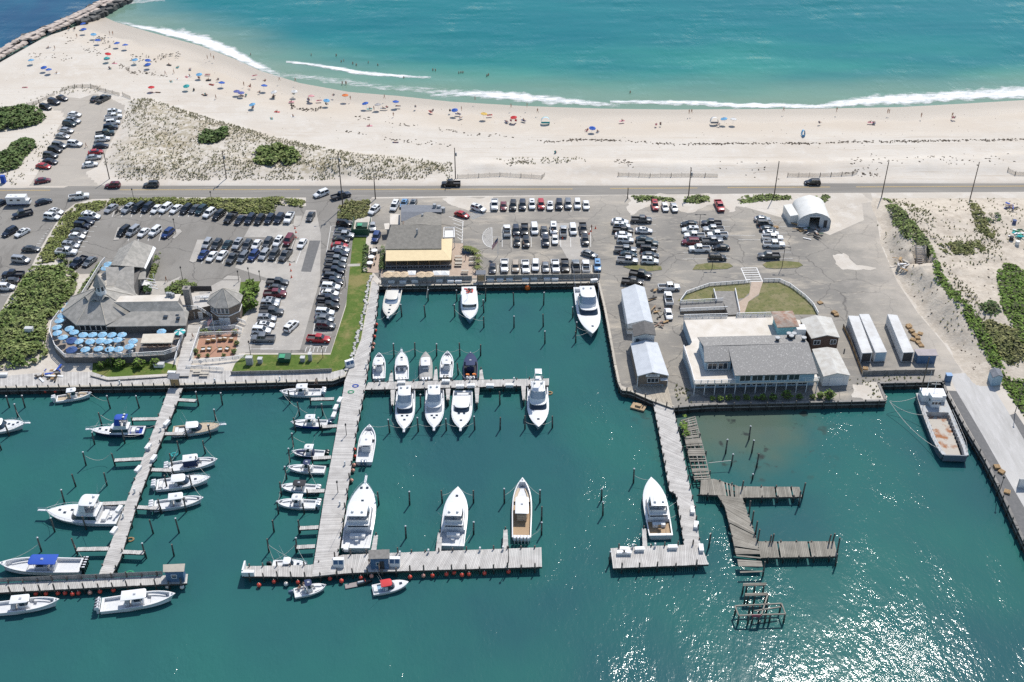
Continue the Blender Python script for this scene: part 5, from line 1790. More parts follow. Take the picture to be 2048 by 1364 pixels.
for s in (-1,1):
 mb.tube((s * .7,-.7,0),(s * .7,.3,.72),.05,4)
 mb.tube((s * .7,.7,0),(s * .7,-.3,.72),.05,4)
pt_leg = mb.mesh('leg', ['timber_grey'])
QLM = {'the potted palms': (935,500), 'the roofed gate': (962,552), 'the yellow awning corner': (900,515), 'the brick patio': (430,690), 'the left quay steps': (370,745), 'the bar tent': (317,680), 'the tan umbrellas': (810,546)}
for x, y, a in ((917,517,2),(917,531,0),(946,518,1),(946,528,0),(930,546,-1),(395,747,2),(409,751,0),(782,548,0),(918,524,0)):
 t = thing('picnic_table', rel('picnic table with two benches', x, y, QLM), 'picnic table', P(x, y, .13 if y > 700 else .05), math.radians(a), 'picnic tables')
 obj('table_top', pt_top, t)
 for s in (-1,1):
  obj('bench', pt_bench, t, (0, s * .72,0))
 obj('leg', pt_leg, t)
mb = MB()
mb.box((0,0,.3),(1.0,.9,.25))
mb.box((0,.4,.6),(1.0,.2,.5))
for s in (-1,1):
 mb.box((s * .48,0,.45),(.14,.9,.35))
ch_f = mb.mesh('frame', ['wood_tan'])
mb = MB()
mb.box((0,-.05,.48),(.78,.72,.16))
ch_c = mb.mesh('cushion', ['plastic_white'])
for i, (x, y, a) in enumerate(((417,684,180),(428,682,180),(441,681,180),(450,680,170),(463,681,180),(407,701,10),(419,700,350),(441,701,10),(455,700,340))):
 t = thing('lounge_chair', ordinal(i if i < 5 else i - 5) + ' white cushioned lounge chair from the left in the %s row on the brick patio' % ('back' if i < 5 else 'front'), 'lounge chair', P(x, y, .03), math.radians(a), 'lounge chairs on the brick patio')
 obj('frame', ch_f, t)
 obj('cushion', ch_c, t)
# ------------------------------------------------------------------ vehicles
def paint(key, c, rough=.28, metal=0.):
 return mat('paint_' + key, c, rough, metal, spec=.5, coat=.35)
PAINT = {'k': ('black', (.012,.013,.015)), 'n': ('navy', (.014,.022,.042)), 'w': ('white', (.78,.78,.77)), 's': ('silver', (.43,.44,.45)), 'g': ('dark grey', (.085,.092,.10)),
         'r': ('red', (.42,.022,.028)), 'm': ('maroon', (.16,.022,.035)), 'b': ('blue', (.02,.05,.17)), 't': ('tan', (.42,.35,.27)), 'd': ('dark teal', (.018,.045,.055)), 'l': ('pale blue', (.16,.33,.55)),
         'c': ('cool grey', (.20,.215,.23))}
for k_, (nm_, c_) in PAINT.items():
 paint(k_, c_, .3,.35 if k_ in 'sgc' else 0)
mat('car_glass', (.018,.026,.032),.06, spec=.8)
mat('tyre', (.018,.018,.018),.85)
mat('rim', (.36,.36,.37),.35,.7)
mat('car_trim', (.025,.025,.027),.6)
mat('headlight_lens', (.72,.74,.76),.12)
mat('taillight_lens', (.35,.012,.012),.2)
mat('bed_liner', (.06,.062,.066),.75)
CT_ = {
 'S': (4.75,1.82,.93,1.02,.98,1.44,-1.95,-1.15,.28,1.15,.33,1.42,-1.38),
 'U': (4.75,1.92,1.05,1.12,1.08,1.73,-2.28,-2.02,.35,1.12,.37,1.42,-1.38),
 'V': (5.05,1.98,1.06,1.15,1.05,1.80,-2.46,-2.30,.62,1.50,.35,1.55,-1.50),
 'J': (4.45,1.86,1.14,1.15,1.15,1.84,-2.10,-2.05,.52,.80,.40,1.40,-1.30),
 'P': (5.75,2.02,1.17,1.16,1.17,1.90,-.72,-.55,.80,1.45,.41,1.85,-1.75),
}
def car_meshes(ty):
 L, Wd, hh, th, bz, rz, x0, x1, x2, x3, wr, fa, ra = CT_[ty]
 hl, hw = L / 2, Wd / 2
 body, out = MB(), {}
 if ty in 'JP':
  xs = [(-hl, .62,.93),(-hl + .08, th, .97),(x0, th, 1),(x3 - .1, bz, 1),(x3 + .2, hh, .985),(hl - .45, hh - .04,.95),(hl - .1, hh - .14,.90),(hl, .62,.84)]
 else:
  xs = [(-hl, .62,.86),(-hl + .10, th - .12,.92),(-hl + .4, th, .97),(x0, th, 1),(x3 - .3, bz, 1),(x3 + .15, hh, .985),(hl - .7, hh - .10,.95),(hl - .22, hh - .24,.86),(hl, .52,.70)]
 rings = []
 for x, zt, k in xs:
  w = hw * k
  zb = .34 if abs(x) > hl - .3 else .24
  rings.append([(x, -w * .94, zb),(x, -w, zb + .16),(x, -w, zt - .22),(x, -w * .93, zt - .04),(x, -w * .74, zt),(x, w * .74, zt),(x, w * .93, zt - .04),(x, w, zt - .22),(x, w, zb + .16),(x, w * .94, zb)])
 if ty == 'P':
  zf = .78
  r2 = []
  for r_, (x, zt, k) in zip(rings, xs):
   if x <= x0:
    r_ = [(p[0], p[1], min(p[2], zf)) for p in r_]
   r2.append(r_)
  cab = [(x0 + .01, y, z) for _x, y, z in rings[3]]
  body.loft(r2[:3] + [], True, True, False)
  body.loft([cab] + rings[3:], True, True, True)
  for s in (-1,1):
   body.box(((-hl + x0) / 2, s * (hw - .07),(.55 + th) / 2),(x0 + hl, .14, th - .50))
  body.box((-hl + .06,0,(.55 + th) / 2),(.11, Wd - .06, th - .50))
 else:
  body.loft(rings, True, True, True)
 wb, wt = hw * .90, hw * .74
 zt = rz - .05
 body.add([(x0,-wb, bz - .06),(x3,-wb, bz - .06),(x3, wb, bz - .06),(x0, wb, bz - .06),(x1,-wt, zt),(x2,-wt, zt),(x2, wt, zt),(x1, wt, zt)],[(0,1,5,4),(1,2,6,5),(2,3,7,6),(3,0,4,7),(4,5,6,7)])
 rp = [(x1 - .05,-wt * .98),(x1 + .15,-wt * 1.03),(x2 - .1,-wt * 1.03),(x2 + .08,-wt * .93),(x2 + .08, wt * .93),(x2 - .1, wt * 1.03),(x1 + .15, wt * 1.03),(x1 - .05, wt * .98)]
 body.loft([[(x, y, zt) for x, y in rp],[(x, y, zt + .035) for x, y in rp],[((x - (x1 + x2) / 2) * .9 + (x1 + x2) / 2, y * .85, rz + .01) for x, y in rp]], True, False, True)
 for s in (-1,1):
  body.box((x3 - .25, s * (hw + .06), bz + .02),(.14,.2,.14))
  if ty != 'S' and ty != 'P':
   body.box(((x1 + x2) / 2, s * wt * .9, rz + .03),((x2 - x1) * .85,.05,.05))
 out['body'] = body
 def pane(pts, push):
  mb = MB()
  v = [Vector(p) for p in pts]
  n = (v[1] - v[0]).cross(v[2] - v[0]).normalized()
  c = sum(v, Vector()) / len(v)
  if n.dot(Vector(push)) < 0:
   n = -n
  q = [c + (p - c) * .90 + n * .012 for p in v]
  if (q[1] - q[0]).cross(q[2] - q[0]).dot(n) < 0:
   q = q[::-1]
  mb.add(q, [tuple(range(len(q)))])
  return mb
 zb = bz - .02
 out['windshield'] = pane([(x3,-wb, zb),(x3, wb, zb),(x2, wt, zt),(x2,-wt, zt)],(1,0,1))
 out['rear_window'] = pane([(x0,-wb, zb),(x0, wb, zb),(x1, wt, zt),(x1,-wt, zt)],(-1,0,1))
 for s in (-1,1):
  mb = MB()
  xm = (x1 + x2) / 2 + .1
  lerp = lambda xa, xb, f: xa + (xb - xa) * f
  for (fa0, fa1) in ((0.02,.49),(.53,.97)):
   q = pane([(lerp(x0, x3, fa0), s * wb, zb),(lerp(x0, x3, fa1), s * wb, zb),(lerp(x1, x2, fa1), s * wt, zt),(lerp(x1, x2, fa0), s * wt, zt)],(0, s, .3))
   mb.add(q.v, q.f)
  out['side_window' + ('' if s < 0 else '_')] = mb
 mb = MB()
 mb.tube((0,-.12,0),(0,.12,0), wr, 14)
 mb.tube((0,-.128,0),(0,.128,0), wr * .62,10, mi=1)
 out['wheel'] = mb
 mb = MB()
 mb.box((0,0,0),(.16,.34,.13), top=.9)
 out['headlight'] = mb
 mb = MB()
 mb.box((0,0,0),(.10,.22,.26))
 out['taillight'] = mb
 if ty == 'P':
  mb = MB()
  mb.box(((-hl + x0) / 2 + .03,0,.80),(x0 + hl - .12, Wd - .30,.05))
  out['bed'] = mb
 mb = MB()
 mb.box((hl - .06,0,.48),(.16, Wd * .62,.2))
 mb.box((-hl + .05,0,.48),(.14, Wd * .66,.16))
 mb.box((0,0,.30),(L * .8, Wd * .93,.16))
 out['bumper'] = mb
 mb = MB()
 mb.box(((x1 + x2) / 2 + .25,0, rz + .018),(.75, wt * 1.2,.012))
 out['sunroof'] = mb
 return out
CARM, BODYM = {}, {}
for ty in CT_:
 d = car_meshes(ty)
 CARM[ty] = {k: v.mesh(k.strip('_'), {'wheel': ['tyre', 'rim'], 'headlight': 'headlight_lens', 'taillight': 'taillight_lens', 'bed': 'bed_liner', 'bumper': 'car_trim'}.get(k, 'car_glass'),35 if k in ('wheel',) else 0) for k, v in d.items() if k != 'body'}
 for pk in PAINT:
  BODYM[ty, pk] = d['body'].mesh('body', ['paint_' + pk],38)
TN = {'S': ('sedan', 'sedan'), 'U': ('suv', 'SUV'), 'V': ('minivan', 'minivan'), 'J': ('jeep', 'boxy off-roader'), 'P': ('pickup_truck', 'pickup truck')}
NAMES = {'S': 'parked_car', 'U': 'suv', 'V': 'minivan', 'J': 'off_roader', 'P': 'pickup_truck'}
def car(px, py, ty, pk, deg, label, group, sun=None, z=None):
 L, Wd, hh, th, bz, rz, x0, x1, x2, x3, wr, fa, ra = CT_[ty]
 p = P(px, py, .75)
 gnd = max(.02, gz(p.x, p.y) + .02) if z is None else z
 p = P(px, py, .75 + gnd)
 t = thing(NAMES[ty], label, 'car' if ty in 'SVJU' else 'pickup truck', (p.x, p.y, gnd), math.radians(deg + R.uniform(-2.5,2.5)), group)
 k = R.uniform(.96,1.03)
 t.scale = (k, k, R.uniform(.97,1.03))
 obj('body', BODYM[ty, pk], t)
 Mh = CARM[ty]
 for n in ('windshield', 'rear_window', 'side_window', 'side_window_', 'bumper'):
  obj(n.strip('_'), Mh[n], t)
 for s in (-1,1):
  obj('headlight', Mh['headlight'], t, (L / 2 - (.20 if ty not in 'JP' else .06), s * Wd * .34, hh - .26))
  obj('taillight', Mh['taillight'], t, (-L / 2 + (.07 if ty != 'S' else .14), s * Wd * (.41 if ty in 'JP' else .37),.82))
  for xx in (fa, ra):
   obj('wheel', Mh['wheel'], t, (xx, s * (Wd / 2 - .10), wr))
 if ty == 'P':
  obj('bed', Mh['bed'], t)
 elif sun if sun is not None else R.random() < .35:
  obj('sunroof', Mh['sunroof'], t)
 return t
ROWS = [
 ('at the top left of the beach turnaround', 'cars at the beach turnaround', 330, '91,214,Uk 108,203,Un 124,195,Sn'),
 ('at the top right of the beach turnaround', 'cars at the beach turnaround', 62, '190,196,Sg,80 207,197,Pg'),
 ('in the left row of the beach turnaround, counted from the sea', 'cars at the beach turnaround', 345, '149,228,Sw,350 147,241,Us 139,247,Ud 133,260,Ss 125,271,Ss 119,290,Uc 110,299,Uk 101,310,Ug 100,322,Sn 87,331,Sr'),
 ('in the right row of the beach turnaround, counted from the sea', 'cars at the beach turnaround', 14, '229,223,Uw 227,233,Pw 226,244,Uw 221,254,Un 210,266,Pd 205,277,Uw 201,291,Sn 191,303,Sr 187,314,Ss 180,328,Sw'),
 ('driving on the beach turnaround', None, 345, '150,287,Uw'),
 ('on the road and junction, counted from the left', 'cars driving on the beach road', 180, '85,360,Sm,20 225,370,Um 302,368.5,Ug 642,386.6,Uw,222 682,390.6,Pn,32 902,367,Pk 1625,364,Uk'),
 ('in the far left car park, counted from the road', 'cars in the far left car park', 345, '4,404,Sn,60 87,402,Sn,30 158,392,Pw,15 45,427,Pn,212 112,422,Sw 104,433,Uw 19,463,Un,242 44,464,Sw,238 62,497,Sg,0 42,519,Vs,350 26,548,Pn,180 20,561,Sg,180 12,574,Uw,0'),
 ('in the top row of the restaurant car park, counted from the left', 'cars in the top row of the restaurant car park', 248, '222,416,Ss 256,417,Us 276,415,Vk 295,415,Un 313,417,Sw 331,416,Uw 352,417,Sw 372,418,Uk 390,417,Sg 402,420,Ud 418,426,Uw 437,430,Uk 461,435,Pk,253 480,439,Sn,254 500,438,Un,254 519,439,Uk,256 539,438,Un,258 558,437,Un,258 578,435,Pw,262'),
 ('between the two upper kerbed islands', 'cars between the two upper kerbed islands', 250, '247,462,Vk 266,462,Vs 287,464,Sw 310,463,Jw 335,466,Ub'),
 ('in the upper half of the double row, counted from the left', 'cars in the double row', 258, '414,487,Us 433,489,Ug 454,489,Sd 475,488,Us 494,491,Ug 513,488,Sw 535,486,Ug 556,483,Uw 577,480,Vm'),
 ('in the lower half of the double row, counted from the left', 'cars in the double row', 256, '406,509,Sb 424,512,Sw 444,510,Sw 466,515,Pg 486,514,Uc 507,511,Ub 528,509,Us 548,509,Ug 571,510,Pg'),
 ('beside the entrance driveway of the restaurant', None, 262, '604,486,Sw 621,432,Sg'),
 ('in the column along the left grass strip, counted from the road', 'cars along the left grass strip', 350, '178,427,Sw 184,432,Uw 172,443,Un 164,451,Jn 158,462,Sg 154,471,Sw 147,481,Sg 142,490,Us 133,503,Pw,352'),
 ('beside the hedge left of the shingled restaurant', None, 250, '157,524,Pn 179,522,Sc'),
 ('in the column along the mown lawn, counted from the road', 'cars along the mown lawn', 354, '689,446,Uk 685,462,Sn 688,470,Ps 682,479,Sk 679,490,Sr 682,498,Ss 675,508,Pn 672,519,Pc 671,530,Pg 668,541,Pn 666,552,Ug 664,563,Pn 662,573,Uw 660,585,Sw 656,598,Pn 656,611,Pk 650,624,Uw 649,636,Sc 651,650,Ug 637,677,Pr'),
 ('in the column along the pale boardwalk strip, counted from the road', 'cars along the pale boardwalk strip', 357, '555,564,Pg 554,575,Sg 550,587,Pm 542,600,Ss 540,607,Us 543,623,Pg 534,636,Us 530,649,Sw 523,660,Uw 526,676,Pc,180'),
 ('standing in the lower lane of the restaurant car park', None, 68, '583,651,Vw'),
 ('beside the awning restaurant, counted from the road', 'cars beside the awning restaurant', 262, '789,412,Vw 808,406,Sl 826,406,Sc 748,420,Uw,246 745,452,Ss,280 752,474,Ub'),
 ('by the blue hatched bays', 'cars by the blue hatched bays', 328, '924,428,Sr 957,416,Uw'),
 ('in the roadside row of the middle car park, counted from the left', 'cars in the roadside row of the middle car park', 269, '989,409,Pw 1007,411,Sm 1026,411,Uk 1045,410,Un 1064,409,Uw 1082,409,Ur 1100,410,Sw 1118,409,Un 1136,408,Uc 1155,408,Uw 1172,409,Sw'),
 ('in the upper centre row of the middle car park, counted from the left', 'cars in the centre rows of the middle car park', 270, '1014,461,Pw,90 1032,461,Un 1049,459,Pk 1069,458,Vw 1088,461,Sg 1107,457,Vw 1127,462,Ps,90 1146,459,Vw 1166,457,Pk'),
 ('in the lower centre row of the middle car park, counted from the left', 'cars in the centre rows of the middle car park', 269, '1034,482,Sk 1052,484,Uk 1091,482,Un 1110,478,Sw 1170,480,Uk'),
 ('crossing the middle car park at an angle', None, 330, '1179,507,Sc'),
 ('in the row along the board fence, counted from the left', 'cars along the board fence', 270, '985,536,Sn 1009,531,Pw 1031,533,Ut 1051,533,Pw 1071,531,Uw 1091,533,Sc 1111,532,Pw 1130,531,Pk 1152,532,Pc,90 1172,532,Pw,90 1195,532,Jl'),
 ('in the left column between middle and right car park, counted from the road', 'cars between the middle and right car park', 355, '1240,442,Sw 1244,451,Uw 1246,460,Pk 1247,469,Sw 1251,479,Uw 1251,499,Pc 1257,508,Sd 1255,520,Ps'),
 ('in the right column between middle and right car park, counted from the road', 'cars between the middle and right car park', 356, '1283,439,Pg 1288,460,Sw 1289,478,Sd 1295,486,Pd 1297,498,Jk 1300,509,Sg 1300,521,Uw'),
 ('by the white roofed shed, counted from the road', 'cars by the white roofed shed', 0, '1281,548,Pk,340 1265,563,Pk,350 1338,574,Pw 1337,596,Pw,90 1337,627,Sw,270'),
 ('at the sandy verge of the right car park, counted from the left', 'cars at the sandy verge', 272, '1310,411,Ur 1330,413,Sw 1348,414,Ss 1439,411,Pr'),
 ('in the left column of the right car park, counted from the road', 'cars in the right car park', 180, '1379,447,Sk 1381,459,Uw 1389,471,Pw 1381,483,Um 1399,497,Pw'),
 ('in the second column of the right car park, counted from the road', 'cars in the right car park', 180, '1423,446,Pn 1427,458,Ps 1435,469,Pw 1425,481,Pc,0 1442,494,Sk 1435,514,Uk,0'),
 ('in the last column of the right car park, counted from the road', 'cars in the right car park', 358, '1525,437,Ss 1530,446,Ug 1536,457,Sg 1542,465,Sw 1545,475,Pw 1548,488,Pw 1538,511,Pg,180'),
]
CAR_AT = {}
for rowname, grp, dh, toks in ROWS:
 items = [q.split(',') for q in toks.split()]
 seen = {}
 total = {}
 for it in items:
  key = it[2]
  total[key] = total.get(key, 0) + 1
 for i, it in enumerate(items):
  ty, pk = it[2][0], it[2][1]
  key = it[2]
  seen[key] = seen.get(key, 0) + 1
  base = '%s %s' % (PAINT[pk][0], TN[ty][1])
  where = rowname.split(', counted')[0]
  if total[key] > 1:
   tail = rowname.split(', counted')[1] if ', counted' in rowname else ' from the left'
   lab = '%s %s %s' % (ordinal(seen[key] - 1), base, where)
   if len(lab.split()) + len(tail.split()) <= 16:
    lab += tail if tail.startswith(' from') else ', counted' + tail
  else:
   lab = 'only %s %s' % (base, where) if len(items) > 1 else '%s %s' % (base, where)
  lab = ' '.join(lab.split()[:16])
  c = car(float(it[0]), float(it[1]), ty, pk, float(it[3]) if len(it) > 3 else dh, lab, grp)
mat('bike_black', (.02,.02,.02),.4)
def motorcycle(label, px, py, deg, m):
 p = P(px, py, .4)
 t = thing('motorcycle', label, 'motorcycle', (p.x, p.y, .02), math.radians(deg), 'motorcycles in the top row')
 mb = MB()
 mb.loft([[(-.75,-.1,.78),(-.75,.1,.78),(-.75,0,.9)],[(-.1,-.17,.7),(-.1,.17,.7),(-.1,0,.84)],[(.35,-.18,.75),(.35,.18,.75),(.35,0,1.02)],[(.6,-.06,.8),(.6,.06,.8),(.6,0,.95)]], True, True, True)
 mb.box((0,0,.45),(.7,.3,.4), top=.8)
 mb.build('body', [m], t)
 for x in (-.72,.78):
  mb = MB()
  mb.tube((0,-.07,0),(0,.07,0),.32,14)
  mb.tube((0,-.075,0),(0,.075,0),.2,10, mi=1)
  mb.build('wheel', ['tyre', 'rim'], t, loc=(x, 0,.32))
 mb = MB()
 mb.tube((.78,0,.32),(.5,0,1.05),.04,6)
 mb.tube((.48,-.38,1.08),(.48,.38,1.08),.025,6)
 mb.build('handlebar', ['rim'], t)
motorcycle('black motorcycle between the parked silver sedan and white motorcycle', 234,423,75, 'bike_black')
motorcycle('white motorcycle beside the black motorcycle in the top row', 243,420,70, 'paint_w')
p = P(36,402,1.2)
t = thing('camper_van', 'white box camper van parked at the far left junction', 'van', (p.x, p.y, .02), math.radians(2))
mb = MB()
mb.prism([(-2.9,-1.1),(2.6,-1.1),(2.6,1.1),(-2.9,1.1)],.75,2.9)
mb.box((2.9,0,1.2),(1.2,2.0,1.1), top=.8)
mb.box((0,0,2.97),(.8,.8,.14))
mb.box((-1.6,.3,2.95),(.5,.5,.1))
mb.build('body', ['paint_w'], t)
mb = MB()
for s in (-1,1):
 mb.box((.6, s * 1.1,2.0),(.9,.03,.5))
 mb.box((-1.4, s * 1.1,2.0),(.8,.03,.5))
mb.box((3.25,0,1.5),(.5,1.7,.35), top=.8)
mb.build('window', ['car_glass'], t)
mb = MB()
mb.box((-.2,0,.62),(5.6,2.16,.26))
mb.build('skirt', ['paint_b'], t)
for x in (-1.7,2.5):
 for s in (-1,1):
  obj('wheel', CARM['P']['wheel'], t, (x, s * .95,.41))
# ------------------------------------------------------------------ boats
mat('gel_white', (.76,.76,.75),.25, coat=.3)
mat('gel_cream', (.70,.66,.58),.3, coat=.3)
mat('nonskid', (.66,.665,.665),.6, c2=(.60,.61,.62), scale=2)
mat('tan_deck', (.52,.42,.30),.6, c2=(.46,.37,.26), scale=2)
mat('teak', (.40,.27,.15),.65, c2=(.33,.21,.11), scale=2, stretch=(1,9,1))
mat('hull_navy', (.02,.03,.075),.2, coat=.5)
mat('hull_blue', (.02,.05,.30),.2, coat=.5)
mat('hull_paleblue', (.25,.42,.55),.25, coat=.4)
mat('hull_steel', (.12,.15,.18),.6, c2=(.20,.12,.08), scale=1.2, mixlo=.55, mixhi=.75)
mat('canvas_blue', (.015,.075,.40),.75)
mat('canvas_navy', (.025,.04,.105),.8)
mat('canvas_black', (.025,.026,.032),.8)
mat('canvas_grey', (.40,.385,.36),.85, c2=(.35,.335,.31), scale=1.2)
mat('canvas_red', (.55,.035,.04),.75)
mat('vinyl', (.30,.37,.46),.14, spec=.7)
mat('boat_glass', (.02,.035,.055),.07, spec=.8)
mat('steel', (.62,.63,.64),.25,.8)
mat('engine_white', (.74,.74,.74),.25, coat=.4)
mat('engine_black', (.015,.016,.018),.3, coat=.4)
mat('engine_blue', (.09,.13,.20),.3, coat=.4)
mat('cushion_grey', (.42,.43,.45),.8)
mat('cushion_navy', (.03,.045,.10),.8)
mat('cushion_white', (.70,.70,.69),.7)
mat('orange_vest', (.75,.20,.03),.7)
BOAT_GROUP = 'boats moored in the marina'
TS = [0,.06,.14,.26,.38,.5,.6,.69,.77,.84,.9,.95,.985,1.]
def hb(t, B, p=2.3):
 return B / 2 * (.93 + .07 * min(1, t / .4)) * (1 if t <= .45 else max(.015,(1 - ((t - .45) / .55) ** p) ** .92))
BOATS = []
class Boat:
 def __init__(s, label, bow, stern, beam, hull='gel_white', name='boat', cat='boat', deckz=1.1, p=2.3, tc=.3, zf=.5, g=.22, open_to=None, hk=1., floor='nonskid', deck='gel_white', group=BOAT_GROUP):
  b, a = P(bow[0], bow[1], WZ + deckz + .4), P(stern[0], stern[1], WZ + deckz)
  c = (a + b) / 2
  d = b - a
  s.L = L = math.hypot(d.x, d.y)
  my = (bow[1] + stern[1]) / 2
  s.B = B = beam / pxm(my, WZ + 1)
  s.t = thing(name, label, cat, (c.x, c.y, WZ), math.atan2(d.y, d.x), group)
  BOATS.append(s)
  s.h0, s.h1 = (.45 + .042 * L) * hk, (.65 + .078 * L) * hk
  s.p = p
  s.tc, s.zf, s.g = tc, zf, g
  t1 = open_to or 1.
  mb = MB()
  rings = []
  for t in TS:
   x, w, z = s.x(t), hb(t, B, p), s.zs(t)
   k = t ** 6 * .09 * L
   wc = w * (.90 - .30 * max(0, t - .4) / .6)
   rings.append([(x, -w, z),(x - k * .45,-(w * .55 + wc * .45), z * .55 + .1),(x - k * .75,-wc, .16 + .25 * t ** 4),(x - k, 0,-.5),(x - k * .75, wc, .16 + .25 * t ** 4),(x - k * .45,(w * .55 + wc * .45), z * .55 + .1),(x, w, z)])
  mb.loft(rings, False)
  mb.add(rings[0],[tuple(range(7))])
  mb.build('hull', [hull], s.t, smooth=50)
  mb = MB()
  lo, hi = (0., tc) if open_to is None else (0., open_to)
  tt = [t for t in TS if lo < t < hi]
  tt = [lo] + tt + [hi]
  for sg in (-1,1):
   o_, i_, f_ = [],[],[]
   for t in tt:
    te = max(t, .035)
    w = hb(t, B, p)
    wi = max(.02, hb(te, B, p) - g)
    o_.append((s.x(t), sg * w, s.zs(t) + .02))
    i_.append((s.x(te), sg * wi, s.zs(te) + .04))
    f_.append((s.x(te), sg * wi, zf))
   mb.loft([o_, i_] if sg > 0 else [i_, o_], False)
   mb.loft([i_, f_] if sg > 0 else [f_, i_], False)
  te = .035
  wi = hb(te, B, p) - g
  z = s.zs(0) + .03
  mb.quad((s.x(0),-hb(0, B, p), z),(s.x(te),-wi, z),(s.x(te), wi, z),(s.x(0), hb(0, B, p), z))
  mb.quad((s.x(te),-wi, zf),(s.x(te), wi, zf),(s.x(te), wi, z),(s.x(te),-wi, z))
  fr = []
  for t in [hi] + [t for t in TS if t > hi]:
   w = hb(t, B, p)
   z = s.zs(t)
   cr = .035 * B * min(1, w / (B * .3))
   fr.append([(s.x(t),-w, z + .02),(s.x(t),-w * .9, z + .05 + cr * .2),(s.x(t),-w * .55, z + .05 + cr * .8),(s.x(t),0, z + .05 + cr),(s.x(t), w * .55, z + .05 + cr * .8),(s.x(t), w * .9, z + .05 + cr * .2),(s.x(t), w, z + .02)])
  if len(fr) > 1:
   mb.loft([r[::-1] for r in fr], False)
  r0 = fr[0]
  mb.add([(r0[0][0], r0[0][1], zf)] + r0 + [(r0[-1][0], r0[-1][1], zf)],[tuple(range(len(r0) + 2))])
  mb.build('deck', [deck], s.t, smooth=40)
  mb = MB()
  fl = [[(s.x(max(t, .035)),-max(.02, hb(max(t, .035), B, p) - g), zf + .005),(s.x(max(t, .035)), max(.02, hb(max(t, .035), B, p) - g), zf + .005)] for t in tt]
  mb.loft([r[::-1] for r in fl], False)
  mb.build('cockpit_floor', [floor], s.t)
 def x(s, t):
  return -s.L / 2 + t * s.L
 def zs(s, t):
  return s.h0 + (s.h1 - s.h0) * t * t
 def part(s, name, mb, m, smooth=35., parent=None, loc=None, rz=0.):
  return mb.build(name, m if isinstance(m, list) else [m], parent or s.t, smooth, loc, rz)
 def outl(s, xr, xf, w, rf=.4, n=5, wr=None):
  wr = w if wr is None else wr
  xe = xf - rf
  pts = [(xr, -wr),(xe, -w)]
  for k in range(1,2 * n):
   a = -math.pi / 2 + math.pi * k / (2 * n)
   c, sn = math.cos(a), math.sin(a)
   pts.append((xe + rf * abs(c) ** .75, w * (abs(sn) ** .75) * (1 if sn > 0 else -1)))
  return pts + [(xe, w),(xr, wr)]
 def solid(s, name, levels, m, cap=True, parent=None, smooth=40.):
  mb = MB()
  mb.loft([[(x, y, z) for x, y in o] for o, z in levels], True, False, cap)
  return s.part(name, mb, m, smooth, parent)
 def band(s, name, levels, f0, f1, m, parent=None, grow=.02):
  """glass band between two fractions of the first two levels, standing slightly proud"""
  (o0, z0),(o1, z1) = levels[0], levels[1]
  mb = MB()
  rr = []
  for f in (f0, f1):
   ring = [(a[0] + (b[0] - a[0]) * f, a[1] + (b[1] - a[1]) * f) for a, b in zip(o0, o1)]
   rr.append([(x + grow, y * (1 + grow), z0 + (z1 - z0) * f) for x, y in ring])
  mb.loft(rr, False)
  return s.part(name, mb, m, 60, parent)
 def slab(s, name, o, z, th, m, crown=.06):
  mb = MB()
  c = Vector((sum(q[0] for q in o) / len(o), sum(q[1] for q in o) / len(o)))
  inner = [((q[0] - c.x) * .86 + c.x, (q[1] - c.y) * .86 + c.y) for q in o]
  lo = [(x, y, z) for x, y in o]
  mb.loft([lo, [(x, y, z + th) for x, y in o],[(x, y, z + th + crown) for x, y in inner]], True, True, True)
  return s.part(name, mb, m, 40)
 def posts(s, pts, z0, z1, r=.035, m='steel', name='hardtop_post', splay=0.):
  mb = MB()
  for x, y in pts:
   mb.tube((x, y * (1 + splay), z0),(x, y, z1), r, 5)
  return s.part(name, mb, m)
 def outboards(s, n, m='engine_white', stripe=None, k=1.):
  sp = min(.72,(s.B - .7) / max(1, n)) * k
  for i in range(n):
   y = (i - (n - 1) / 2) * sp
   mb = MB()
   w = min(.30, sp * .43)
   z = s.h0 + .25
   mb.loft([[(-.85,-w * .5, z - .25),(.0,-w * .7, z - .25),(.0, w * .7, z - .25),(-.85, w * .5, z - .25)],
                     [(-.95,-w * .8, z + .1),(.05,-w, z + .1),(.05, w, z + .1),(-.95, w * .8, z + .1)],
                     [(-.85,-w * .7, z + .48),(-.05,-w * .85, z + .55),(-.05, w * .85, z + .55),(-.85, w * .7, z + .48)],
                     [(-.6,-w * .3, z + .58),(-.2,-w * .4, z + .64),(-.2, w * .4, z + .64),(-.6, w * .3, z + .58)]], True, True, True)
   mb.box((-.42,0, z - .8),(.4,.16,1.2), mi=0)
   if stripe:
    mb.box((-.45,0, z + .56),(.9, w * .9,.1), mi=1)
   s.part('outboard', mb, [m] + ([stripe] if stripe else []),45, loc=(s.x(0) - .12, y, 0))
 def rail(s, t0=.5, h=.65, pulpit=0., r=.03):
  mb = MB()
  for sg in (-1,1):
   pts = []
   for t in [q for q in TS if q >= t0]:
    pts.append((s.x(t), sg * max(.12, hb(t, s.B, s.p) - .08), s.zs(t) + h * min(1,(t - t0) * 6 + .15)))
    mb.tube(pts[-1],(s.x(t), pts[-1][1], s.zs(t)), r * .8,4)
   if pulpit:
    pts.append((s.x(1) + pulpit, sg * .14, s.zs(1) + h))
   mb.path(pts, r, 5)
  if pulpit:
   mb.tube((s.x(1) + pulpit, -.14, s.zs(1) + h),(s.x(1) + pulpit, .14, s.zs(1) + h), r, 5)
  s.part('bow_rail', mb, 'steel')
  if pulpit:
   mb = MB()
   mb.box((s.x(1) + pulpit * .35,0, s.zs(1) + .05),(pulpit * 1.3 + .4,.5,.12), top=.85)
   s.part('pulpit', mb, 'gel_white')
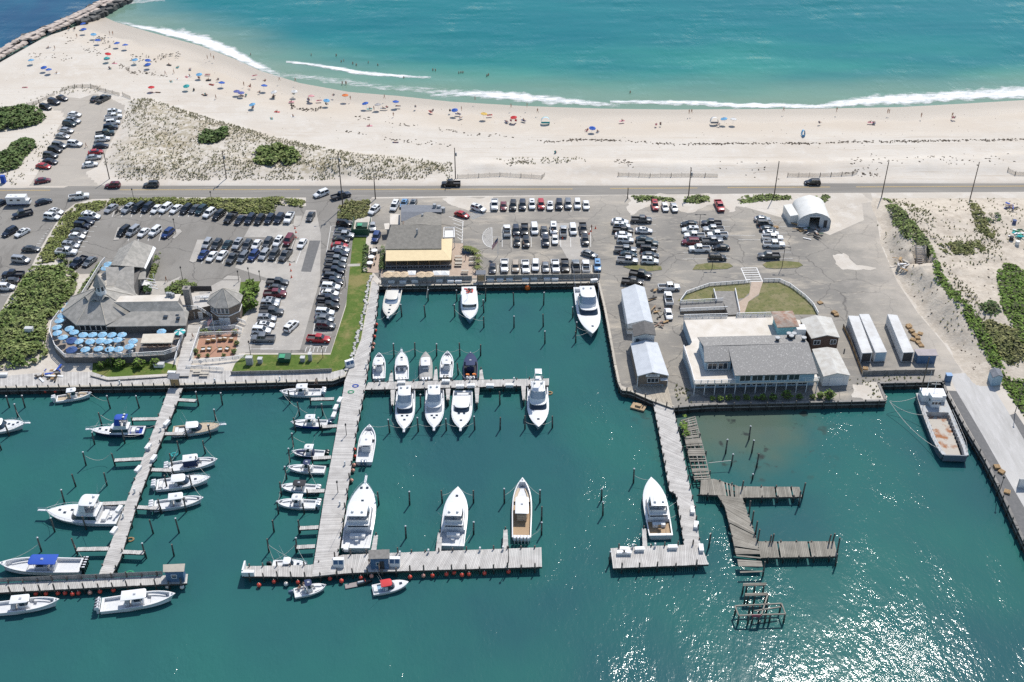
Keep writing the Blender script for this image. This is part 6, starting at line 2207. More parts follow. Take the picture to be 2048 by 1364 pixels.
 def hatches(s, pts, w=.55, m='boat_glass'):
  for t, y in pts:
   z = s.zs(t) + .06 + .035 * s.B * (1 - abs(y) * .5)
   mb = MB()
   mb.box((0,0,.03),(w, w, .06), top=.92)
   s.part('hatch', mb, m, loc=(s.x(t), y * s.B / 2, z))
 def whips(s, pts, h=4.0, lean=.25, name='antenna', r=.022):
  for x, y, z in pts:
   mb = MB()
   mb.tube((x, y, z),(x - lean * h, y * 1.1, z + h), r, 4, r * .5)
   s.part(name, mb, 'gel_white')
 def outriggers(s, z, y=.46, x=-.08, out=.45, up=5.5, back=.28):
  for sg in (-1,1):
   mb = MB()
   mb.tube((x * s.L, sg * y * s.B, z),((x - back) * s.L, sg * (y * s.B + out), z + up),.04,5,.02)
   s.part('outrigger', mb, 'steel')
def cc(label, bow, stern, beam, top='gel_white', eng=2, engm='engine_white', hull='gel_white', curtain=None, cushion='cushion_white', stripe=None, scale_top=1., floor='nonskid', rig=True, deck='gel_white', topz=2.15, **kw):
 """open console boat with a T-top"""
 b = Boat(label, bow, stern, beam, hull, 'console_boat', p=2.8, tc=.9, zf=.42, open_to=.92, floor=floor, deck=deck, **kw)
 L, B, zf = b.L, b.B, b.zf
 mb = MB()
 rr = []
 for t in (.66,.74,.82,.9):
  w = hb(t, B, b.p) - b.g - .02
  rr.append([(b.x(t),-w, zf + .38),(b.x(t), w, zf + .38)])
 mb.loft([r[::-1] for r in rr], False)
 w = hb(.66, B, b.p) - b.g - .02
 mb.quad((b.x(.66), w, zf),(b.x(.66),-w, zf),(b.x(.66),-w, zf + .38),(b.x(.66), w, zf + .38))
 b.part('casting_deck', mb, 'nonskid')
 for sg in (-1,1):
  mb = MB()
  ra, rb = [],[]
  for t in (.62,.7,.78,.86):
   w = hb(t, B, b.p) - b.g - .02
   ra.append((b.x(t), sg * w, zf + .62))
   rb.append((b.x(t), sg * max(.1, w - .5), zf + .62))
  mb.loft([ra, rb] if sg > 0 else [rb, ra], False)
  mb.loft([rb, [(x, y, zf) for x, y, z in rb]] if sg > 0 else [[(x, y, zf) for x, y, z in rb], rb], False)
  b.part('bow_seat', mb, cushion)
 x0 = -.02 * L
 cw = .21 * B
 lv = [(b.outl(x0 - .07 * L, x0 + .11 * L, cw, .3), zf),(b.outl(x0 - .07 * L, x0 + .07 * L, cw * .92,.3), zf + 1.05)]
 con = b.solid('console', lv, 'gel_white')
 lw = [(b.outl(x0 - .03 * L, x0 + .075 * L, cw * .95,.3), zf + 1.0),(b.outl(x0 - .04 * L, x0 + .02 * L, cw * .95,.3), zf + topz - .1)]
 b.band('windshield', lw, .02,.95, 'boat_glass')
 mb = MB()
 mb.box((x0 - .13 * L, 0, zf + .5),(.06 * L, cw * 2.3,1.0))
 mb.box((x0 - .15 * L, 0, zf + 1.15),(.12, cw * 2.2,.4))
 b.part('helm_seat', mb, cushion)
 tl = .27 * L * scale_top
 o = b.outl(x0 - .58 * tl, x0 + .42 * tl, .33 * B, .5)
 b.slab('hardtop', o, zf + topz, .1, top)
 b.posts([(x0 - .35 * tl, .27 * B),(x0 - .35 * tl, -.27 * B),(x0 + .2 * tl, .27 * B),(x0 + .2 * tl, -.27 * B)], zf, zf + topz)
 mb = MB()
 mb.box((x0 - .05 * tl, 0, zf + topz + .22),(.5,.5,.12), top=.8)
 b.part('radar', mb, 'cushion_grey')
 if curtain:
  mb = MB()
  oo = [(x * 1., y * .95) for x, y in o]
  mb.loft([[(x, y, zf + .65) for x, y in oo],[(x, y, zf + topz) for x, y in oo]], True)
  b.part('curtain', mb, curtain)
 if rig:
  b.whips([(x0 - .4 * tl, .25 * B, zf + topz),(x0 - .4 * tl, -.25 * B, zf + topz)],3.2,.35, 'outrigger')
 b.hatches([(.955,0)],.3, 'cushion_grey')
 b.outboards(eng, engm, stripe)
 return b
def sf(label, bow, stern, beam, hull='gel_white', pulpit=0., fly=True, rail=False, vin='vinyl', mask='boat_glass', cover=None, hatch=((.68,-.28),(.68,.28),(.80,0)), floor='nonskid', tower=False, tall=1., rig=True, deck='gel_white', dark_bimini=None, **kw):
 """sportfisher with deckhouse, flybridge and hardtop"""
 b = Boat(label, bow, stern, beam, hull, 'sportfishing_boat', p=2.7, tc=.27, zf=.55, floor=floor, deck=deck, **kw)
 L, B = b.L, b.B
 hs = b.zs(.45)
 zt = hs + 1.25 * tall
 lv = [(b.outl(-.23 * L, .17 * L, .40 * B, .09 * L), hs - .1),(b.outl(-.22 * L, .075 * L, .355 * B, .08 * L), zt)]
 house = b.solid('deckhouse', lv, 'gel_white')
 b.band('window', lv, .30,.86, mask, house)
 if fly:
  b.slab('brow', b.outl(-.24 * L, .095 * L, .375 * B, .09 * L), zt, .07, 'gel_white', .02)
  l2 = [(b.outl(-.20 * L, .055 * L, .34 * B, .08 * L), zt + .07),(b.outl(-.20 * L, .03 * L, .35 * B, .08 * L), zt + .75)]
  fb = b.solid('flybridge', l2, 'gel_white', cap=False)
  mb = MB()
  oo = b.outl(-.19 * L, .02 * L, .32 * B, .07 * L)
  mb.loft([[(x, y, zt + .2) for x, y in oo],[(x, y, zt + .21) for x, y in oo]], True, False, True)
  b.part('flybridge_floor', mb, 'nonskid', parent=fb)
  mb = MB()
  mb.box((-.07 * L, 0, zt + .6),(.8,.9,.9), top=.8)
  b.part('helm_console', mb, 'gel_white', parent=fb)
  for y in (-.35,.35):
   mb = MB()
   mb.box((-.07 * L - 1.1, y, zt + .65),(.5,.5,.5))
   b.part('helm_seat', mb, 'cushion_grey', parent=fb)
  zh = zt + 2.35
  xr, xf, w = -.235 * L, -.005 * L, .315 * B
 else:
  zh = zt + .95
  xr, xf, w = -.27 * L, .03 * L, .35 * B
 top = cover or 'gel_white'
 b.slab('hardtop', b.outl(xr, xf, w, .06 * L), zh, .1, top)
 b.posts([(xr + .4, w * .9),(xr + .4,-w * .9),(xf - .9, w * .9),(xf - .9,-w * .9)], zt, zh, .04)
 if vin:
  l3 = [(b.outl(-.10 * L, .03 * L if fly else .06 * L, .335 * B, .07 * L), zt + (.75 if fly else .0)),(b.outl(-.10 * L, xf - .02, w * .97,.06 * L), zh)]
  b.band('enclosure', l3,.0,.98, vin)
 mb = MB()
 for y in (-.5,.5):
  mb.ball((xr + .25 * (xf - xr), y * w, zh + .35),.3,8,5, sq=(1,1,.7))
 b.part('radome', mb, 'gel_white', 60)
 mb = MB()
 mb.box((b.x(.20),0, b.zf + .35),(.9, B * .5,.7))
 b.part('mezzanine_seat', mb, 'gel_white')
 mb = MB()
 mb.tube((b.x(.12),0, b.zf),(b.x(.12),0, b.zf + .55),.09,8)
 mb.box((b.x(.12),0, b.zf + .65),(.6,.6,.14))
 mb.box((b.x(.12) + .3,0, b.zf + .95),(.12,.6,.6))
 b.part('fighting_chair', mb, 'teak' if floor == 'teak' else 'cushion_white')
 mb = MB()
 z1 = zt - .15
 mb.loft([[(b.x(.275),-.33 * B, z1 - 1.5),(b.x(.275),.33 * B, z1 - 1.5)],[(b.x(.275),-.33 * B, z1 - .2),(b.x(.275),.33 * B, z1 - .2)]], False)
 b.part('saloon_door', mb, 'boat_glass')
 if hatch:
  b.hatches(hatch)
 if rail or pulpit:
  b.rail(.5,.6, pulpit)
 if rig:
  b.outriggers(zt - .3)
 b.whips([(xr + .4, w * .8, zh),(xr + .4,-w * .8, zh)],3.2,.2)
 if tower:
  mb = MB()
  for sg in (-1,1):
   for x in (xr + .3, xf - .6):
    mb.tube((x, sg * w * .85, zh),((xr + xf) / 2 + (x - (xr + xf) / 2) * .45, sg * w * .45, zh + 3.0),.05,5)
  b.part('tower_frame', mb, 'steel')
  b.slab('tower_platform', [((xr + xf) / 2 + dx, dy) for dx, dy in ((-.8,-.7),(.8,-.7),(.8,.7),(-.8,.7))], zh + 2.3,.08, 'gel_white', .02)
  b.slab('tower_top', [((xr + xf) / 2 + dx, dy) for dx, dy in ((-.9,-.75),(.9,-.75),(.9,.75),(-.9,.75))], zh + 4.2,.08, 'gel_white', .04)
  b.posts([((xr + xf) / 2 + dx, dy) for dx in (-.7,.7) for dy in (-.6,.6)], zh + 2.3, zh + 4.2,.03, name='tower_post')
 return b
def ex(label, bow, stern, beam, hull='gel_white', top='gel_white', eng=0, engm='engine_white', rail=True, pulpit=0., deck='gel_white', open_t=.44, hatch=((.72,0),), topk=1., glass='boat_glass', curtain=None, **kw):
 """express cruiser: raised foredeck, raked screen, hardtop over the cockpit"""
 b = Boat(label, bow, stern, beam, hull, 'express_boat', p=2.7, tc=open_t, zf=.5, deck=deck, **kw)
 L, B = b.L, b.B
 hs = b.zs(open_t + .05)
 lv = [(b.outl(b.x(open_t) - .02 * L, .13 * L, .37 * B, .12 * L), hs),(b.outl(b.x(open_t) - .03 * L, .03 * L, .33 * B, .10 * L), hs + 1.05)]
 b.band('windshield', lv, .0,.97, glass, grow=0.)
 mb = MB()
 oo = lv[0][0]
 mb.loft([[(x + .05, y * 1.03, hs - .05) for x, y in oo],[(x + .03, y * 1.02, hs + .14) for x, y in oo]], False)
 b.part('cabin_trunk', mb, 'gel_white')
 b.slab('hardtop', b.outl(b.x(open_t) - .16 * L * topk, .045 * L, .34 * B, .08 * L), hs + 1.05,.09, top)
 xr = b.x(open_t) - .15 * L * topk
 b.posts([(xr + .3,.30 * B),(xr + .3,-.30 * B),(0,.31 * B),(0,-.31 * B)], b.zf, hs + 1.08,.045, 'gel_white')
 if curtain:
  mb = MB()
  oo = b.outl(xr + .1,-.02 * L, .32 * B, .1)
  mb.loft([[(x, y, b.zf + .5) for x, y in oo],[(x, y, hs + 1.05) for x, y in oo]], True)
  b.part('curtain', mb, curtain)
 for y in (-.2,.2):
  mb = MB()
  mb.box((b.x(open_t) - .07 * L, y * B, b.zf + .55),(.6,.55,1.0), top=.9)
  b.part('helm_seat', mb, 'cushion_white')
 mb = MB()
 mb.box((b.x(.08),0, b.zf + .3),(.7, B * .55,.5))
 b.part('aft_bench', mb, 'cushion_white')
 b.hatches(hatch)
 if rail or pulpit:
  b.rail(.5,.55, pulpit)
 b.whips([(xr + .3,.3 * B, hs + 1.1),(xr + .3,-.3 * B, hs + 1.1)],3.2,.3)
 if eng:
  b.outboards(eng, engm)
 return b
cc('white walkaround boat with round cream top tied at the left quay wall', (183,783),(112,795),22, eng=2, engm='engine_white', rig=False, cushion='tan_deck', floor='tan_deck')
ex('white express boat with bow rail cut by the left picture edge', (50,846),(-46,854),38, pulpit=.9, hatch=((.66,.1),(.76,-.1),(.84,.15)))
b_ = sf('blue hulled sportfisher with bright blue canvas over its flybridge', (180,859),(289,859),28, hull='hull_navy', pulpit=.8, cover='canvas_blue', vin='canvas_blue', floor='hull_blue', hatch=((.7,.1),(.82,-.1)), rail=True, rig=False)
ex('white express boat with a tan foredeck and white hardtop', (442,849),(345,860),31, deck='tan_deck', pulpit=.9, hatch=((.74,.1),), rail=True)
cc('white console boat with navy curtains under its hardtop', (435,917),(338,932),31, eng=3, curtain='canvas_navy', rig=False, scale_top=1.15)
ex('white hardtop cabin boat with three white outboards', (421,954),(313,968),34, eng=3, hatch=((.72,0),), rail=True)
cc('white console boat with four life ring marks and a red mat in the bow', (407,994),(308,1009),30, eng=3, rig=False, scale_top=1.1)
sf('large white sportfisher with long pulpit lying bow out at the left pier', (93,1023),(240,1030),54, pulpit=1.5, rail=True, hatch=((.66,-.2),(.74,.12),(.82,-.1)), vin='gel_white')
cc('big white console boat with glossy blue hardtop and five striped engines', (-2,1128),(164,1130),42, top='canvas_blue', eng=5, engm='engine_black', stripe='engine_white', scale_top=1.25, rig=False)
cc('white console boat with white hardtop at the lower left corner', (119,1199),(-22,1216),34, eng=3, rig=False, scale_top=1.0)
cc('long white console boat with four white outboards at the left outer dock', (351,1188),(202,1209),40, eng=4, stripe='engine_black', rig=False, scale_top=1.25)
cc('white console boat with grey outboards under the lawn quay', (559,781),(643,782),24, eng=3, engm='engine_white', rig=False)
cc('console boat with bright royal blue hull and dark engines', (581,842),(655,844),23, hull='hull_blue', eng=2, engm='engine_blue')
cc('console boat with navy hull and navy cushions', (583,900),(649,905),23, hull='hull_navy', eng=2, engm='engine_black', cushion='cushion_navy')
cc('small white boat with a navy bimini and no engine showing', (574,931),(650,937),23, top='canvas_navy', eng=0, rig=False, scale_top=.7)
cc('pale blue hulled boat with a wide black bimini', (560,969),(632,975),26, hull='hull_paleblue', top='canvas_black', eng=2, rig=False, scale_top=1.3, topz=1.7)
cc('white console boat with dark bottom above the empty fingers', (552,1001),(632,1006),27, eng=3)
ex('small white cuddy with one black outboard inside the outer dock', (614,1125),(544,1127),28, eng=1, engm='engine_black', hatch=((.74,0),), topk=.7)
b_ = cc('open white skiff with a blue bimini and people aboard', (652,1167),(588,1183),27, top='canvas_navy', eng=1, engm='engine_blue', rig=False, scale_top=.8)
b_ = ex('small runabout with a bright red canvas top and white stripe', (817,1161),(745,1177),29, top='canvas_red', hatch=((.78,0),), rail=False, topk=1.3, floor='hull_paleblue', curtain=None)
ex('cream topped cruiser at the head of the boardwalk', (776,636),(790,572),34, top='gel_cream', hatch=((.64,-.02),(.78,0),(.88,0)), deck='gel_cream', glass='vinyl', pulpit=.5, topk=1.1)
b_ = Boat('blue hulled workboat with a flat white roof covering its cabin', (940,643),(938,583),35, 'hull_paleblue', 'work_boat', p=2.6, tc=.12, zf=.5, hk=1.2)
L, B = b_.L, b_.B
lv = [(b_.outl(-.40 * L, .16 * L, .40 * B, .06 * L), b_.zs(.4) - .05),(b_.outl(-.40 * L, .12 * L, .39 * B, .06 * L), b_.zs(.4) + 1.55)]
hs_ = b_.solid('deckhouse', lv, 'gel_white')
b_.band('window', lv, .55,.92, 'boat_glass', hs_)
b_.slab('roof', b_.outl(-.45 * L, .13 * L, .42 * B, .05 * L), b_.zs(.4) + 1.55,.09, 'gel_white', .04)
mb = MB()
for k in range(14):
 mb.box((R.uniform(-.36,-.22) * L, R.uniform(-.2,.2) * B, b_.zs(.4) + 1.8),(R.uniform(.3,.8), R.uniform(.2,.5),.25), R.uniform(0,3), mi=k % 2)
b_.part('roof_gear', mb, ['timber_dark', 'fender_red'])
mb = MB()
mb.tube((-.05 * L, -.5, b_.zs(.4) + 1.7),(-.05 * L, -.5, b_.zs(.4) + 4.2),.05,6)
mb.tube((-.05 * L, -1.1, b_.zs(.4) + 3.2),(-.05 * L, .1, b_.zs(.4) + 3.2),.03,5)
b_.part('mast', mb, 'steel')
b_.rail(.6,.5)
sf('tall white motor yacht with black windscreen at the head dock', (1185,673),(1168,576),47, mask='boat_glass', hatch=((.86,.1),), tall=1.15)
cc('white centre console boat nearest the boardwalk, blue trimmed engines', (758,704),(758,755),26, eng=3, engm='engine_white', rig=False, scale_top=1.15)
ex('white pulpit boat with dark cockpit opening beside the blue trimmed one', (803,702),(804,757),28, eng=2, pulpit=.6, hatch=((.66,0),(.76,0)), topk=.5)
b_ = cc('boat under a full grey tarpaulin on the middle pier', (851,703),(852,757),27, top='gel_white', deck='canvas_grey', eng=3, rig=False, scale_top=1.2)
mb = MB()
L, B = b_.L, b_.B
rr = []
for t in TS[:-2]:
 w = hb(t, B, b_.p) - .03
 z = b_.zs(t) + .06
 rr.append([(b_.x(t),-w, z),(b_.x(t),-w * .5, z + .3),(b_.x(t),0, z + .42),(b_.x(t), w * .5, z + .3),(b_.x(t), w, z)])
mb.loft([r[::-1] for r in rr], False)
b_.part('tarpaulin', mb, 'canvas_grey')
cc('white boat with open bow seats and two dark engines on the middle pier', (895,701),(892,753),27, eng=2, engm='engine_black', rig=False, cushion='cushion_white', topz=1.9)
b_ = cc('dark navy boat with navy cover and orange vests inside', (941,703),(941,755),29, hull='hull_navy', top='canvas_navy', deck='hull_navy', eng=3, engm='engine_white', stripe='engine_black', rig=False, floor='canvas_black', cushion='canvas_navy', scale_top=1.3)
mb = MB()
L, B = b_.L, b_.B
rr = []
for t in (.62,.7,.78,.85,.92):
 w = hb(t, B, b_.p) - .03
 rr.append([(b_.x(t),-w, b_.zs(t) + .06),(b_.x(t),0, b_.zs(t) + .3),(b_.x(t), w, b_.zs(t) + .06)])
mb.loft([r[::-1] for r in rr], False)
b_.part('bow_cover', mb, 'canvas_navy')
for y in (-.22,.22):
 mb = MB()
 for k in range(3):
  mb.box((b_.x(.15) + R.uniform(-.1,.1), y * B + R.uniform(-.2,.2),.75 + .12 * k),(.45,.7,.16), R.uniform(-.3,.3))
 b_.part('life_vest', mb, 'orange_vest')
sf('white sportfisher leftmost on the near side of the middle pier', (808,862),(812,776),40, pulpit=.7, hatch=((.68,-.25),(.68,.25),(.78,0)))
sf('white sportfisher with greyed windscreen in the middle of three', (868,859),(870,775),39, pulpit=.7, vin='vinyl', mask='cushion_grey', hatch=((.70,-.25),(.70,.25),(.76,0)))
ex('white hardtop express boat with blue screen, rightmost of three', (921,859),(926,781),42, pulpit=.7, hatch=((.62,-.25),(.62,.25),(.80,0)), open_t=.40)
sf('white tower yacht on the tip of the middle pier', (1077,857),(1075,766),44, tower=True, hatch=((.84,0),), rail=False)
cc('white hardtop boat with two blue engines along the boardwalk', (739,849),(728,923),35, eng=2, engm='engine_blue', rig=False, scale_top=1.1, topz=1.95)
sf('big white yacht with bow pulpit and curved bridge beside the boardwalk', (731,968),(711,1097),60, pulpit=1.8, rail=True, vin='vinyl', hatch=((.90,-.2),(.90,.2),(.70,0)))
sf('white sportfisher with long white hardtop, centre of the outer dock', (916,976),(904,1092),51, rail=False, hatch=((.68,-.3),(.68,.3),(.83,0)), floor='nonskid')
cc('long console yacht with teak decks and five white engines', (1045,958),(1043,1075),40, eng=5, rig=False, floor='teak', deck='gel_white', cushion='tan_deck', scale_top=1.1)
sf('white yacht with smooth white foredeck at the short outer dock', (1302,957),(1322,1071),50, rail=False, hatch=None, floor='teak', vin='vinyl', mask='boat_glass')
for b_ in BOATS:
 an = b_.t.rotation_euler.z
 ca, sa = math.cos(an), math.sin(an)
 o2 = b_.t.location
 for (lx, ly, lz, far, cnt) in ((b_.x(.95),0, b_.zs(.95),9., 2),(b_.x(.02),0, b_.h0,6., 2)):
  wx, wy = o2.x + lx * ca, o2.y + lx * sa
  near = sorted((math.hypot(q[0] - wx, q[1] - wy), q) for q in PILPOS)
  for dd, q in near[:cnt]:
   if dd > far:
    continue
   qx, qy = (q[0] - o2.x) * ca + (q[1] - o2.y) * sa, -(q[0] - o2.x) * sa + (q[1] - o2.y) * ca
   A = Vector((lx, math.copysign(b_.B * (.12 if lx > 0 else .42), qy), lz + .05))
   B2 = Vector((qx, qy, 2.1))
   mb = MB()
   pts = []
   for k in range(7):
    f = k / 6
    p = A.lerp(B2, f)
    p.z -= .09 * dd * 4 * f * (1 - f)
    pts.append(p)
   mb.path(pts, .03,4)
   mb.build('dock_line', ['rope'], b_.t)
A, B_ = P(744,1161, WZ + .4), P(693,1171, WZ + .4)
c = (A + B_) / 2
t = thing('jet_ski', 'dark jet ski tied to a grey floating mat at the outer dock', 'jet ski', (c.x, c.y, WZ), math.atan2((A - B_).y, (A - B_).x))
mb = MB()
mb.loft([[(-.4,-.5,.0),(-.4,.5,.0),(-.4,.45,.45),(-.4,-.45,.45)],[(1.0,-.55,0),(1.0,.55,0),(1.0,.4,.6),(1.0,-.4,.6)],[(2.4,-.06,.1),(2.4,.06,.1),(2.4,.05,.5),(2.4,-.05,.5)]], True, True, True)
mb.build('hull', ['engine_black'], t, smooth=40)
mb = MB()
mb.box((.3,0,.62),(1.4,.4,.3), top=.8)
mb.build('seat', ['cushion_grey'], t)
mb = MB()
mb.tube((1.1,-.4,.95),(1.1,.4,.95),.04,6)
mb.tube((1.1,0,.95),(1.25,0,.5),.06,6)
mb.build('handlebar', ['fender_red'], t)
mb = MB()
mb.box((-1.5,0,.15),(2.3,1.1,.18))
mb.build('float', [mat('float_grey', (.30,.26,.25),.8)], t)
b1, s1 = P(1910,918, WZ + 1.2), P(1858,792, WZ + 1.2)
c = (b1 + s1) / 2
d = b1 - s1
t = thing('landing_craft', 'old grey landing craft with white wheelhouse and a rust streaked well deck', 'ship', (c.x, c.y, WZ), math.atan2(d.y, d.x))
L = math.hypot(d.x, d.y)
Bm = 62 / pxm(870, WZ + 1.5)
mb = MB()
rings = []
for tt, w, z in ((0,.46,1.9),(.2,.5,1.7),(.7,.5,1.6),(.88,.47,1.8),(1,.40,2.1)):
 x = -L / 2 + tt * L
 k = 0 if tt < .85 else (tt - .85) * 12
 rings.append([(x, -w * Bm, z),(x - k * .6,-w * Bm * .95,.1),(x - k, 0,-.6),(x - k * .6, w * Bm * .95,.1),(x, w * Bm, z)])
mb.loft(rings, False)
mb.add(rings[0],[(0,1,2,3,4)])
mb.add(rings[-1],[(4,3,2,1,0)])
mb.build('hull', ['hull_steel'], t, smooth=30)
mat('deck_rust', (.47,.43,.37),.85, c2=(.32,.13,.05), scale=.55, detail=7, mixlo=.52, mixhi=.66)
mat('steel_pale', (.42,.43,.43),.7, c2=(.33,.27,.22), scale=1.5, mixlo=.5, mixhi=.75)
mb = MB()
for sg in (-1,1):
 o_, i_, f_ = [],[],[]
 for tt, w, z in ((.30,.5,1.7),(.7,.5,1.6),(.88,.47,1.8),(.985,.41,2.05)):
  x = -L / 2 + tt * L
  o_.append((x, sg * w * Bm, z + .02))
  i_.append((x, sg * (w * Bm - .85), z + .02))
  f_.append((x, sg * (w * Bm - .85),.5))
 mb.loft([o_, i_] if sg > 0 else [i_, o_], False)
 mb.loft([i_, f_] if sg > 0 else [f_, i_], False)
mb.build('side_deck', ['steel_pale'], t)
mb = MB()
mb.add([(-L * .2,-.5 * Bm + .85,.52),(L * .485,-.40 * Bm + .85,.52),(L * .485,.40 * Bm - .85,.52),(-L * .2,.5 * Bm - .85,.52)],[(0,1,2,3)])
mb.build('well_deck', ['deck_rust'], t)
mb = MB()
mb.box((L * .49,0,1.25),(.25, Bm * .72,1.6))
mb.build('bow_ramp', ['hull_steel'], t)
mb = MB()
mb.add([(-L * .5,-.46 * Bm, 1.93),(-L * .2,-.5 * Bm, 1.73),(-L * .2,.5 * Bm, 1.73),(-L * .5,.46 * Bm, 1.93)],[(0,1,2,3)])
mb.add([(-L * .2,-.5 * Bm, .5),(-L * .2,.5 * Bm, .5),(-L * .2,.5 * Bm, 1.73),(-L * .2,-.5 * Bm, 1.73)],[(0,1,2,3)])
mb.build('aft_deck', ['steel_pale'], t)
mb = MB()
mb.prism([(-L * .49,-2.6),(-L * .36,-2.6),(-L * .36,-1.2),(-L * .27,-.9),(-L * .27,.9),(-L * .36,1.2),(-L * .36,2.6),(-L * .49,2.6)],1.8,3.6)
mb.prism([(-L * .37,-1.4),(-L * .28,-1.1),(-L * .28,1.1),(-L * .37,1.4)],3.6,4.5)
mb.build('wheelhouse', ['gel_white'], t)
mb = MB()
for y in (-.7,0,.7):
 mb.box((-L * .268, y, 3.0),(.06,.5,.6))
for x in (-L * .32,):
 for sg in (-1,1):
  mb.box((x, sg * 1.06,3.0),(.8,.06,.6),-sg * .33)
mb.build('window', ['boat_glass'], t)
mb = MB()
for sg in (-1,1):
 pts = [(-L * .2 + k * L * .07, sg * (.49 * Bm - (.0 if k < 8 else .25 * (k - 7))),2.5) for k in range(10)]
 mb.path(pts, .035,5)
 for q in pts:
  mb.tube(q, (q[0], q[1],1.6),.035,4)
mb.build('rail', ['steel_pale'], t)
mb = MB()
for k in range(11):
 for sg in (-1,1):
  mb.box((-L * .17 + k * L * .058, sg * (.5 * Bm - .95),1.05),(.18,.25,1.1))
mb.build('frame_rib', ['steel_pale'], t, kind='stuff')
mb = MB()
mb.tube((-L * .42,-1.5,4),(-L * .42,-1.5,9.5),.06,6,.03)
mb.tube((-L * .40,0,3.6),(-L * .40,0,6.8),.08,6,.05)
mb.tube((-L * .40,-1,6.2),(-L * .40,1,6.2),.04,5)
mb.build('mast', ['gel_white'], t)
# ------------------------------------------------------------------ sand bank on the right
BOT = [Vector((p.x, p.y)) for p in PP([(1735,378),(1746,405),(1758,455),(1768,500),(1797,560),(1838,622),(1896,690),(1930,742)])]
BOTF = sorted((q.y, q.x) for q in BOT)
_a, _b = P(1838,498,3.9), P(1843,546,.1)
STA, STB = (_a.x, _a.y),(_b.x, _b.y)
def bank_z(x, y):
 if not (200 < y < 300):
  return 0.
 d = x - interp(y, BOTF) + 1.4 * nz(x, y, .13,71) + .6 * nz(x, y, .5,72)
 if d < 0:
  return -.05
 k = min(1, d / 7.)
 z = (k * k * (3 - 2 * k)) * 4.5
 z += min(1, d / 4) * (.6 * nz(x, y, .12,21) + .45 * nz(x, y, .3,22) + .22 * nz(x, y, .7,24))
 z -= max(0, d - 14) * .05
 z *= max(0, min(1,(297 - y) / 16)) * max(0, min(1,(y - 208) / 26))
 sdx, sdy = STA[0] - STB[0], STA[1] - STB[1]
 f = ((x - STB[0]) * sdx + (y - STB[1]) * sdy) / (sdx * sdx + sdy * sdy)
 if -.3 < f < 1.05 and segd(x, y, STB, STA) < 2.2:
  z = min(z, max(-.03, f * 3.6 - .5))
 return max(-.03, z)
xs, ys = [88 + 1.1 * i for i in range(150)],[200 + 1.1 * j for j in range(92)]
mb = MB()
zz = [[bank_z(x, y) for x in xs] for y in ys]
mb.add([(x, y, zz[j][i] + .004) for j, y in enumerate(ys) for i, x in enumerate(xs)],[(j * len(xs) + i, j * len(xs) + i + 1,(j + 1) * len(xs) + i + 1,(j + 1) * len(xs) + i) for j in range(len(ys) - 1) for i in range(len(xs) - 1) if max(zz[j][i], zz[j][i + 1], zz[j + 1][i], zz[j + 1][i + 1]) > .0])
mb.build('sand_bank', ['bank_sand'], smooth=180, kind='structure', label='eroded sand bank right of the car park')
def g2(x, y):
 return max(gz(x, y), bank_z(x, y) if x > 88 else 0., 0. if y < 300 else -9)
def GG(px, py):
 z = 0.
 for _ in range(8):
  p = P(px, py, z)
  z = g2(p.x, p.y)
 return P(px, py, z)
# ------------------------------------------------------------------ foliage
def leafmat(name, c, c2, sc=.35):
 m = mat(name, c, .75, c2=c2, scale=sc, detail=4, island=.45, spec=.25)
 return m
leafmat('leaf_thicket', (.125,.185,.045),(.215,.25,.085))
leafmat('leaf_olive', (.165,.20,.052),(.25,.255,.09),.25)
leafmat('leaf_bright', (.115,.195,.028),(.16,.235,.045))
leafmat('leaf_dark', (.085,.14,.04),(.135,.185,.06))
leafmat('grass_dune', (.29,.275,.15),(.40,.36,.24),.15)
leafmat('grass_tall', (.155,.175,.055),(.24,.225,.09),.3)
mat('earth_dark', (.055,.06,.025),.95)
mat('bark', (.12,.095,.07),.9)
def leaf(mb, p, s, rng, up=.3):
 a, b = rng.uniform(0,2 * math.pi), rng.uniform(-1,1)
 u = Vector((math.cos(a), math.sin(a), rng.uniform(-.5,.5))).normalized()
 v = Vector((-math.sin(a) * .7, math.cos(a) * .7, rng.uniform(-.6,1.0) * (1 - up) + .1)).normalized()
 mb.add([p - u * s * .5 - v * s * .35, p + u * s * .5 - v * s * .3, p + u * s * .35 + v * s * .45, p - u * s * .4 + v * s * .4],[(0,1,2,3)])
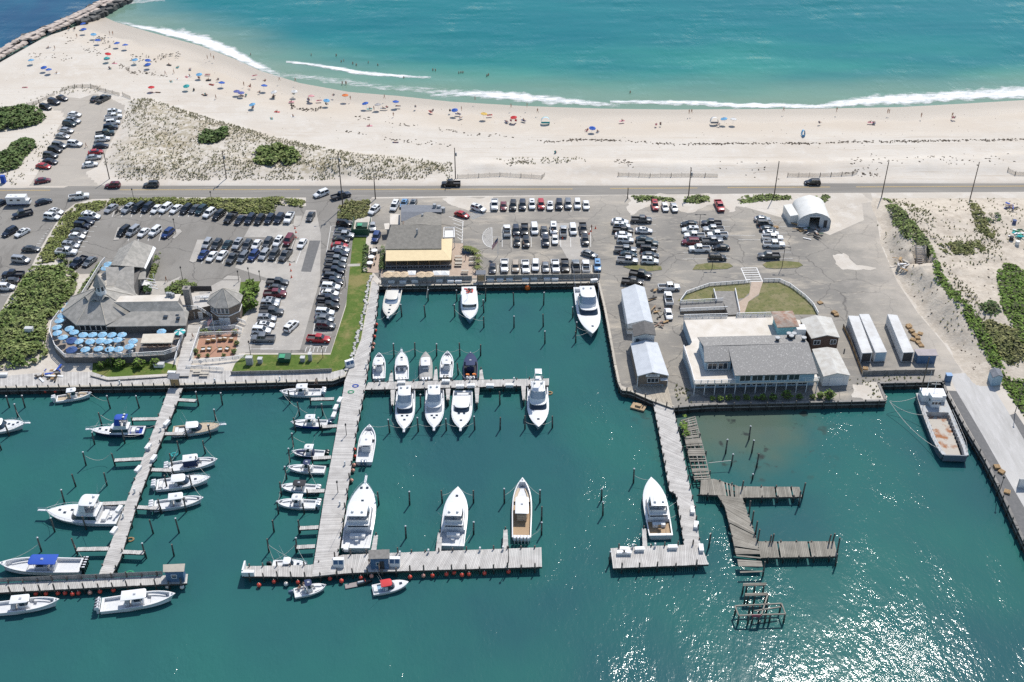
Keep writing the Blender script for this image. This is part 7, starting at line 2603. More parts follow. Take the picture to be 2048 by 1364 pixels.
def thicket(name, label, px, h, dens, m, size=(.35,.8), cat='thicket', soil='earth_dark', edge=1.8, kind=None, zf=None, group=None, ragged=-.55):
 pts = [GG(x, y) for x, y in px]
 poly = [(p.x, p.y) for p in pts]
 x0, x1, y0, y1 = min(q[0] for q in poly), max(q[0] for q in poly), min(q[1] for q in poly), max(q[1] for q in poly)
 zf = zf or g2
 off = Vector(((x0 + x1) / 2,(y0 + y1) / 2,0))
 t = thing(name, label, cat, off, group=group)
 if kind:
  t['kind'] = kind
 def top(x, y):
  if not inside(x, y, poly):
   return None
  e = edged(x, y, poly)
  rn = nz(x, y, .22,35) + .6 * nz(x, y, .6,36) + min(e, 5) * .11
  if rn < ragged + .25:
   return None
  e = min(1, e / edge * min(1,.35 + (rn - ragged)) + .12)
  return e ** .6 * h * (.72 + .38 * nz(x, y, .28,31) + .25 * nz(x, y, .75,32))
 st = max(.8, math.sqrt((x1 - x0) * (y1 - y0) / 3500))
 nx, ny = int((x1 - x0) / st) + 2, int((y1 - y0) / st) + 2
 g = {}
 mb = MB()
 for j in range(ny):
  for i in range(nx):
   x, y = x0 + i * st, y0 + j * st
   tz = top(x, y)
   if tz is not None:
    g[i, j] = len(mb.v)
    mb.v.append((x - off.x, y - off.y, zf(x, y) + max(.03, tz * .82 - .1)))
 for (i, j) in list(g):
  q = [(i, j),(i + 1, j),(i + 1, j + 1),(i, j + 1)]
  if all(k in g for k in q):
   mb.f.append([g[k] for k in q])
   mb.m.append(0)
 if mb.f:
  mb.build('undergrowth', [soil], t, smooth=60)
 mb = MB()
 area = abs(sum(poly[i][0] * poly[(i + 1) % len(poly)][1] - poly[(i + 1) % len(poly)][0] * poly[i][1] for i in range(len(poly)))) / 2
 n = int(area * dens)
 tries = 0
 while n > 0 and tries < 300000:
  tries += 1
  x, y = R.uniform(x0, x1), R.uniform(y0, y1)
  tz = top(x, y)
  if tz is None:
   continue
  n -= 1
  leaf(mb, Vector((x - off.x, y - off.y, zf(x, y) + tz * R.uniform(.7,1.05))), R.uniform(*size), R)
 mb.build('foliage', [m], t, kind='stuff')
 return t
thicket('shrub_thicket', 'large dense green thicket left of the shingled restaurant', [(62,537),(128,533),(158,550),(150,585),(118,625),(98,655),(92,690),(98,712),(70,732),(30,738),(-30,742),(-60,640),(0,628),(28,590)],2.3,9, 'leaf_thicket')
thicket('shrub_thicket', 'dark rounded thicket at the beach turnaround corner', [(-30,222),(20,217),(55,215),(82,222),(93,236),(78,250),(40,258),(0,264),(-30,266)],2.4,6, 'leaf_dark', (.5,1.0))
thicket('shrub_thicket', 'dark green thicket at the left edge above the road', [(24,288),(50,278),(70,282),(74,294),(50,316),(40,335),(10,346),(-20,346),(-20,314),(12,306)],2.0,6, 'leaf_dark', (.5,1.0))
thicket('shrub_thicket', 'kidney shaped dark bush in the upper dune', [(394,272),(412,262),(432,264),(455,255),(458,270),(445,282),(420,289),(400,287)],2.0,8, 'leaf_dark', (.5,1.0))
thicket('shrub_thicket', 'large oval bush in the dune beside the road', [(500,312),(520,296),(560,290),(590,300),(604,318),(585,330),(545,335),(512,328)],2.2,7, 'leaf_thicket', (.5,1.0))
thicket('hedge', 'long roadside hedge above the top parking row', [(218,398),(300,396),(400,396),(500,398),(560,394),(612,402),(606,415),(555,410),(548,428),(470,428),(420,416),(300,410),(214,412)],1.0,8, 'leaf_olive', (.3,.7), cat='hedge')
thicket('grass_strip', 'tall rough grass strip between the two left car parks', [(152,409),(214,399),(212,414),(195,424),(168,446),(152,475),(128,508),(108,524),(70,530),(84,503),(98,477),(112,453),(130,427)],.7,8, 'leaf_olive', (.3,.7), cat='grass')
thicket('grass_patch', 'tall grass patch by the restaurant entrance pole', [(688,400),(742,400),(736,432),(712,440),(674,440),(678,412)],.8,8, 'grass_tall', (.3,.7), cat='grass')
thicket('hedge', 'clipped dark hedge along the lawn beside white tables', [(727,492),(739,490),(734,545),(723,545)],1.4,14, 'leaf_dark', (.25,.5), cat='hedge', edge=.6)
thicket('hedge', 'narrow climbing hedge left of the yellow awning', [(761,497),(770,497),(770,545),(758,545)],1.8,14, 'leaf_dark', (.25,.5), cat='hedge', edge=.6)
thicket('hedge', 'hedge row right of the gabled entrance roof', [(311,508),(322,504),(318,530),(306,565),(296,565)],1.0,14, 'leaf_thicket', (.25,.55), cat='hedge', edge=.6)
thicket('shrub_bed', 'rounded green shrub bed at the restaurant entrance path', [(330,580),(345,564),(375,560),(394,568),(393,582),(370,590),(335,590)],1.2,12, 'leaf_thicket', (.3,.6))
thicket('hedge', 'shrubs along the lattice rail of the shingled restaurant', [(168,566),(195,530),(203,524),(204,534),(176,580),(157,600),(155,590)],1.2,10, 'leaf_thicket', (.3,.6), cat='hedge')
for lab, px, m, hh in (('long green strip of plants along the top of the sand bank', [(1762,395),(1778,399),(1820,438),(1862,488),(1872,520),(1850,492),(1828,490),(1800,470),(1782,436)], 'leaf_thicket', .7),
                       ('grassy slope under the wooden stairs and down the bank', [(1856,510),(1892,555),(1930,600),(1968,645),(1998,700),(2010,738),(1985,735),(1955,690),(1930,640),(1893,590),(1866,562),(1856,545)], 'leaf_bright', .6),
                       ('broad green meadow at the right picture edge', [(1992,545),(2010,525),(2090,560),(2160,700),(2120,800),(2060,770),(2040,680),(2000,610),(1995,570)], 'leaf_bright', .5),
                       ('olive grass tongue in the sand beside the gear yard', [(1938,400),(1952,405),(1975,440),(1992,470),(1985,480),(1955,462),(1945,430)], 'grass_tall', .6),
                       ('dark shrubs by the gear yard', [(1972,432),(1998,428),(2004,440),(1990,446),(1974,444)], 'leaf_dark', 1.0),
                       ('dry grass patch right of the wooden stairs', [(1868,490),(1930,480),(1960,478),(1975,500),(1935,512),(1890,508)], 'grass_tall', .5),
                       ('green plants lining the boat house road', [(2000,740),(2050,760),(2080,850),(2060,850),(2020,795),(2003,770)], 'leaf_bright', .7),
                       ('dark scrub clump low on the bank', [(1955,610),(1985,600),(2003,622),(1990,634),(1965,628)], 'leaf_dark', .8),
                       ('brownish brush patch on the lower bank', [(1955,640),(1990,640),(2040,660),(2060,720),(2020,735),(1985,700)], 'grass_tall', .5),
                       ('low green creeper at the left verge of the right car park', [(1262,392),(1300,391),(1350,397),(1352,404),(1300,402),(1275,406)], 'leaf_thicket', .5),
                       ('low green creeper under the second road pole', [(1370,394),(1395,389),(1418,392),(1420,404),(1395,408),(1365,405)], 'leaf_thicket', .6),
                       ('long low creeper left of the hoop building', [(1474,400),(1490,391),(1535,388),(1582,392),(1584,400),(1545,401),(1500,406),(1478,408)], 'leaf_thicket', .5),
                       ('small creeper right of the hoop building', [(1628,393),(1655,388),(1662,398),(1650,405),(1636,402)], 'leaf_thicket', .5),
                       ('overgrown green head of the stripped walkway', [(1362,828),(1374,826),(1374,850),(1382,868),(1368,872),(1360,848)], 'leaf_bright', .5)):
 thicket('ground_cover', lab, px, hh, 6, m, (.3,.7), cat='plants', edge=1.2, ragged=-.75 if 'bank' in lab or 'meadow' in lab or 'creeper' in lab else -.4, zf=(lambda x, y: -.3) if 'walkway' in lab else None)
def bush(label, px, py, r, m='leaf_thicket', name='bush', cat='bush', z=0., n=150, hk=.85, group=None):
 p = P(px, py, z)
 t = thing(name, label, cat, p, R.uniform(0,6), group)
 mb = MB()
 mb.tube((0,0,-.05),(0,0, r * .7), r * .10 + .03,6, r * .06)
 mb.build('trunk', ['bark'], t)
 mb = MB()
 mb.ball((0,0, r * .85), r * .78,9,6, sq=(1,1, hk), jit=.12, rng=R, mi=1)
 for k in range(n):
  a, b = R.uniform(0,2 * math.pi), math.asin(R.uniform(-.5,1))
  rr = r * R.uniform(.74,1.05) * (1 + .18 * math.sin(3 * a + b * 2))
  leaf(mb, Vector((rr * math.cos(b) * math.cos(a), rr * math.cos(b) * math.sin(a), r * .85 + rr * hk * math.sin(b))), r * R.uniform(.22,.42), R)
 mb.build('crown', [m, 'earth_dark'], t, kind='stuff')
 return t
for i, (x, y, r) in enumerate(((204,735,.9),(223,729,1.05),(241,734,1.2),(279,734,1.25),(311,731,1.05))):
 bush('%s clipped round tree from the left on the terrace lawn' % ordinal(i), x, y, r, 'leaf_bright', 'round_tree', 'tree', group='round trees below the terrace')
for lab, x, y, r in (('small bright round bush behind the tower lawn', 502,575,1.3),('bright round bush in the middle of the tower lawn', 507,591,1.6),('bright bush hard against the round tower', 493,605,2.1),('bushy bright shrub before the round tower', 501,617,1.9)):
 bush(lab, x, y, r, 'leaf_bright', group='bushes on the tower lawn')
for i, (x, y, r) in enumerate(((1424,800,.6),(1440,801,.7),(1458,800,.8),(1475,799,.6),(1492,799,.8),(1512,799,.6),(1525,800,.9),(1545,799,.9),(1572,797,1.2),(1598,798,.8),(1625,798,.7),(1640,796,.9),(1657,797,1.3),(1480,801,.7))):
 bush('%s low green bush from the left along the club house quay' % ordinal(i), x, y, r, 'leaf_bright', n=80, group='bushes along the club house quay') if i < 13 else None
for i, (x, y, r) in enumerate(((402,668,.7),(412,667,.8),(423,668,.5),(440,668,.7),(470,668,.8),(474,690,.7),(468,706,.7),(392,706,.7),(398,714,.5),(416,713,.5),(448,713,.5),(125,519,1.0),(132,527,.7),(143,528,.6))):
 bush('%s shrub from the left round the %s' % (ordinal(i if i < 11 else i - 11), 'brick patio' if i < 11 else 'grass strip end'), x, y, r, 'leaf_thicket', n=70, group='patio shrubs')
def palm(label, px, py):
 p = P(px, py, 0)
 t = thing('potted_palm', label, 'palm', p, R.uniform(0,6), 'potted palms round the picnic terrace')
 mb = MB()
 mb.tube((0,0,0),(0,0,.5),.3,8,.38)
 mb.build('pot', ['wall_dark'], t)
 mb = MB()
 mb.tube((0,0,.4),(0,0,1.5),.09,6)
 mb.build('trunk', ['bark'], t)
 for k in range(9):
  mb = MB()
  a = k * 2 * math.pi / 9
  q = []
  for s in range(5):
   f = s / 4
   q.append(((1.5 * f) * math.cos(a),(1.5 * f) * math.sin(a),1.5 + 1.0 * f - 1.5 * f * f, .26 * (1 - f * .8)))
  for u, v in zip(q, q[1:]):
   n = (-math.sin(a), math.cos(a))
   mb.add([(u[0] - n[0] * u[3], u[1] - n[1] * u[3], u[2] - .08),(v[0] - n[0] * v[3], v[1] - n[1] * v[3], v[2] - .08),(v[0], v[1], v[2] + .05),(u[0], u[1], u[2] + .05)],[(0,1,2,3)])
   mb.add([(u[0], u[1], u[2] + .05),(v[0], v[1], v[2] + .05),(v[0] + n[0] * v[3], v[1] + n[1] * v[3], v[2] - .08),(u[0] + n[0] * u[3], u[1] + n[1] * u[3], u[2] - .08)],[(0,1,2,3)])
  mb.build('frond', ['leaf_olive'], t)
for i, (x, y) in enumerate(((932,504),(939,505),(946,508),(952,512),(956,521),(956,532),(955,544))):
 palm('%s potted palm from the bar end around the picnic terrace' % ordinal(i), x, y)
p = P(938,506,0)
t = thing('outdoor_bar', 'navy outdoor bar counter under the potted palms', 'bar', p, -.12)
mb = MB()
mb.box((0,0,.55),(3.6,.8,1.1))
mb.build('counter', ['wall_blue'], t)
# ------------------------------------------------------------------ dune grass tufts
def tufts(name, label, polys, dens, m, h=(.3,.6), sel=None):
 mb = MB()
 for px, dn in polys:
  pts = [G(x, y) if y < 368 else GG(x, y) for x, y in px]
  poly = [(p.x, p.y) for p in pts]
  x0, x1, y0, y1 = min(q[0] for q in poly), max(q[0] for q in poly), min(q[1] for q in poly), max(q[1] for q in poly)
  n = int((x1 - x0) * (y1 - y0) * dens * dn)
  for _ in range(n):
   x, y = R.uniform(x0, x1), R.uniform(y0, y1)
   if not inside(x, y, poly):
    continue
   if nz(x, y, .11,41) + .6 * nz(x, y, .35,42) < R.uniform(-.55,.25):
    continue
   z = g2(x, y)
   hh = R.uniform(*h)
   for k in range(4):
    a = R.uniform(0,2 * math.pi)
    w = R.uniform(.10,.2)
    lx, ly = math.cos(a) * hh * .7, math.sin(a) * hh * .7
    mb.add([(x - math.sin(a) * w, y + math.cos(a) * w, z),(x + math.sin(a) * w, y - math.cos(a) * w, z),(x + lx, y + ly, z + hh * R.uniform(.5,1))],[(0,1,2)])
 mb.build(name, [m], kind='stuff', label=label)
tufts('dune_grass', 'sparse olive beach grass over the sand dunes', [
 ([(262,200),(300,198),(420,236),(560,276),(700,305),(850,320),(905,332),(895,355),(700,360),(240,360),(205,330),(235,270)],1.0),
 ([(258,202),(300,197),(420,236),(560,277),(700,306),(700,314),(560,290),(420,250),(300,212),(262,225)],1.6),
 ([(330,310),(620,320),(905,325),(905,360),(620,360),(240,362)],1.5),
 ([(960,318),(1160,313),(1180,322),(1000,328)],.9),
 ([(0,345),(60,320),(100,290),(108,300),(85,345),(30,370),(0,370)],.8),([(95,255),(120,260),(110,280),(85,300),(70,320),(60,320),(80,280)],.5),
 ([(50,205),(100,185),(140,172),(200,172),(210,182),(120,190),(70,212)],.5)],1.3, 'grass_dune')
tufts('dune_grass', 'scattered beach plants on the right hand sand', [([(1770,396),(2080,398),(2120,560),(2000,520),(1860,480)],.28),([(1755,450),(1800,470),(1860,560),(1960,690),(1900,690),(1800,560)],.3),([(1860,470),(2000,470),(2010,520),(1900,540)],.9),([(1775,395),(1830,410),(1880,450),(1860,480),(1810,430)],2.0),([(1880,520),(1960,600),(2020,690),(2040,740),(2000,720),(1930,610)],2.0),([(1930,400),(1990,430),(2000,500),(1950,470)],1.6),
                                                                      ([(1660,768),(1880,766),(1884,750),(1740,752)],.9),([(1730,768),(1752,768),(1768,797),(1738,797)],1.5),([(1345,770),(1372,770),(1386,806),(1352,808)],1.4)],1.0, 'grass_tall', (.3,.6))
# ------------------------------------------------------------------ jetty of big stones
mat('rock_pink', (.50,.42,.36),.9, c2=(.39,.33,.285), scale=.6, island=.22, bump=.4, bscale=2)
mat('rock_dark', (.13,.125,.115),.9, c2=(.075,.075,.07), scale=.6, island=.3, bump=.4, bscale=2)
def rock_mesh(m, flat):
 mb = MB()
 pts = []
 for sx in (-1,1):
  for sy in (-1,1):
   for sz in (-1,1):
    pts.append((sx * R.uniform(.75,1.05), sy * R.uniform(.7,1.0), sz * R.uniform(.4,.6) * flat))
 bm = bmesh.new()
 for q in pts + [(R.uniform(-1.15,1.15), R.uniform(-1.1,1.1), R.uniform(-.6,.62) * flat) for _ in range(8)]:
  bm.verts.new(q)
 bmesh.ops.convex_hull(bm, input=bm.verts)
 bmesh.ops.delete(bm, geom=[v for v in bm.verts if not v.link_faces], context='VERTS')
 me = bpy.data.meshes.new('rock')
 bm.to_mesh(me)
 bm.free()
 me.materials.append(M(m))
 return me
ROCK = [rock_mesh('rock_pink', .55) for _ in range(5)]
ROCKD = [rock_mesh('rock_dark', 1.3) for _ in range(5)]
jt_ = thing('jetty', 'long jetty of pinkish stone blocks running out to sea', 'jetty', (JETTY[1].x, JETTY[1].y, 0))
jo = Vector((JETTY[1].x, JETTY[1].y, 0))
def put_rock(me, p, z, s, rz):
 o = obj('rock', me, jt_, (p.x - jo.x, p.y - jo.y, z), rz)
 o.scale = (s * R.uniform(.9,1.25), s * R.uniform(.75,1.0), s * R.uniform(.8,1.1))
 o.rotation_euler = (R.uniform(-.12,.12), R.uniform(-.12,.12), rz)
for a, b in zip(JETTY[:-1], JETTY[1:-1]):
 d = (b - a)
 L = d.length
 d.normalize()
 n = Vector((d.y, -d.x))
 k = int(L / 2.5)
 for i in range(k):
  c = a.lerp(b, (i + .5) / k)
  an = math.atan2(d.y, d.x)
  for w, z in ((-2.4,.0),(-.2,.4),(2.0,.1)):
   if R.random() < .94:
    put_rock(R.choice(ROCK), c + n * (w + R.uniform(-.25,.25)) + d * R.uniform(-.2,.2), z - .1 + R.uniform(-.1,.1), R.uniform(1.2,1.4), an + R.uniform(-.15,.15))
  put_rock(R.choice(ROCKD), c - n * (4.2 + R.uniform(-.5,.5)), WZ + .3, R.uniform(1.0,1.6), R.uniform(0,6))
  if c.x > P(150,30).x:
   for w in (4.0,5.8):
    put_rock(R.choice(ROCKD), c + n * (w + R.uniform(-.8,.8)), R.uniform(-1.5,-.3) - (w - 6) * .15, R.uniform(1.0,1.7), R.uniform(0,6))
rp_ = thing('riprap', 'row of pale riprap stones between lawn and long boardwalk', 'riprap', P(735,600,0))
ro = P(735,600,0)
mat('rock_pale', (.50,.48,.45),.9, c2=(.40,.385,.36), scale=1, island=.2)
RP_ = [rock_mesh('rock_pale', 1.0) for _ in range(4)]
for p, d in along(PP([(742,552),(733,600),(718,672),(702,722),(692,742)],0),.75):
 o = obj('rock', R.choice(RP_), rp_, (p.x - ro.x + R.uniform(-.5,.3), p.y - ro.y, .12), R.uniform(0,6))
 s = R.uniform(.22,.45)
 o.scale = (s, s, s)
# ------------------------------------------------------------------ surf
def foam_mat():
 m = bpy.data.materials.new('foam')
 m.use_nodes = True
 N, Lk = m.node_tree.nodes, m.node_tree.links
 b = N['Principled BSDF']
 b.inputs['Base Color'].default_value = (.78,.79,.78,1)
 b.inputs['Roughness'].default_value = .8
 at = N.new('ShaderNodeAttribute')
 at.attribute_name = 'core'
 tc = N.new('ShaderNodeTexCoord')
 mp = N.new('ShaderNodeMapping')
 mp.inputs['Scale'].default_value = (.55,1.4,1)
 Lk.new(tc.outputs['Object'], mp.inputs[0])
 n = N.new('ShaderNodeTexNoise')
 n.inputs['Scale'].default_value = .42
 n.inputs['Detail'].default_value = 10
 n.inputs['Roughness'].default_value = .74
 Lk.new(mp.outputs[0], n.inputs['Vector'])
 ad = N.new('ShaderNodeMath')
 ad.operation = 'MULTIPLY_ADD'
 ad.inputs[1].default_value = .46
 Lk.new(at.outputs['Fac'], ad.inputs[0])
 Lk.new(n.outputs[0], ad.inputs[2])
 mr = N.new('ShaderNodeMapRange')
 mr.inputs[1].default_value, mr.inputs[2].default_value = .62,.93
 Lk.new(ad.outputs[0], mr.inputs[0])
 Lk.new(mr.outputs[0], b.inputs['Alpha'])
 MATS['foam'] = m
foam_mat()
FZ = 0.
def foam(label, pts, crest=0.):
 """pts: (px, py centre, half width px above, below, strength)"""
 global FZ
 FZ += .011
 rows = []
 core = []
 mb = MB()
 fine = []
 for (a, b) in zip(pts, pts[1:]):
  k = max(1, int(abs(b[0] - a[0]) / 8))
  for i in range(k):
   f = i / k
   fine.append([a[j] + (b[j] - a[j]) * f for j in range(5)])
 fine.append(list(pts[-1]))
 for x, y, u, l, s in fine:
  jt1, jt2 = 1 + .5 * nz(x, 0,.05,3),1 + .6 * nz(x, 9,.06,4)
  row = []
  for f, cz, ck in ((1.3,0,0),(.55,.35,.75),(0,1,1.),(-.55,.3,.8),(-1.15,0,.12)):
   yy = y - f * (u * jt1 if f > 0 else l * jt2)
   row.append(P(x, yy, WZ + .03 + FZ + crest * cz))
   core.append(ck * s)
  rows.append(row)
 mb.loft(rows, False)
 mb.f = [f[::-1] for f in mb.f]
 me = mb.mesh('surf_foam', ['foam'],180)
 at = me.attributes.new('core', 'FLOAT', 'POINT')
 at.data.foreach_set('value', core)
 z0 = [v.co.z for v in me.vertices]
 for v in me.vertices:
  v.co.z = max(v.co.z, gz(v.co.x, v.co.y) + .02 + FZ)
 obj('surf_foam', me, kind='stuff', label=label)
foam('broad white surf sweeping the left beach curve', [(228,42,2,2,.5),(300,58,6,4,1),(360,70,12,7,1.1),(420,88,15,9,1.15),(470,110,13,9,1.1),(515,131,8,8,.9),(560,149,6,7,.5)])
foam('thin white breaker off the beach centre', [(572,123,2,3,.8),(640,131,3,4,1),(720,145,4,5,1),(800,152,3,4,1),(862,155,2,2,.6)],.12)
foam('thin churned wash behind the breaker', [(540,148,6,5,.35),(640,158,7,6,.5),(760,174,8,6,.5),(860,182,8,6,.55),(940,184,6,6,.6)])
foam('white swash along the central beach', [(860,190,3,5,.4),(930,186,6,9,.8),(1010,190,8,11,1),(1100,198,7,10,.9),(1180,205,5,7,.75),(1240,209,3,5,.5)])
foam('narrow white swash right of centre', [(1220,203,2,5,.7),(1300,203,3,6,.9),(1400,204,3,7,.9),(1480,210,4,6,1),(1570,211,5,5,1),(1650,213,3,4,.7)])
foam('wide foaming surf on the right beach', [(1630,213,3,4,.8),(1690,206,8,8,1),(1760,200,11,10,1),(1850,196,11,11,1),(1950,190,13,11,1),(2080,184,14,11,1)])
foam('foam around the jetty tip', [(200,8,4,5,.5),(240,6,6,6,.65),(290,2,5,4,.55),(330,0,3,3,.4)])
mat('wrack', (.11,.085,.06),.95, island=.4)
mb = MB()
for pts, dn, sp, cl in (([(700,232),(760,243),(850,256),(950,268),(1020,272)],1.5,.8,4),([(1075,281),(1110,284),(1150,279),(1250,282),(1350,288),(1500,287),(1620,287),(1700,284),(1850,282),(2080,279)],5,.4,2),([(240,130),(262,143),(300,147),(330,152)],4,.8,2),
      ([(125,72),(150,85),(180,100),(200,108)],2,1.5,2),([(255,112),(300,122),(330,118)],3,2.0,2),([(580,212),(625,222),(640,218)],4,.9,2),([(690,262),(740,270),(800,280),(905,292)],1.6,.8,3),([(60,110),(110,112),(140,118)],2,2.0,2),([(170,85),(200,78),(220,95)],2,2.2,2),([(320,115),(345,110),(360,118)],3,1.5,2),
      ([(1020,326),(1055,322)],6,1.2,1),([(1230,322),(1268,326)],6,1.0,1),([(1690,345),(1760,347)],4,1.2,1),([(1700,330),(1780,318),(1900,318),(2040,312)],2.0,2.5,3),([(1440,330),(1560,335)],1.2,2.5,3)):
 P3 = [G(*q) for q in pts]
 for a, b in zip(P3, P3[1:]):
  for _ in range(int((b - a).length * dn)):
   p = a.lerp(b, R.random()) + Vector((R.gauss(0,.4), R.gauss(0, sp),0))
   if nz(p.x, p.y, .1,61) * cl < R.uniform(-1.2,.8) - .3:
    continue
   s = R.uniform(.15,.5)
   z = g2(p.x, p.y)
   mb.box((p.x, p.y, z + .05),(s * 2, s, .16), R.uniform(0,3.1), top=.5)
for _ in range(420):
 x, y = R.uniform(-20,2060), R.uniform(70,300)
 p = G(x, y)
 if shore_d(p.x, p.y) > -8 or jetty_side(p.x, p.y) < 6:
  continue
 s = R.uniform(.06,.18)
 mb.box((p.x, p.y, p.z + .03),(s * 2, s, .12), R.uniform(0,3.1), top=.5)
for _ in range(420):
 p = GG(R.uniform(1745,1990), R.uniform(420,740))
 if bank_z(p.x, p.y) > .3:
  s = R.uniform(.08,.35)
  mb.box((p.x, p.y, p.z + .03),(s * 2, s, .2), R.uniform(0,3.1), top=.5)
mb.build('beach_wrack', ['wrack'], kind='stuff', label='dark wrack line and seaweed bits on the sand')
# ------------------------------------------------------------------ people
mat('skin', (.46,.28,.19),.7)
mat('hair', (.05,.035,.025),.8)
CLOTH = {'white': (.70,.70,.68), 'black': (.02,.02,.025), 'navy': (.03,.05,.14), 'red': (.50,.04,.05), 'pink': (.60,.25,.30), 'teal': (.05,.30,.32), 'grey': (.25,.26,.28)}
for k_, c_ in CLOTH.items():
 mat('cloth_' + k_, c_, .8)
def skin_body(J, E):
 me = bpy.data.meshes.new('person')
 me.from_pydata([j[:3] for j in J], E, [])
 o = bpy.data.objects.new('person', me)
 C.objects.link(o)
 o.modifiers.new('s', 'SKIN')
 for i, j in enumerate(J):
  me.skin_vertices[0].data[i].radius = (j[3], j[3])
  me.skin_vertices[0].data[i].use_root = i == 0
 sub = o.modifiers.new('d', 'SUBSURF')
 sub.levels = sub.render_levels = 1
 r = bpy.data.meshes.new_from_object(o.evaluated_get(bpy.context.evaluated_depsgraph_get()))
 bpy.data.objects.remove(o)
 return r
def body_pose(kind):
 if kind in ('stand', 'walk'):
  w = .24 if kind == 'walk' else .02
  J = [(0,0,.95,.14),(.0,0,1.28,.155),(0,0,1.47,.06),(.02,0,1.6,.10),(.01,0,1.70,.085)]
  for s in (-1,1):
   J += [(0, s * .19,1.40,.06),(-s * w * .4, s * .26,1.13,.045),(.08 - s * w * .9, s * .27,.90,.038),
                  (0, s * .10,.88,.10),(.03 + s * w * .8, s * .11,.50,.065),(-.02 + s * w * 1.3, s * .11,.08,.045),(.12 + s * w * 1.3, s * .12,.04,.04)]
 elif kind == 'sit':
  J = [(0,0,.16,.15),(-.08,0,.46,.155),(-.09,0,.65,.06),(-.07,0,.78,.10),(-.08,0,.88,.085)]
  for s in (-1,1):
   J += [(-.08, s * .19,.58,.06),(-.05, s * .26,.36,.045),(.2, s * .24,.34,.038),(.06, s * .10,.14,.10),(.42, s * .13,.40,.065),(.72, s * .12,.08,.045),(.84, s * .12,.06,.04)]
 else:
  J = [(0,0,.14,.14),(-.33,0,.15,.15),(-.52,0,.15,.06),(-.66,0,.16,.10),(-.76,0,.17,.085)]
  for s in (-1,1):
   J += [(-.45, s * .19,.14,.06),(-.2, s * .28,.09,.045),(.05, s * .30,.07,.038),(.07, s * .10,.12,.10),(.46, s * .12,.12,.065),(.88, s * .13,.07,.045),(.95, s * .14,.14,.04)]
 E = [(0,1),(1,2),(2,3),(3,4)]
 for b in (5,12):
  E += [(1, b),(b, b + 1),(b + 1, b + 2),(0, b + 3),(b + 3, b + 4),(b + 4, b + 5),(b + 5, b + 6)]
 me = skin_body(J, E)
 H = Vector(J[4][:3])
 pel, ch = Vector(J[0][:3]), Vector(J[1][:3])
 idx = []
 for f in me.polygons:
  c = f.center
  i = 0
  if (c - H).length < .14 and (c - Vector(J[3][:3])).dot(H - Vector(J[3][:3])) > .004 or (c - Vector(J[3][:3])).length < .16 and c.x < J[3][0] - .05 and kind != 'lie':
   i = 1
  elif (c - pel).length < .24 and abs(c.y) < .24:
   i = 2
  elif (c - ch).length < .26 and abs(c.y) < .21 and (c - H).length > .26:
   i = 3
  idx.append(i)
 for f in me.polygons:
  f.use_smooth = True
 me.polygons.foreach_set('material_index', idx)
 return me
POSE = {k: body_pose(k) for k in ('stand', 'walk', 'sit', 'lie')}
PM = {}
def person(px, py, pose, top, low, label, group=None, rz=None, z=None):
 key = (pose, top, low)
 if key not in PM:
  me = POSE[pose].copy()
  me.materials.clear()
  for m in ('skin', 'hair', 'cloth_' + low, 'cloth_' + top if top else 'skin'):
   me.materials.append(M(m))
  PM[key] = me
 p = GG(px, py) if z is None else P(px, py, z)
 if z is None and py < 240 and gz(p.x, p.y) < WZ + .1:
  p = P(px, py, WZ - (.8 if pose == 'stand' else .3))
 o = obj('person', PM[key], loc=p, rz=R.uniform(0,6.28) if rz is None else rz, label=label, cat='person', group=group)
 o.scale = (R.uniform(.93,1.05),) * 3
 return o
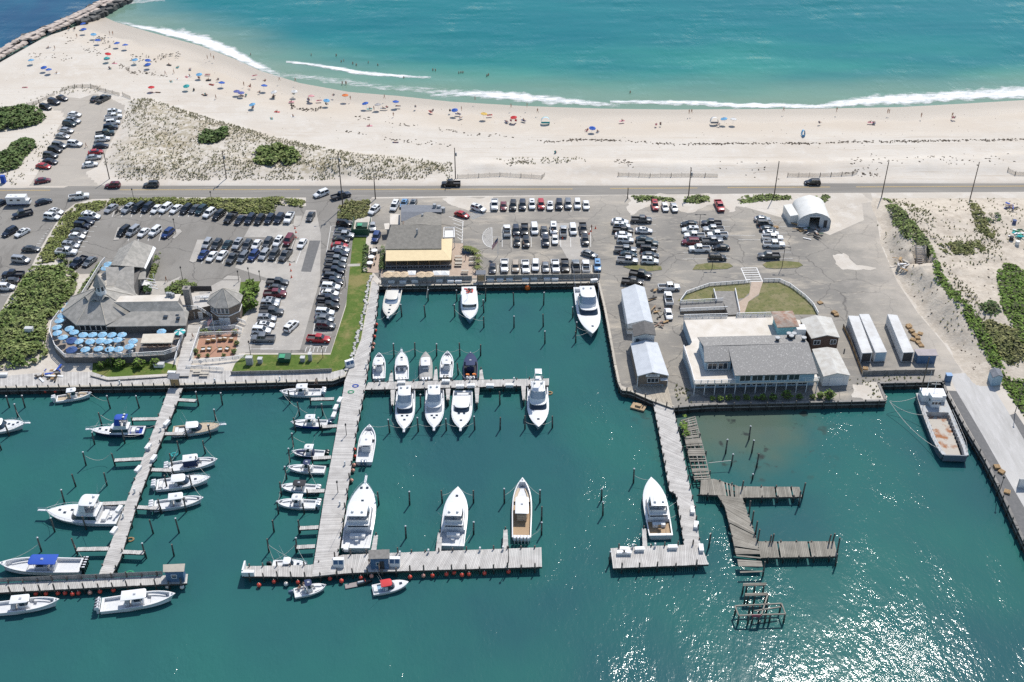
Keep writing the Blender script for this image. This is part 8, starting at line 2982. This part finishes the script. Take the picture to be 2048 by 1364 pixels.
# ------------------------------------------------------------------ umbrellas
UC = {'blue': (.03,.12,.48), 'light blue': (.16,.42,.66), 'red': (.62,.03,.04), 'orange': (.75,.20,.05), 'white': (.76,.75,.72), 'pink': (.72,.35,.36), 'purple': (.14,.16,.42), 'teal': (.03,.38,.38), 'yellow': (.75,.50,.12), 'tan': (.62,.48,.32), 'dark blue': (.035,.085,.24), 'grey': (.45,.43,.42), 'sky': (.25,.50,.70)}
for k_, c_ in UC.items():
 mat('parasol_' + k_, c_, .8)
UMESH = {}
def umbrella(px, py, col, label, group, r=1.15, h=2.1, z=None, tilt=None, alt=None, square=False):
 """px, py: the middle of the canopy"""
 if z is None:
  z = 0.
  for _ in range(6):
   q = P(px, py, z + h - .2)
   z = g2(q.x, q.y)
 p = P(px, py, z + h - .2)
 p.z = z
 t = thing('parasol', label, 'umbrella', p, R.uniform(0,6.28) if not square else 0, group)
 key = (col, r, h, alt, square)
 if key not in UMESH:
  mb = MB()
  n = 4 if square else 8
  a0 = math.pi / 4 if square else 0
  for k in range(n):
   a, b = a0 + k * 2 * math.pi / n, a0 + (k + 1) * 2 * math.pi / n
   m_ = (a + b) / 2
   A, B_, Mi = (r * math.cos(a), r * math.sin(a), h - .45),(r * math.cos(b), r * math.sin(b), h - .45),(r * .93 * math.cos(m_), r * .93 * math.sin(m_), h - .42) if not square else None
   i = k % 2 if alt and alt != 'ribs' else 0
   if square:
    mb.add([A, B_, (0,0, h)],[(0,1,2)])
   else:
    mb.add([A, Mi, (0,0, h)],[(0,1,2)], i)
    mb.add([Mi, B_, (0,0, h)],[(0,1,2)], i)
    mb.tube((A[0], A[1], A[2] + .02),(0,0, h + .02),.03,3, mi=2)
   lo = lambda q: (q[0] * 1.0, q[1] * 1.0, q[2] - .14)
   mb.add([A, B_, lo(B_), lo(A)],[(0,3,2,1)], i)
  pm = MB()
  pm.tube((0,0,0),(0,0, h + .12),.03,6)
  UMESH[key] = (mb.mesh('canopy', ['parasol_' + col, 'parasol_' + ('white' if alt == 'ribs' else alt or col), 'parasol_' + ('white' if alt == 'ribs' else alt or col)]), pm.mesh('pole', ['rail_white']))
 c, pl = UMESH[key]
 o = obj('canopy', c, t)
 ax = R.uniform(0,6)
 tl = R.uniform(0,.22) if tilt is None else tilt
 o.rotation_euler = (tl * math.cos(ax), tl * math.sin(ax),0)
 obj('pole', pl, t)
 return t
ULM = {}
BU = '''167,46,blue 167,57,blue 186,67,light blue 194,79,blue 234,85,blue 250,89,blue 62,119,light blue 88,133,blue 97,138,blue 214,106,red 213,115,teal 270,118,light blue 294,119,blue 296,127,blue 398,147,light blue 373,170,teal 302,173,red 442,164,blue 473,181,purple 482,184,purple 527,170,blue 549,182,white 588,181,white 506,207,light blue 622,191,pink 652,199,light blue 690,189,orange
732,205,blue 756,208,grey 791,202,blue 910,218,blue 967,226,yellow 1028,233,red 1184,254,blue 1450,236,light blue 1467,237,white'''
import re
for i, (x, y, c) in enumerate(re.findall(r'(\d+),(\d+),([a-z ]+?)(?=\s+\d|\s*$)', BU)):
 x, y = float(x), float(y)
 ULM['the %s beach parasol' % c if c in ('orange', 'yellow', 'pink', 'grey') else 'beach parasol %d' % i] = (x, y)
UTOT, USEEN = {}, {}
found = [(float(x), float(y), c.strip()) for x, y, c in re.findall(r'(\d+),(\d+),([a-z ]+?)(?=\s+\d|\s*$)', BU)]
found.sort()
for _, _, c in found:
 UTOT[c] = UTOT.get(c, 0) + 1
BLMK = {}
for x, y, c in found:
 USEEN[c] = USEEN.get(c, 0) + 1
 nm = '%s beach parasol' % c if UTOT[c] == 1 else '%s %s beach parasol' % (ordinal(USEEN[c] - 1), c)
 BLMK['the ' + nm] = (x, y + 5)
 umbrella(x, y, c, ('only ' if UTOT[c] == 1 else '') + nm + ('' if UTOT[c] == 1 else ' from the left') + ' on the sand', 'parasols on the beach', 1.12,2.1)
TU = '140,606 132,617 124,629 118,640 114,653 115,664 126,673 139,655 147,663 165,668 185,668 205,667 224,668 243,668 158,681 179,681 200,679 216,681 234,678 266,680 259,691 171,697 196,696 218,697 237,696 322,661 216,526 209,535'
for i, tok in enumerate(TU.split()):
 x, y = (float(q) for q in tok.split(','))
 ring = 'along the left rail of the terrace, counted from the back' if i < 7 else ('in the back row by the windows, from the left' if i < 14 else ('in the middle terrace row, from the left' if i < 20 else ('in the front terrace row, from the left' if i < 25 else '')))
 k = i if i < 7 else (i - 7 if i < 14 else (i - 14 if i < 20 else i - 20))
 lab = '%s light blue parasol %s' % (ordinal(k), ring) if i < 25 else ('lone light blue parasol behind the bar tent', 'upper of two light blue parasols by the entrance roof', 'lower of two light blue parasols by the entrance roof')[i - 25]
 zt = TZ if i < 26 else .3
 t = umbrella(x, y, 'sky', lab, 'light blue parasols on the umbrella terrace', 1.14,2.5, zt, .05, 'ribs')
 mb = MB()
 mb.tube((0,0,.70),(0,0,.75),.55,10)
 mb.tube((0,0,0),(0,0,.72),.05,6)
 o = mb.build('parasol_table', ['white_paint'], loc=t.location, label='table under the ' + ' '.join(lab.split()[:12]), cat='table', group='terrace tables')
for lab, x, y in (('upper dark blue parasol on the terrace', 142,679),('lower dark blue parasol at the terrace corner', 143,697)):
 umbrella(x, y, 'dark blue', lab, 'dark blue terrace parasols', 1.35,2.5, TZ, .05)
umbrella(360,662, 'white', 'white and green parasol at the right end of the bar tent', None, 1.4,2.5, TZ, .05, 'teal')
for i, x in enumerate((776,793,808,843,858)):
 umbrella(x, 547, 'tan', '%s tan parasol from the left before the awning' % ordinal(i), 'tan parasols before the awning', 1.45,2.5,.05,.03)
for i, x in enumerate((823,874,890)):
 umbrella(x, 544, 'white', '%s white square parasol from the left before the awning' % ordinal(i), 'white square parasols before the awning', 1.5,2.5,.05,.03, None, True)
for i, (x, y) in enumerate(((749,505),(743,518),(740,530))):
 t = thing('round_table', '%s round white table beside the lawn hedge, from the road' % ordinal(i), 'table', P(x, y, .03),0, 'round white tables')
 mb = MB()
 mb.tube((0,0,.7),(0,0,.76),.85,14)
 mb.build('table_top', ['white_paint'], t)
 mb = MB()
 mb.tube((0,0,0),(0,0,.7),.07,6)
 mb.build('leg', ['lamp_dark'], t)
 for k in range(5):
  mb = MB()
  a = k * 1.257
  mb.box((0,0,.45),(.42,.42,.06))
  mb.box((-.2,0,.72),(.05,.42,.5))
  mb.box((0,0,.22),(.34,.34,.42), top=.9)
  mb.build('chair', ['lamp_dark'], t, loc=(1.15 * math.cos(a),1.15 * math.sin(a),0), rz=a + math.pi)
for lab, x, y, w, cs in (('blue and white arched beach cabana', 1091,240,2.9,('parasol_light blue', 'parasol_white', 'parasol_teal')),('white flat beach canopy with dark sides', 1429,240,2.6,('parasol_white', 'parasol_white', 'cloth_grey')),('tiny blue beach tent alone on the sand', 1607,266,1.0,('parasol_light blue',) * 3)):
 t = thing('beach_tent', lab, 'beach tent', GG(x, y + 7),0, 'beach tents')
 mb = MB()
 for i in range(10):
  a, b = math.pi * i / 10, math.pi * (i + 1) / 10
  for j, (y0, y1) in enumerate(((0,.5),(.5,1.2),(1.2,1.8))):
   q = lambda a_, yy: (w / 2 * math.cos(a_), yy, 2.1 * math.sin(a_) ** .8 * (1 - .12 * yy))
   mb.add([q(a, y0), q(b, y0), q(b, y1), q(a, y1)],[(0,1,2,3)], j % 3)
 mb.build('canopy', list(cs), t)
 mb = MB()
 mb.box((0,.02,.3),(w * .96,.06,.6))
 mb.build('front_panel', [cs[2]], t)
STAND_AT = '154,70 110,94 220,65 226,65 331,145 348,142 415,113 422,109 428,114 432,193 502,171 559,157 591,159 488,167 685,166 692,166 685,166 693,166 950,196 1022,211 1054,210 1075,221 769,193 701,195 748,216 923,217 787,228 1378,223 1383,222 1567,218 1673,219 1775,222 1778,222 1842,230 1904,229 173,290'
SW = '502,109 623,110 673,111 683,123 688,121 706,127 713,130 737,125 756,130 808,155 866,140 871,141 918,146 922,145 926,145 974,152 977,150 1260,185'
SI = '138,57 149,57 97,94 114,145 50,173 229,125 220,136 338,128 355,132 380,136 373,152 379,150 415,147 417,158 436,159 423,167 342,161 355,156 530,161 509,149 500,172 519,184 547,191 588,187 388,179 407,188 412,189 316,183 305,184 492,190 482,190 554,222 586,231 543,235 583,202 617,197 638,199 653,208 667,190 506,214 398,155 739,216 766,215 774,214 796,210 831,213 861,221 865,221 900,221 916,226 921,234 979,228 1013,241 1022,241 1032,241 1047,239 1174,260 1195,262 1244,240 1312,249 1321,248 739,250 791,283 1111,304 1438,249 1639,245 1741,243 1748,243 1905,235 1909,235'
LMK = dict(BLMK)
LMK.update({'the arched cabana': (1091,245), 'the white beach canopy': (1429,247), 'the jetty root': (150,45), 'the long breaker': (720,143), 'the right surf': (1800,205), 'the tiny blue tent': (1607,270), 'the swash centre': (1050,200)})
rc = lambda: R.choice(list(CLOTH))
for toks, poses, what, grp in ((STAND_AT, ('stand', 'walk'), {'stand': 'person standing', 'walk': 'person walking'}, 'people walking on the beach'),(SW, ('stand',), {'stand': 'bather in the water'}, 'bathers in the sea'),(SI, ('sit', 'sit', 'lie'), {'sit': 'person sitting on sand', 'lie': 'person lying on sand'}, 'people resting on the beach')):
 for tok in toks.split():
  x, y = (float(q) for q in tok.split(','))
  ps = R.choice(poses)
  lo = rc()
  tp = rc() if R.random() < .35 else None
  lab = rel(what[ps], x, y, LMK)
  o = person(x, y + (5 if ps in ('stand', 'walk') else 2), ps, tp, lo, lab, grp)
  if ps == 'lie' or (ps == 'sit' and R.random() < .5):
   mb = MB()
   mb.box((0,0,.03),(1.9,.9,.05))
   mb.build('beach_towel', ['cloth_' + rc()], loc=(o.location.x, o.location.y, o.location.z), rz=o.rotation_euler.z, label=rel('beach towel', x + 1, y + 1, LMK), cat='towel', group='towels on the sand')
   o.location.z += .04
  elif ps == 'sit':
   t = thing('beach_chair', rel('low beach chair', x + 1, y + 1, LMK), 'chair', o.location, o.rotation_euler.z, 'low beach chairs')
   mb = MB()
   mb.box((.1,0,.16),(.6,.6,.05))
   mb.build('seat', ['cloth_' + rc()], t)
   mb = MB()
   mb.box((-.3,0,.5),(.06,.6,.75), tilt=-.35)
   mb.build('backrest', ['cloth_' + rc()], t)
   o.location.z += .18
for x, y, ps, tp, lo, z, lab in ((632,768, 'walk', 'white', 'red', .12, 'person in white walking along the lawn quay boards'),(739,1128, 'stand', 'white', 'black', DZ, 'person bending near pumps left of the fuel hut'),(759,1141, 'stand', 'white', 'grey', DZ, 'person in white shirt standing before the fuel hut'),
                                 (333,564, 'walk', 'white', 'white', .05, 'person in white walking to the shingled restaurant'),(931,520, 'stand', 'teal', 'navy', .05, 'person in teal among the picnic tables'),(386,677, 'walk', 'pink', 'grey', .62, 'person in pink on the wide steps'),
                                 (600,1176, 'sit', 'white', 'navy', WZ + .7, 'person sitting at the stern of the blue bimini skiff'),(608,1177, 'stand', 'white', 'navy', WZ + .5, 'person standing in the blue bimini skiff'),(1047,494, 'stand', 'white', 'black', .03, 'person loading the dark SUV in the middle car park'),
                                 (1105,468, 'stand', 'red', 'black', .03, 'person in red between parked vans'),(1183,459, 'stand', 'white', 'black', .03, 'person in white by the red cones'),(237,860, 'stand', 'red', 'navy', WZ + 1.2, 'person in red aboard the blue canvas sportfisher'),
                                 (296,696, 'sit', 'red', 'navy', TZ + .4, 'guest at the left end of the terrace bar'),(305,696, 'sit', 'navy', 'black', TZ + .4, 'guest in navy at the terrace bar'),(316,695, 'sit', 'white', 'grey', TZ + .4, 'guest in white at the terrace bar'),(328,695, 'sit', 'teal', 'navy', TZ + .4, 'guest in teal at the terrace bar'),(339,694, 'sit', 'pink', 'navy', TZ + .4, 'guest in pink at the terrace bar right end')):
 person(x, y, ps, tp, lo, lab, None, None, z)
# ------------------------------------------------------------------ poles, lamps, flags
mat('pole_wood', (.16,.125,.10),.9, c2=(.10,.08,.065), scale=3)
def utility_pole(label, base, h, arm=False, lamp=None):
 p = GG(*base)
 t = thing('utility_pole', label, 'utility pole', p, 0, 'utility poles along the beach road')
 mb = MB()
 mb.tube((0,0,-.3),(0,0, h),.17,8,.12)
 mb.build('pole', ['pole_wood'], t, smooth=40)
 if arm:
  mb = MB()
  mb.box((0,0, h - .5),(.14,2.2,.14))
  mb.build('crossarm', ['pole_wood'], t)
  mb = MB()
  mb.tube((.35,0, h - 2.6),(.35,0, h - 1.6),.25,8)
  mb.build('transformer', ['ac_grey'], t)
 if lamp:
  mb = MB()
  mb.path([(0,0, h - 2),(lamp * .8,-.3, h - 1.4),(lamp * 1.8,-.5, h - 1.4)],.05,5)
  mb.box((lamp * 2.0,-.55, h - 1.42),(.6,.3,.14))
  mb.build('lamp_arm', ['ac_grey'], t)
for lab, b, h, arm, lamp in (('utility pole with lamp at the dune by the turnaround', (219,358),8.5,0, None),('lone dark pole in the middle of the dune', (453,357),9.0,1, None),('tall leaning pole with lamp at the restaurant entrance', (686,415),17., 1,-1),('plain pole beside the awning restaurant corner', (751,398),7.0,0, None),('pole with crossarm behind the black pickup', (911,357),10., 1, None),('short pole at the right corner of the middle lot', (1255,397),3.5,0, None),
                             ('pole with lamp above the right creeper', (1377,391),9.0,1, None),('leaning tall pole left of the hoop building', (1548,393),11.3,0, None),('tall pole right of the hoop building', (1763,394),11.5,0, None),('far right tall pole beside the road', (1940,398),11.8,0, None),('pole on the quay corner behind the landing craft', (1844,772),8.0,0, None)):
 utility_pole(lab, b, h, arm, lamp)
PLMK = {'the long roadside hedge': (420,405), 'the white box camper': (37,400), 'the shingled restaurant': (210,600), 'the double row of cars': (490,500), 'the round tower': (450,600), 'the long lawn': (690,600), 'the oval islands': (1500,530), 'the long boardwalk': (690,860), 'the upper kerbed islands': (352,467), 'the grass strip': (120,490)}
for x, y, h, dbl in ((352,468,4.5,0),(269,405,4.2,0),(139,456,4.5,0),(136,527,4.5,0),(366,563,4.2,0),(500,565,4.2,0),(424,406,3.5,0),(691,572,4.5,0),(501,709,3.6,0),(646,715,3.2,0),(1424,538,2.6,1),(1564,534,6.0,1),(1398,458,4.6,1),(693,870,2.8,0),(676,985,2.8,0),(1017,1125,4.0,0),(1008,475,3.0,0),(224,735,5.0,0),(478,563,3.0,0),(521,563,3.0,0),(1998,985,4.0,0),(2030,825,7.5,0)):
 zz = -.05 if x in (693,676) else (DZ if x == 1017 else .02)
 t = thing('lamp_post', rel('slim lamp post', x, y, dict(PLMK, **{'the outer dock': (1010,1120), 'the right pier': (2010,900), 'the half disc hatching': (985,475)})), 'lamp post', P(x, y, zz),0, 'slim lamp posts')
 mb = MB()
 mb.tube((0,0,0),(0,0, h),.09,6,.06)
 mb.build('post', ['lamp_dark'], t)
 mb = MB()
 if dbl:
  mb.box((0,0, h),(2.6,.1,.1))
  for s in (-1,1):
   mb.box((s * 1.2,0, h - .05),(.7,.35,.16))
 else:
  mb.box((0,0, h + .1),(.35,.35,.45), top=.7)
 mb.build('lamp_head', ['lamp_dark'], t)
def flag_pole(label, base, h, s, dx):
 t = thing('flagpole', label, 'flagpole', P(*base, .03))
 mb = MB()
 mb.tube((0,0,0),(0,0, h),.07,6,.04)
 mb.build('pole', ['rail_white'], t)
 mb = MB()
 for k in range(13):
  for i in range(6):
   x0, x1 = s * 1.9 * i / 6, s * 1.9 * (i + 1) / 6
   f = lambda x: (dx * x * .55,-.08 * math.sin(x * 5) - x * .2, h - .25 - x * .75)
   z0, z1 = -s * k / 13,-s * (k + 1) / 13
   a, b = f(x0), f(x1)
   mi = 2 if (k < 7 and i < 3) else k % 2
   mb.add([(a[0], a[1], a[2] + z0),(b[0], b[1], b[2] + z0),(b[0], b[1], b[2] + z1),(a[0], a[1], a[2] + z1)],[(0,1,2,3)], mi)
 mb.build('flag', ['cloth_red', 'cloth_white', 'cloth_navy'], t)
flag_pole('white flagpole with a striped flag on the brick patio', (435,696),9.5,1.2,-1)
flag_pole('flagpole with a striped flag by the half disc hatching', (996,512),6.0,1.5,-1)
mat('slat', (.54,.47,.38),.9, c2=(.46,.39,.31), scale=3, island=.2)
for lab, px in (('long brown slat fence right of the black pickup', [(915,356),(1000,352),(1084,357),(1090,351)]),('slat fence behind the leaning road pole', [(1236,352),(1300,354),(1384,353),(1436,354)]),('slat fence on the sand behind the driving SUV', [(1575,353),(1640,353),(1705,350),(1715,345)]),('slat fence at the right picture edge', [(2015,342),(2030,350),(2080,352)]),
    ('slat fence curving round the top of the turnaround', [(125,182),(150,175),(182,174),(212,184),(240,191)]),('short slat fence right of the turnaround', [(246,191),(262,198)]),('sagging slat fence left of the turnaround', [(55,212),(78,206),(110,190)])):
 pts = [GG(*q) for q in px]
 t = thing('sand_fence', lab, 'fence', pts[0], group='brown slat sand fences')
 mb = MB()
 for p, d in along(pts, .3):
  mb.box((p.x - pts[0].x, p.y - pts[0].y, g2(p.x, p.y) - pts[0].z + .55),(.13,.03, R.uniform(.95,1.15)), math.atan2(d.y, d.x))
 mb.build('slat', ['slat'], t, kind='stuff')
 for p, d in along(pts, 3.2,0):
  mb = MB()
  mb.box((0,0,.6),(.1,.1,1.5))
  mb.build('post', ['pole_wood'], t, loc=(p.x - pts[0].x, p.y - pts[0].y, g2(p.x, p.y) - pts[0].z))
mb = MB()
mb.tube((0,0,.05),(0,0,.75),.19,8,.04)
mb.box((0,0,.03),(.45,.45,.05))
cone = mb.mesh('traffic_cone', [mat('cone_orange', (.72,.10,.04),.6)])
for i, (x, y) in enumerate(((590,457),(592,465),(592,475),(580,530),(582,542),(583,555))):
 obj('traffic_cone', cone, loc=P(x, y, .02), label='%s red traffic cone %s the double row, from the road' % (ordinal(i % 3), 'above' if i < 3 else 'below'), cat='traffic cone', group='red traffic cones')
for i, (x, y) in enumerate(((1178,468),(1182,463),(1191,457),(1125,478))):
 obj('traffic_cone', cone, loc=P(x, y, .02), label='orange cone %s in the middle car park' % ('beside the last dark SUV', 'halfway to the person by the cones', 'farthest right', 'behind the silver pickup')[i], cat='traffic cone', group='red traffic cones')
a, b = P(1838,498,3.9), P(1843,546,.1)
t = thing('stairs', 'grey wooden stairs with handrails up the sand bank', 'stairs', (b.x, b.y, 0))
n = 14
top = a - Vector((b.x, b.y, 0))
mat('stair_grey', (.36,.33,.31),.85, island=.1)
for k in range(n):
 f = (k + .5) / n
 mb = MB()
 mb.box((0,0,0),(1.9,.34,.07))
 mb.build('step', ['stair_grey'], t, loc=(top.x * f, top.y * f, .15 + (top.z + .6) * f))
mb = MB()
for s in (-1.05,1.05):
 mb.tube((s, 0,1.0),(top.x + s, top.y, top.z + 1.6),.07,4)
 mb.tube((s, 0,.0),(top.x + s, top.y, top.z + .5),.12,4)
 for k in range(5):
  f = k / 4
  mb.tube((top.x * f + s, top.y * f, (top.z + .5) * f - .2),(top.x * f + s, top.y * f, (top.z + .6) * f + 1.0),.06,4)
mb.build('handrail', ['timber_grey'], t)
for lab, x, y, n_, ms in (('heap of broken timber and panels at the foot of the stairs', 1812,530,26,('wood_tan', 'deck_pale', 'cap_timber', 'wall_white', 'rust_roof')),('scrap heap along the back wall of the white roofed shed', 1313,616,22,('wood_tan', 'rust_roof', 'wall_dark', 'deck_old')),('pile of planks and gear on the left quay steps', 104,752,18,('canvas_blue', 'timber_dark', 'wall_white', 'wood_tan')),('green net and tarp pile in the gear yard', 2036,470,18,('green_metal', 'green_lid', 'wall_white', 'parasol_teal')),('rusty gear pile at the top of the gear yard', 2020,418,14,('rust_roof', 'wall_dark', 'canvas_blue', 'deck_old')),('machine parts before the hoop building doorway', 1636,466,12,('wall_dark', 'green_metal', 'ac_grey', 'rust_roof')),('low dark trailer load left of the hoop building doorway', 1606,464,10,('wall_dark', 'rust_roof', 'wall_white', 'wood_tan'))):
 p = GG(x, y)
 t = thing('scrap_pile', lab, 'scrap pile', p)
 for k in range(n_):
  mb = MB()
  L_ = R.uniform(.6,2.6)
  mb.box((0,0,0),(L_, R.uniform(.15,.7), R.uniform(.08,.35)), tilt=R.uniform(-.2,.2))
  mb.build('piece', [R.choice(ms)], t, loc=(R.gauss(0,1.3 if 'shed' not in lab else .6), R.gauss(0,1.6 if 'shed' not in lab else 5.0), R.uniform(.1,.6)), rz=R.uniform(0,3.1))
for lab, x, y, c in (('bright blue drum in the gear yard', 2028,447, 'paint_b'),('black tub in the gear yard', 2022,480, 'wall_dark'),('blue portable toilet at the left edge by the road', 8,365, 'canvas_blue'),('white round tub in the gear yard', 2034,489, 'plastic_white')):
 p = GG(x, y)
 mb = MB()
 if 'toilet' in lab:
  mb.box((0,0,1.1),(1.2,1.2,2.2))
  mb.box((0,0,2.25),(1.25,1.25,.12), top=.85)
  mb.box((0,-.61,1.0),(.8,.04,1.8))
 else:
  mb.tube((0,0,0),(0,0,1.0),.55,12,.5)
  mb.tube((0,0,.95),(0,0,1.06),.58,12)
 mb.build('drum' if 'toilet' not in lab else 'portable_toilet', [c], loc=p, smooth=40, label=lab, cat='drum' if 'toilet' not in lab else 'toilet')
for lab, x, y, z, m in (('blue hose coil on the long boardwalk near the lawn', 711,772,-.05, 'canvas_blue'),('green hose coil beside the blue hose coil', 702,784,-.05, 'green_lid'),('green hose heap on the left outer dock', 260,1146, DZ, 'green_lid'),('tan rope ring floating beside the left pier', 261,1079, WZ + .1, 'wood_tan'),('tan rope ring floating by the tower yacht', 1099,786, WZ + .1, 'wood_tan'),('blue rope ring hanging at the curtained boat', 348,909, WZ + .8, 'parasol_teal')):
 mb = MB()
 for rr in (.5,.62,.74):
  pts = [(rr * math.cos(k * .524), rr * math.sin(k * .524) * .8,.05 + .05 * (rr - .5)) for k in range(13)]
  mb.path(pts, .05,4)
 mb.build('hose_coil', [m], loc=P(x, y, z), label=lab, cat='hose')
mb = MB()
mb.box((0,0,.45),(.3,.3,.9))
mb.box((0,0,.95),(.36,.36,.12), top=.7)
ped = mb.mesh('power_pedestal', ['plastic_white'])
for x, y, z in ((760,768, DZ),(848,766, DZ),(940,763, DZ),(1028,762, DZ),(857,1106, DZ),(1006,1100, DZ),(960,1102, DZ),(1310,1094, DZ),(680,1010,-.05),(690,930,-.05),(322,862, DZ),(300,900, DZ),(270,985, DZ),(247,1035, DZ),(742,690,-.05),(732,735,-.05),(1265,1096, DZ),(800,1110, DZ),(430,764,.1),(560,760,.1),(240,768,.1)):
 obj('power_pedestal', ped, loc=P(x, y, z), label=rel('slim white power pedestal', x, y), cat='power pedestal', group='dock power pedestals')
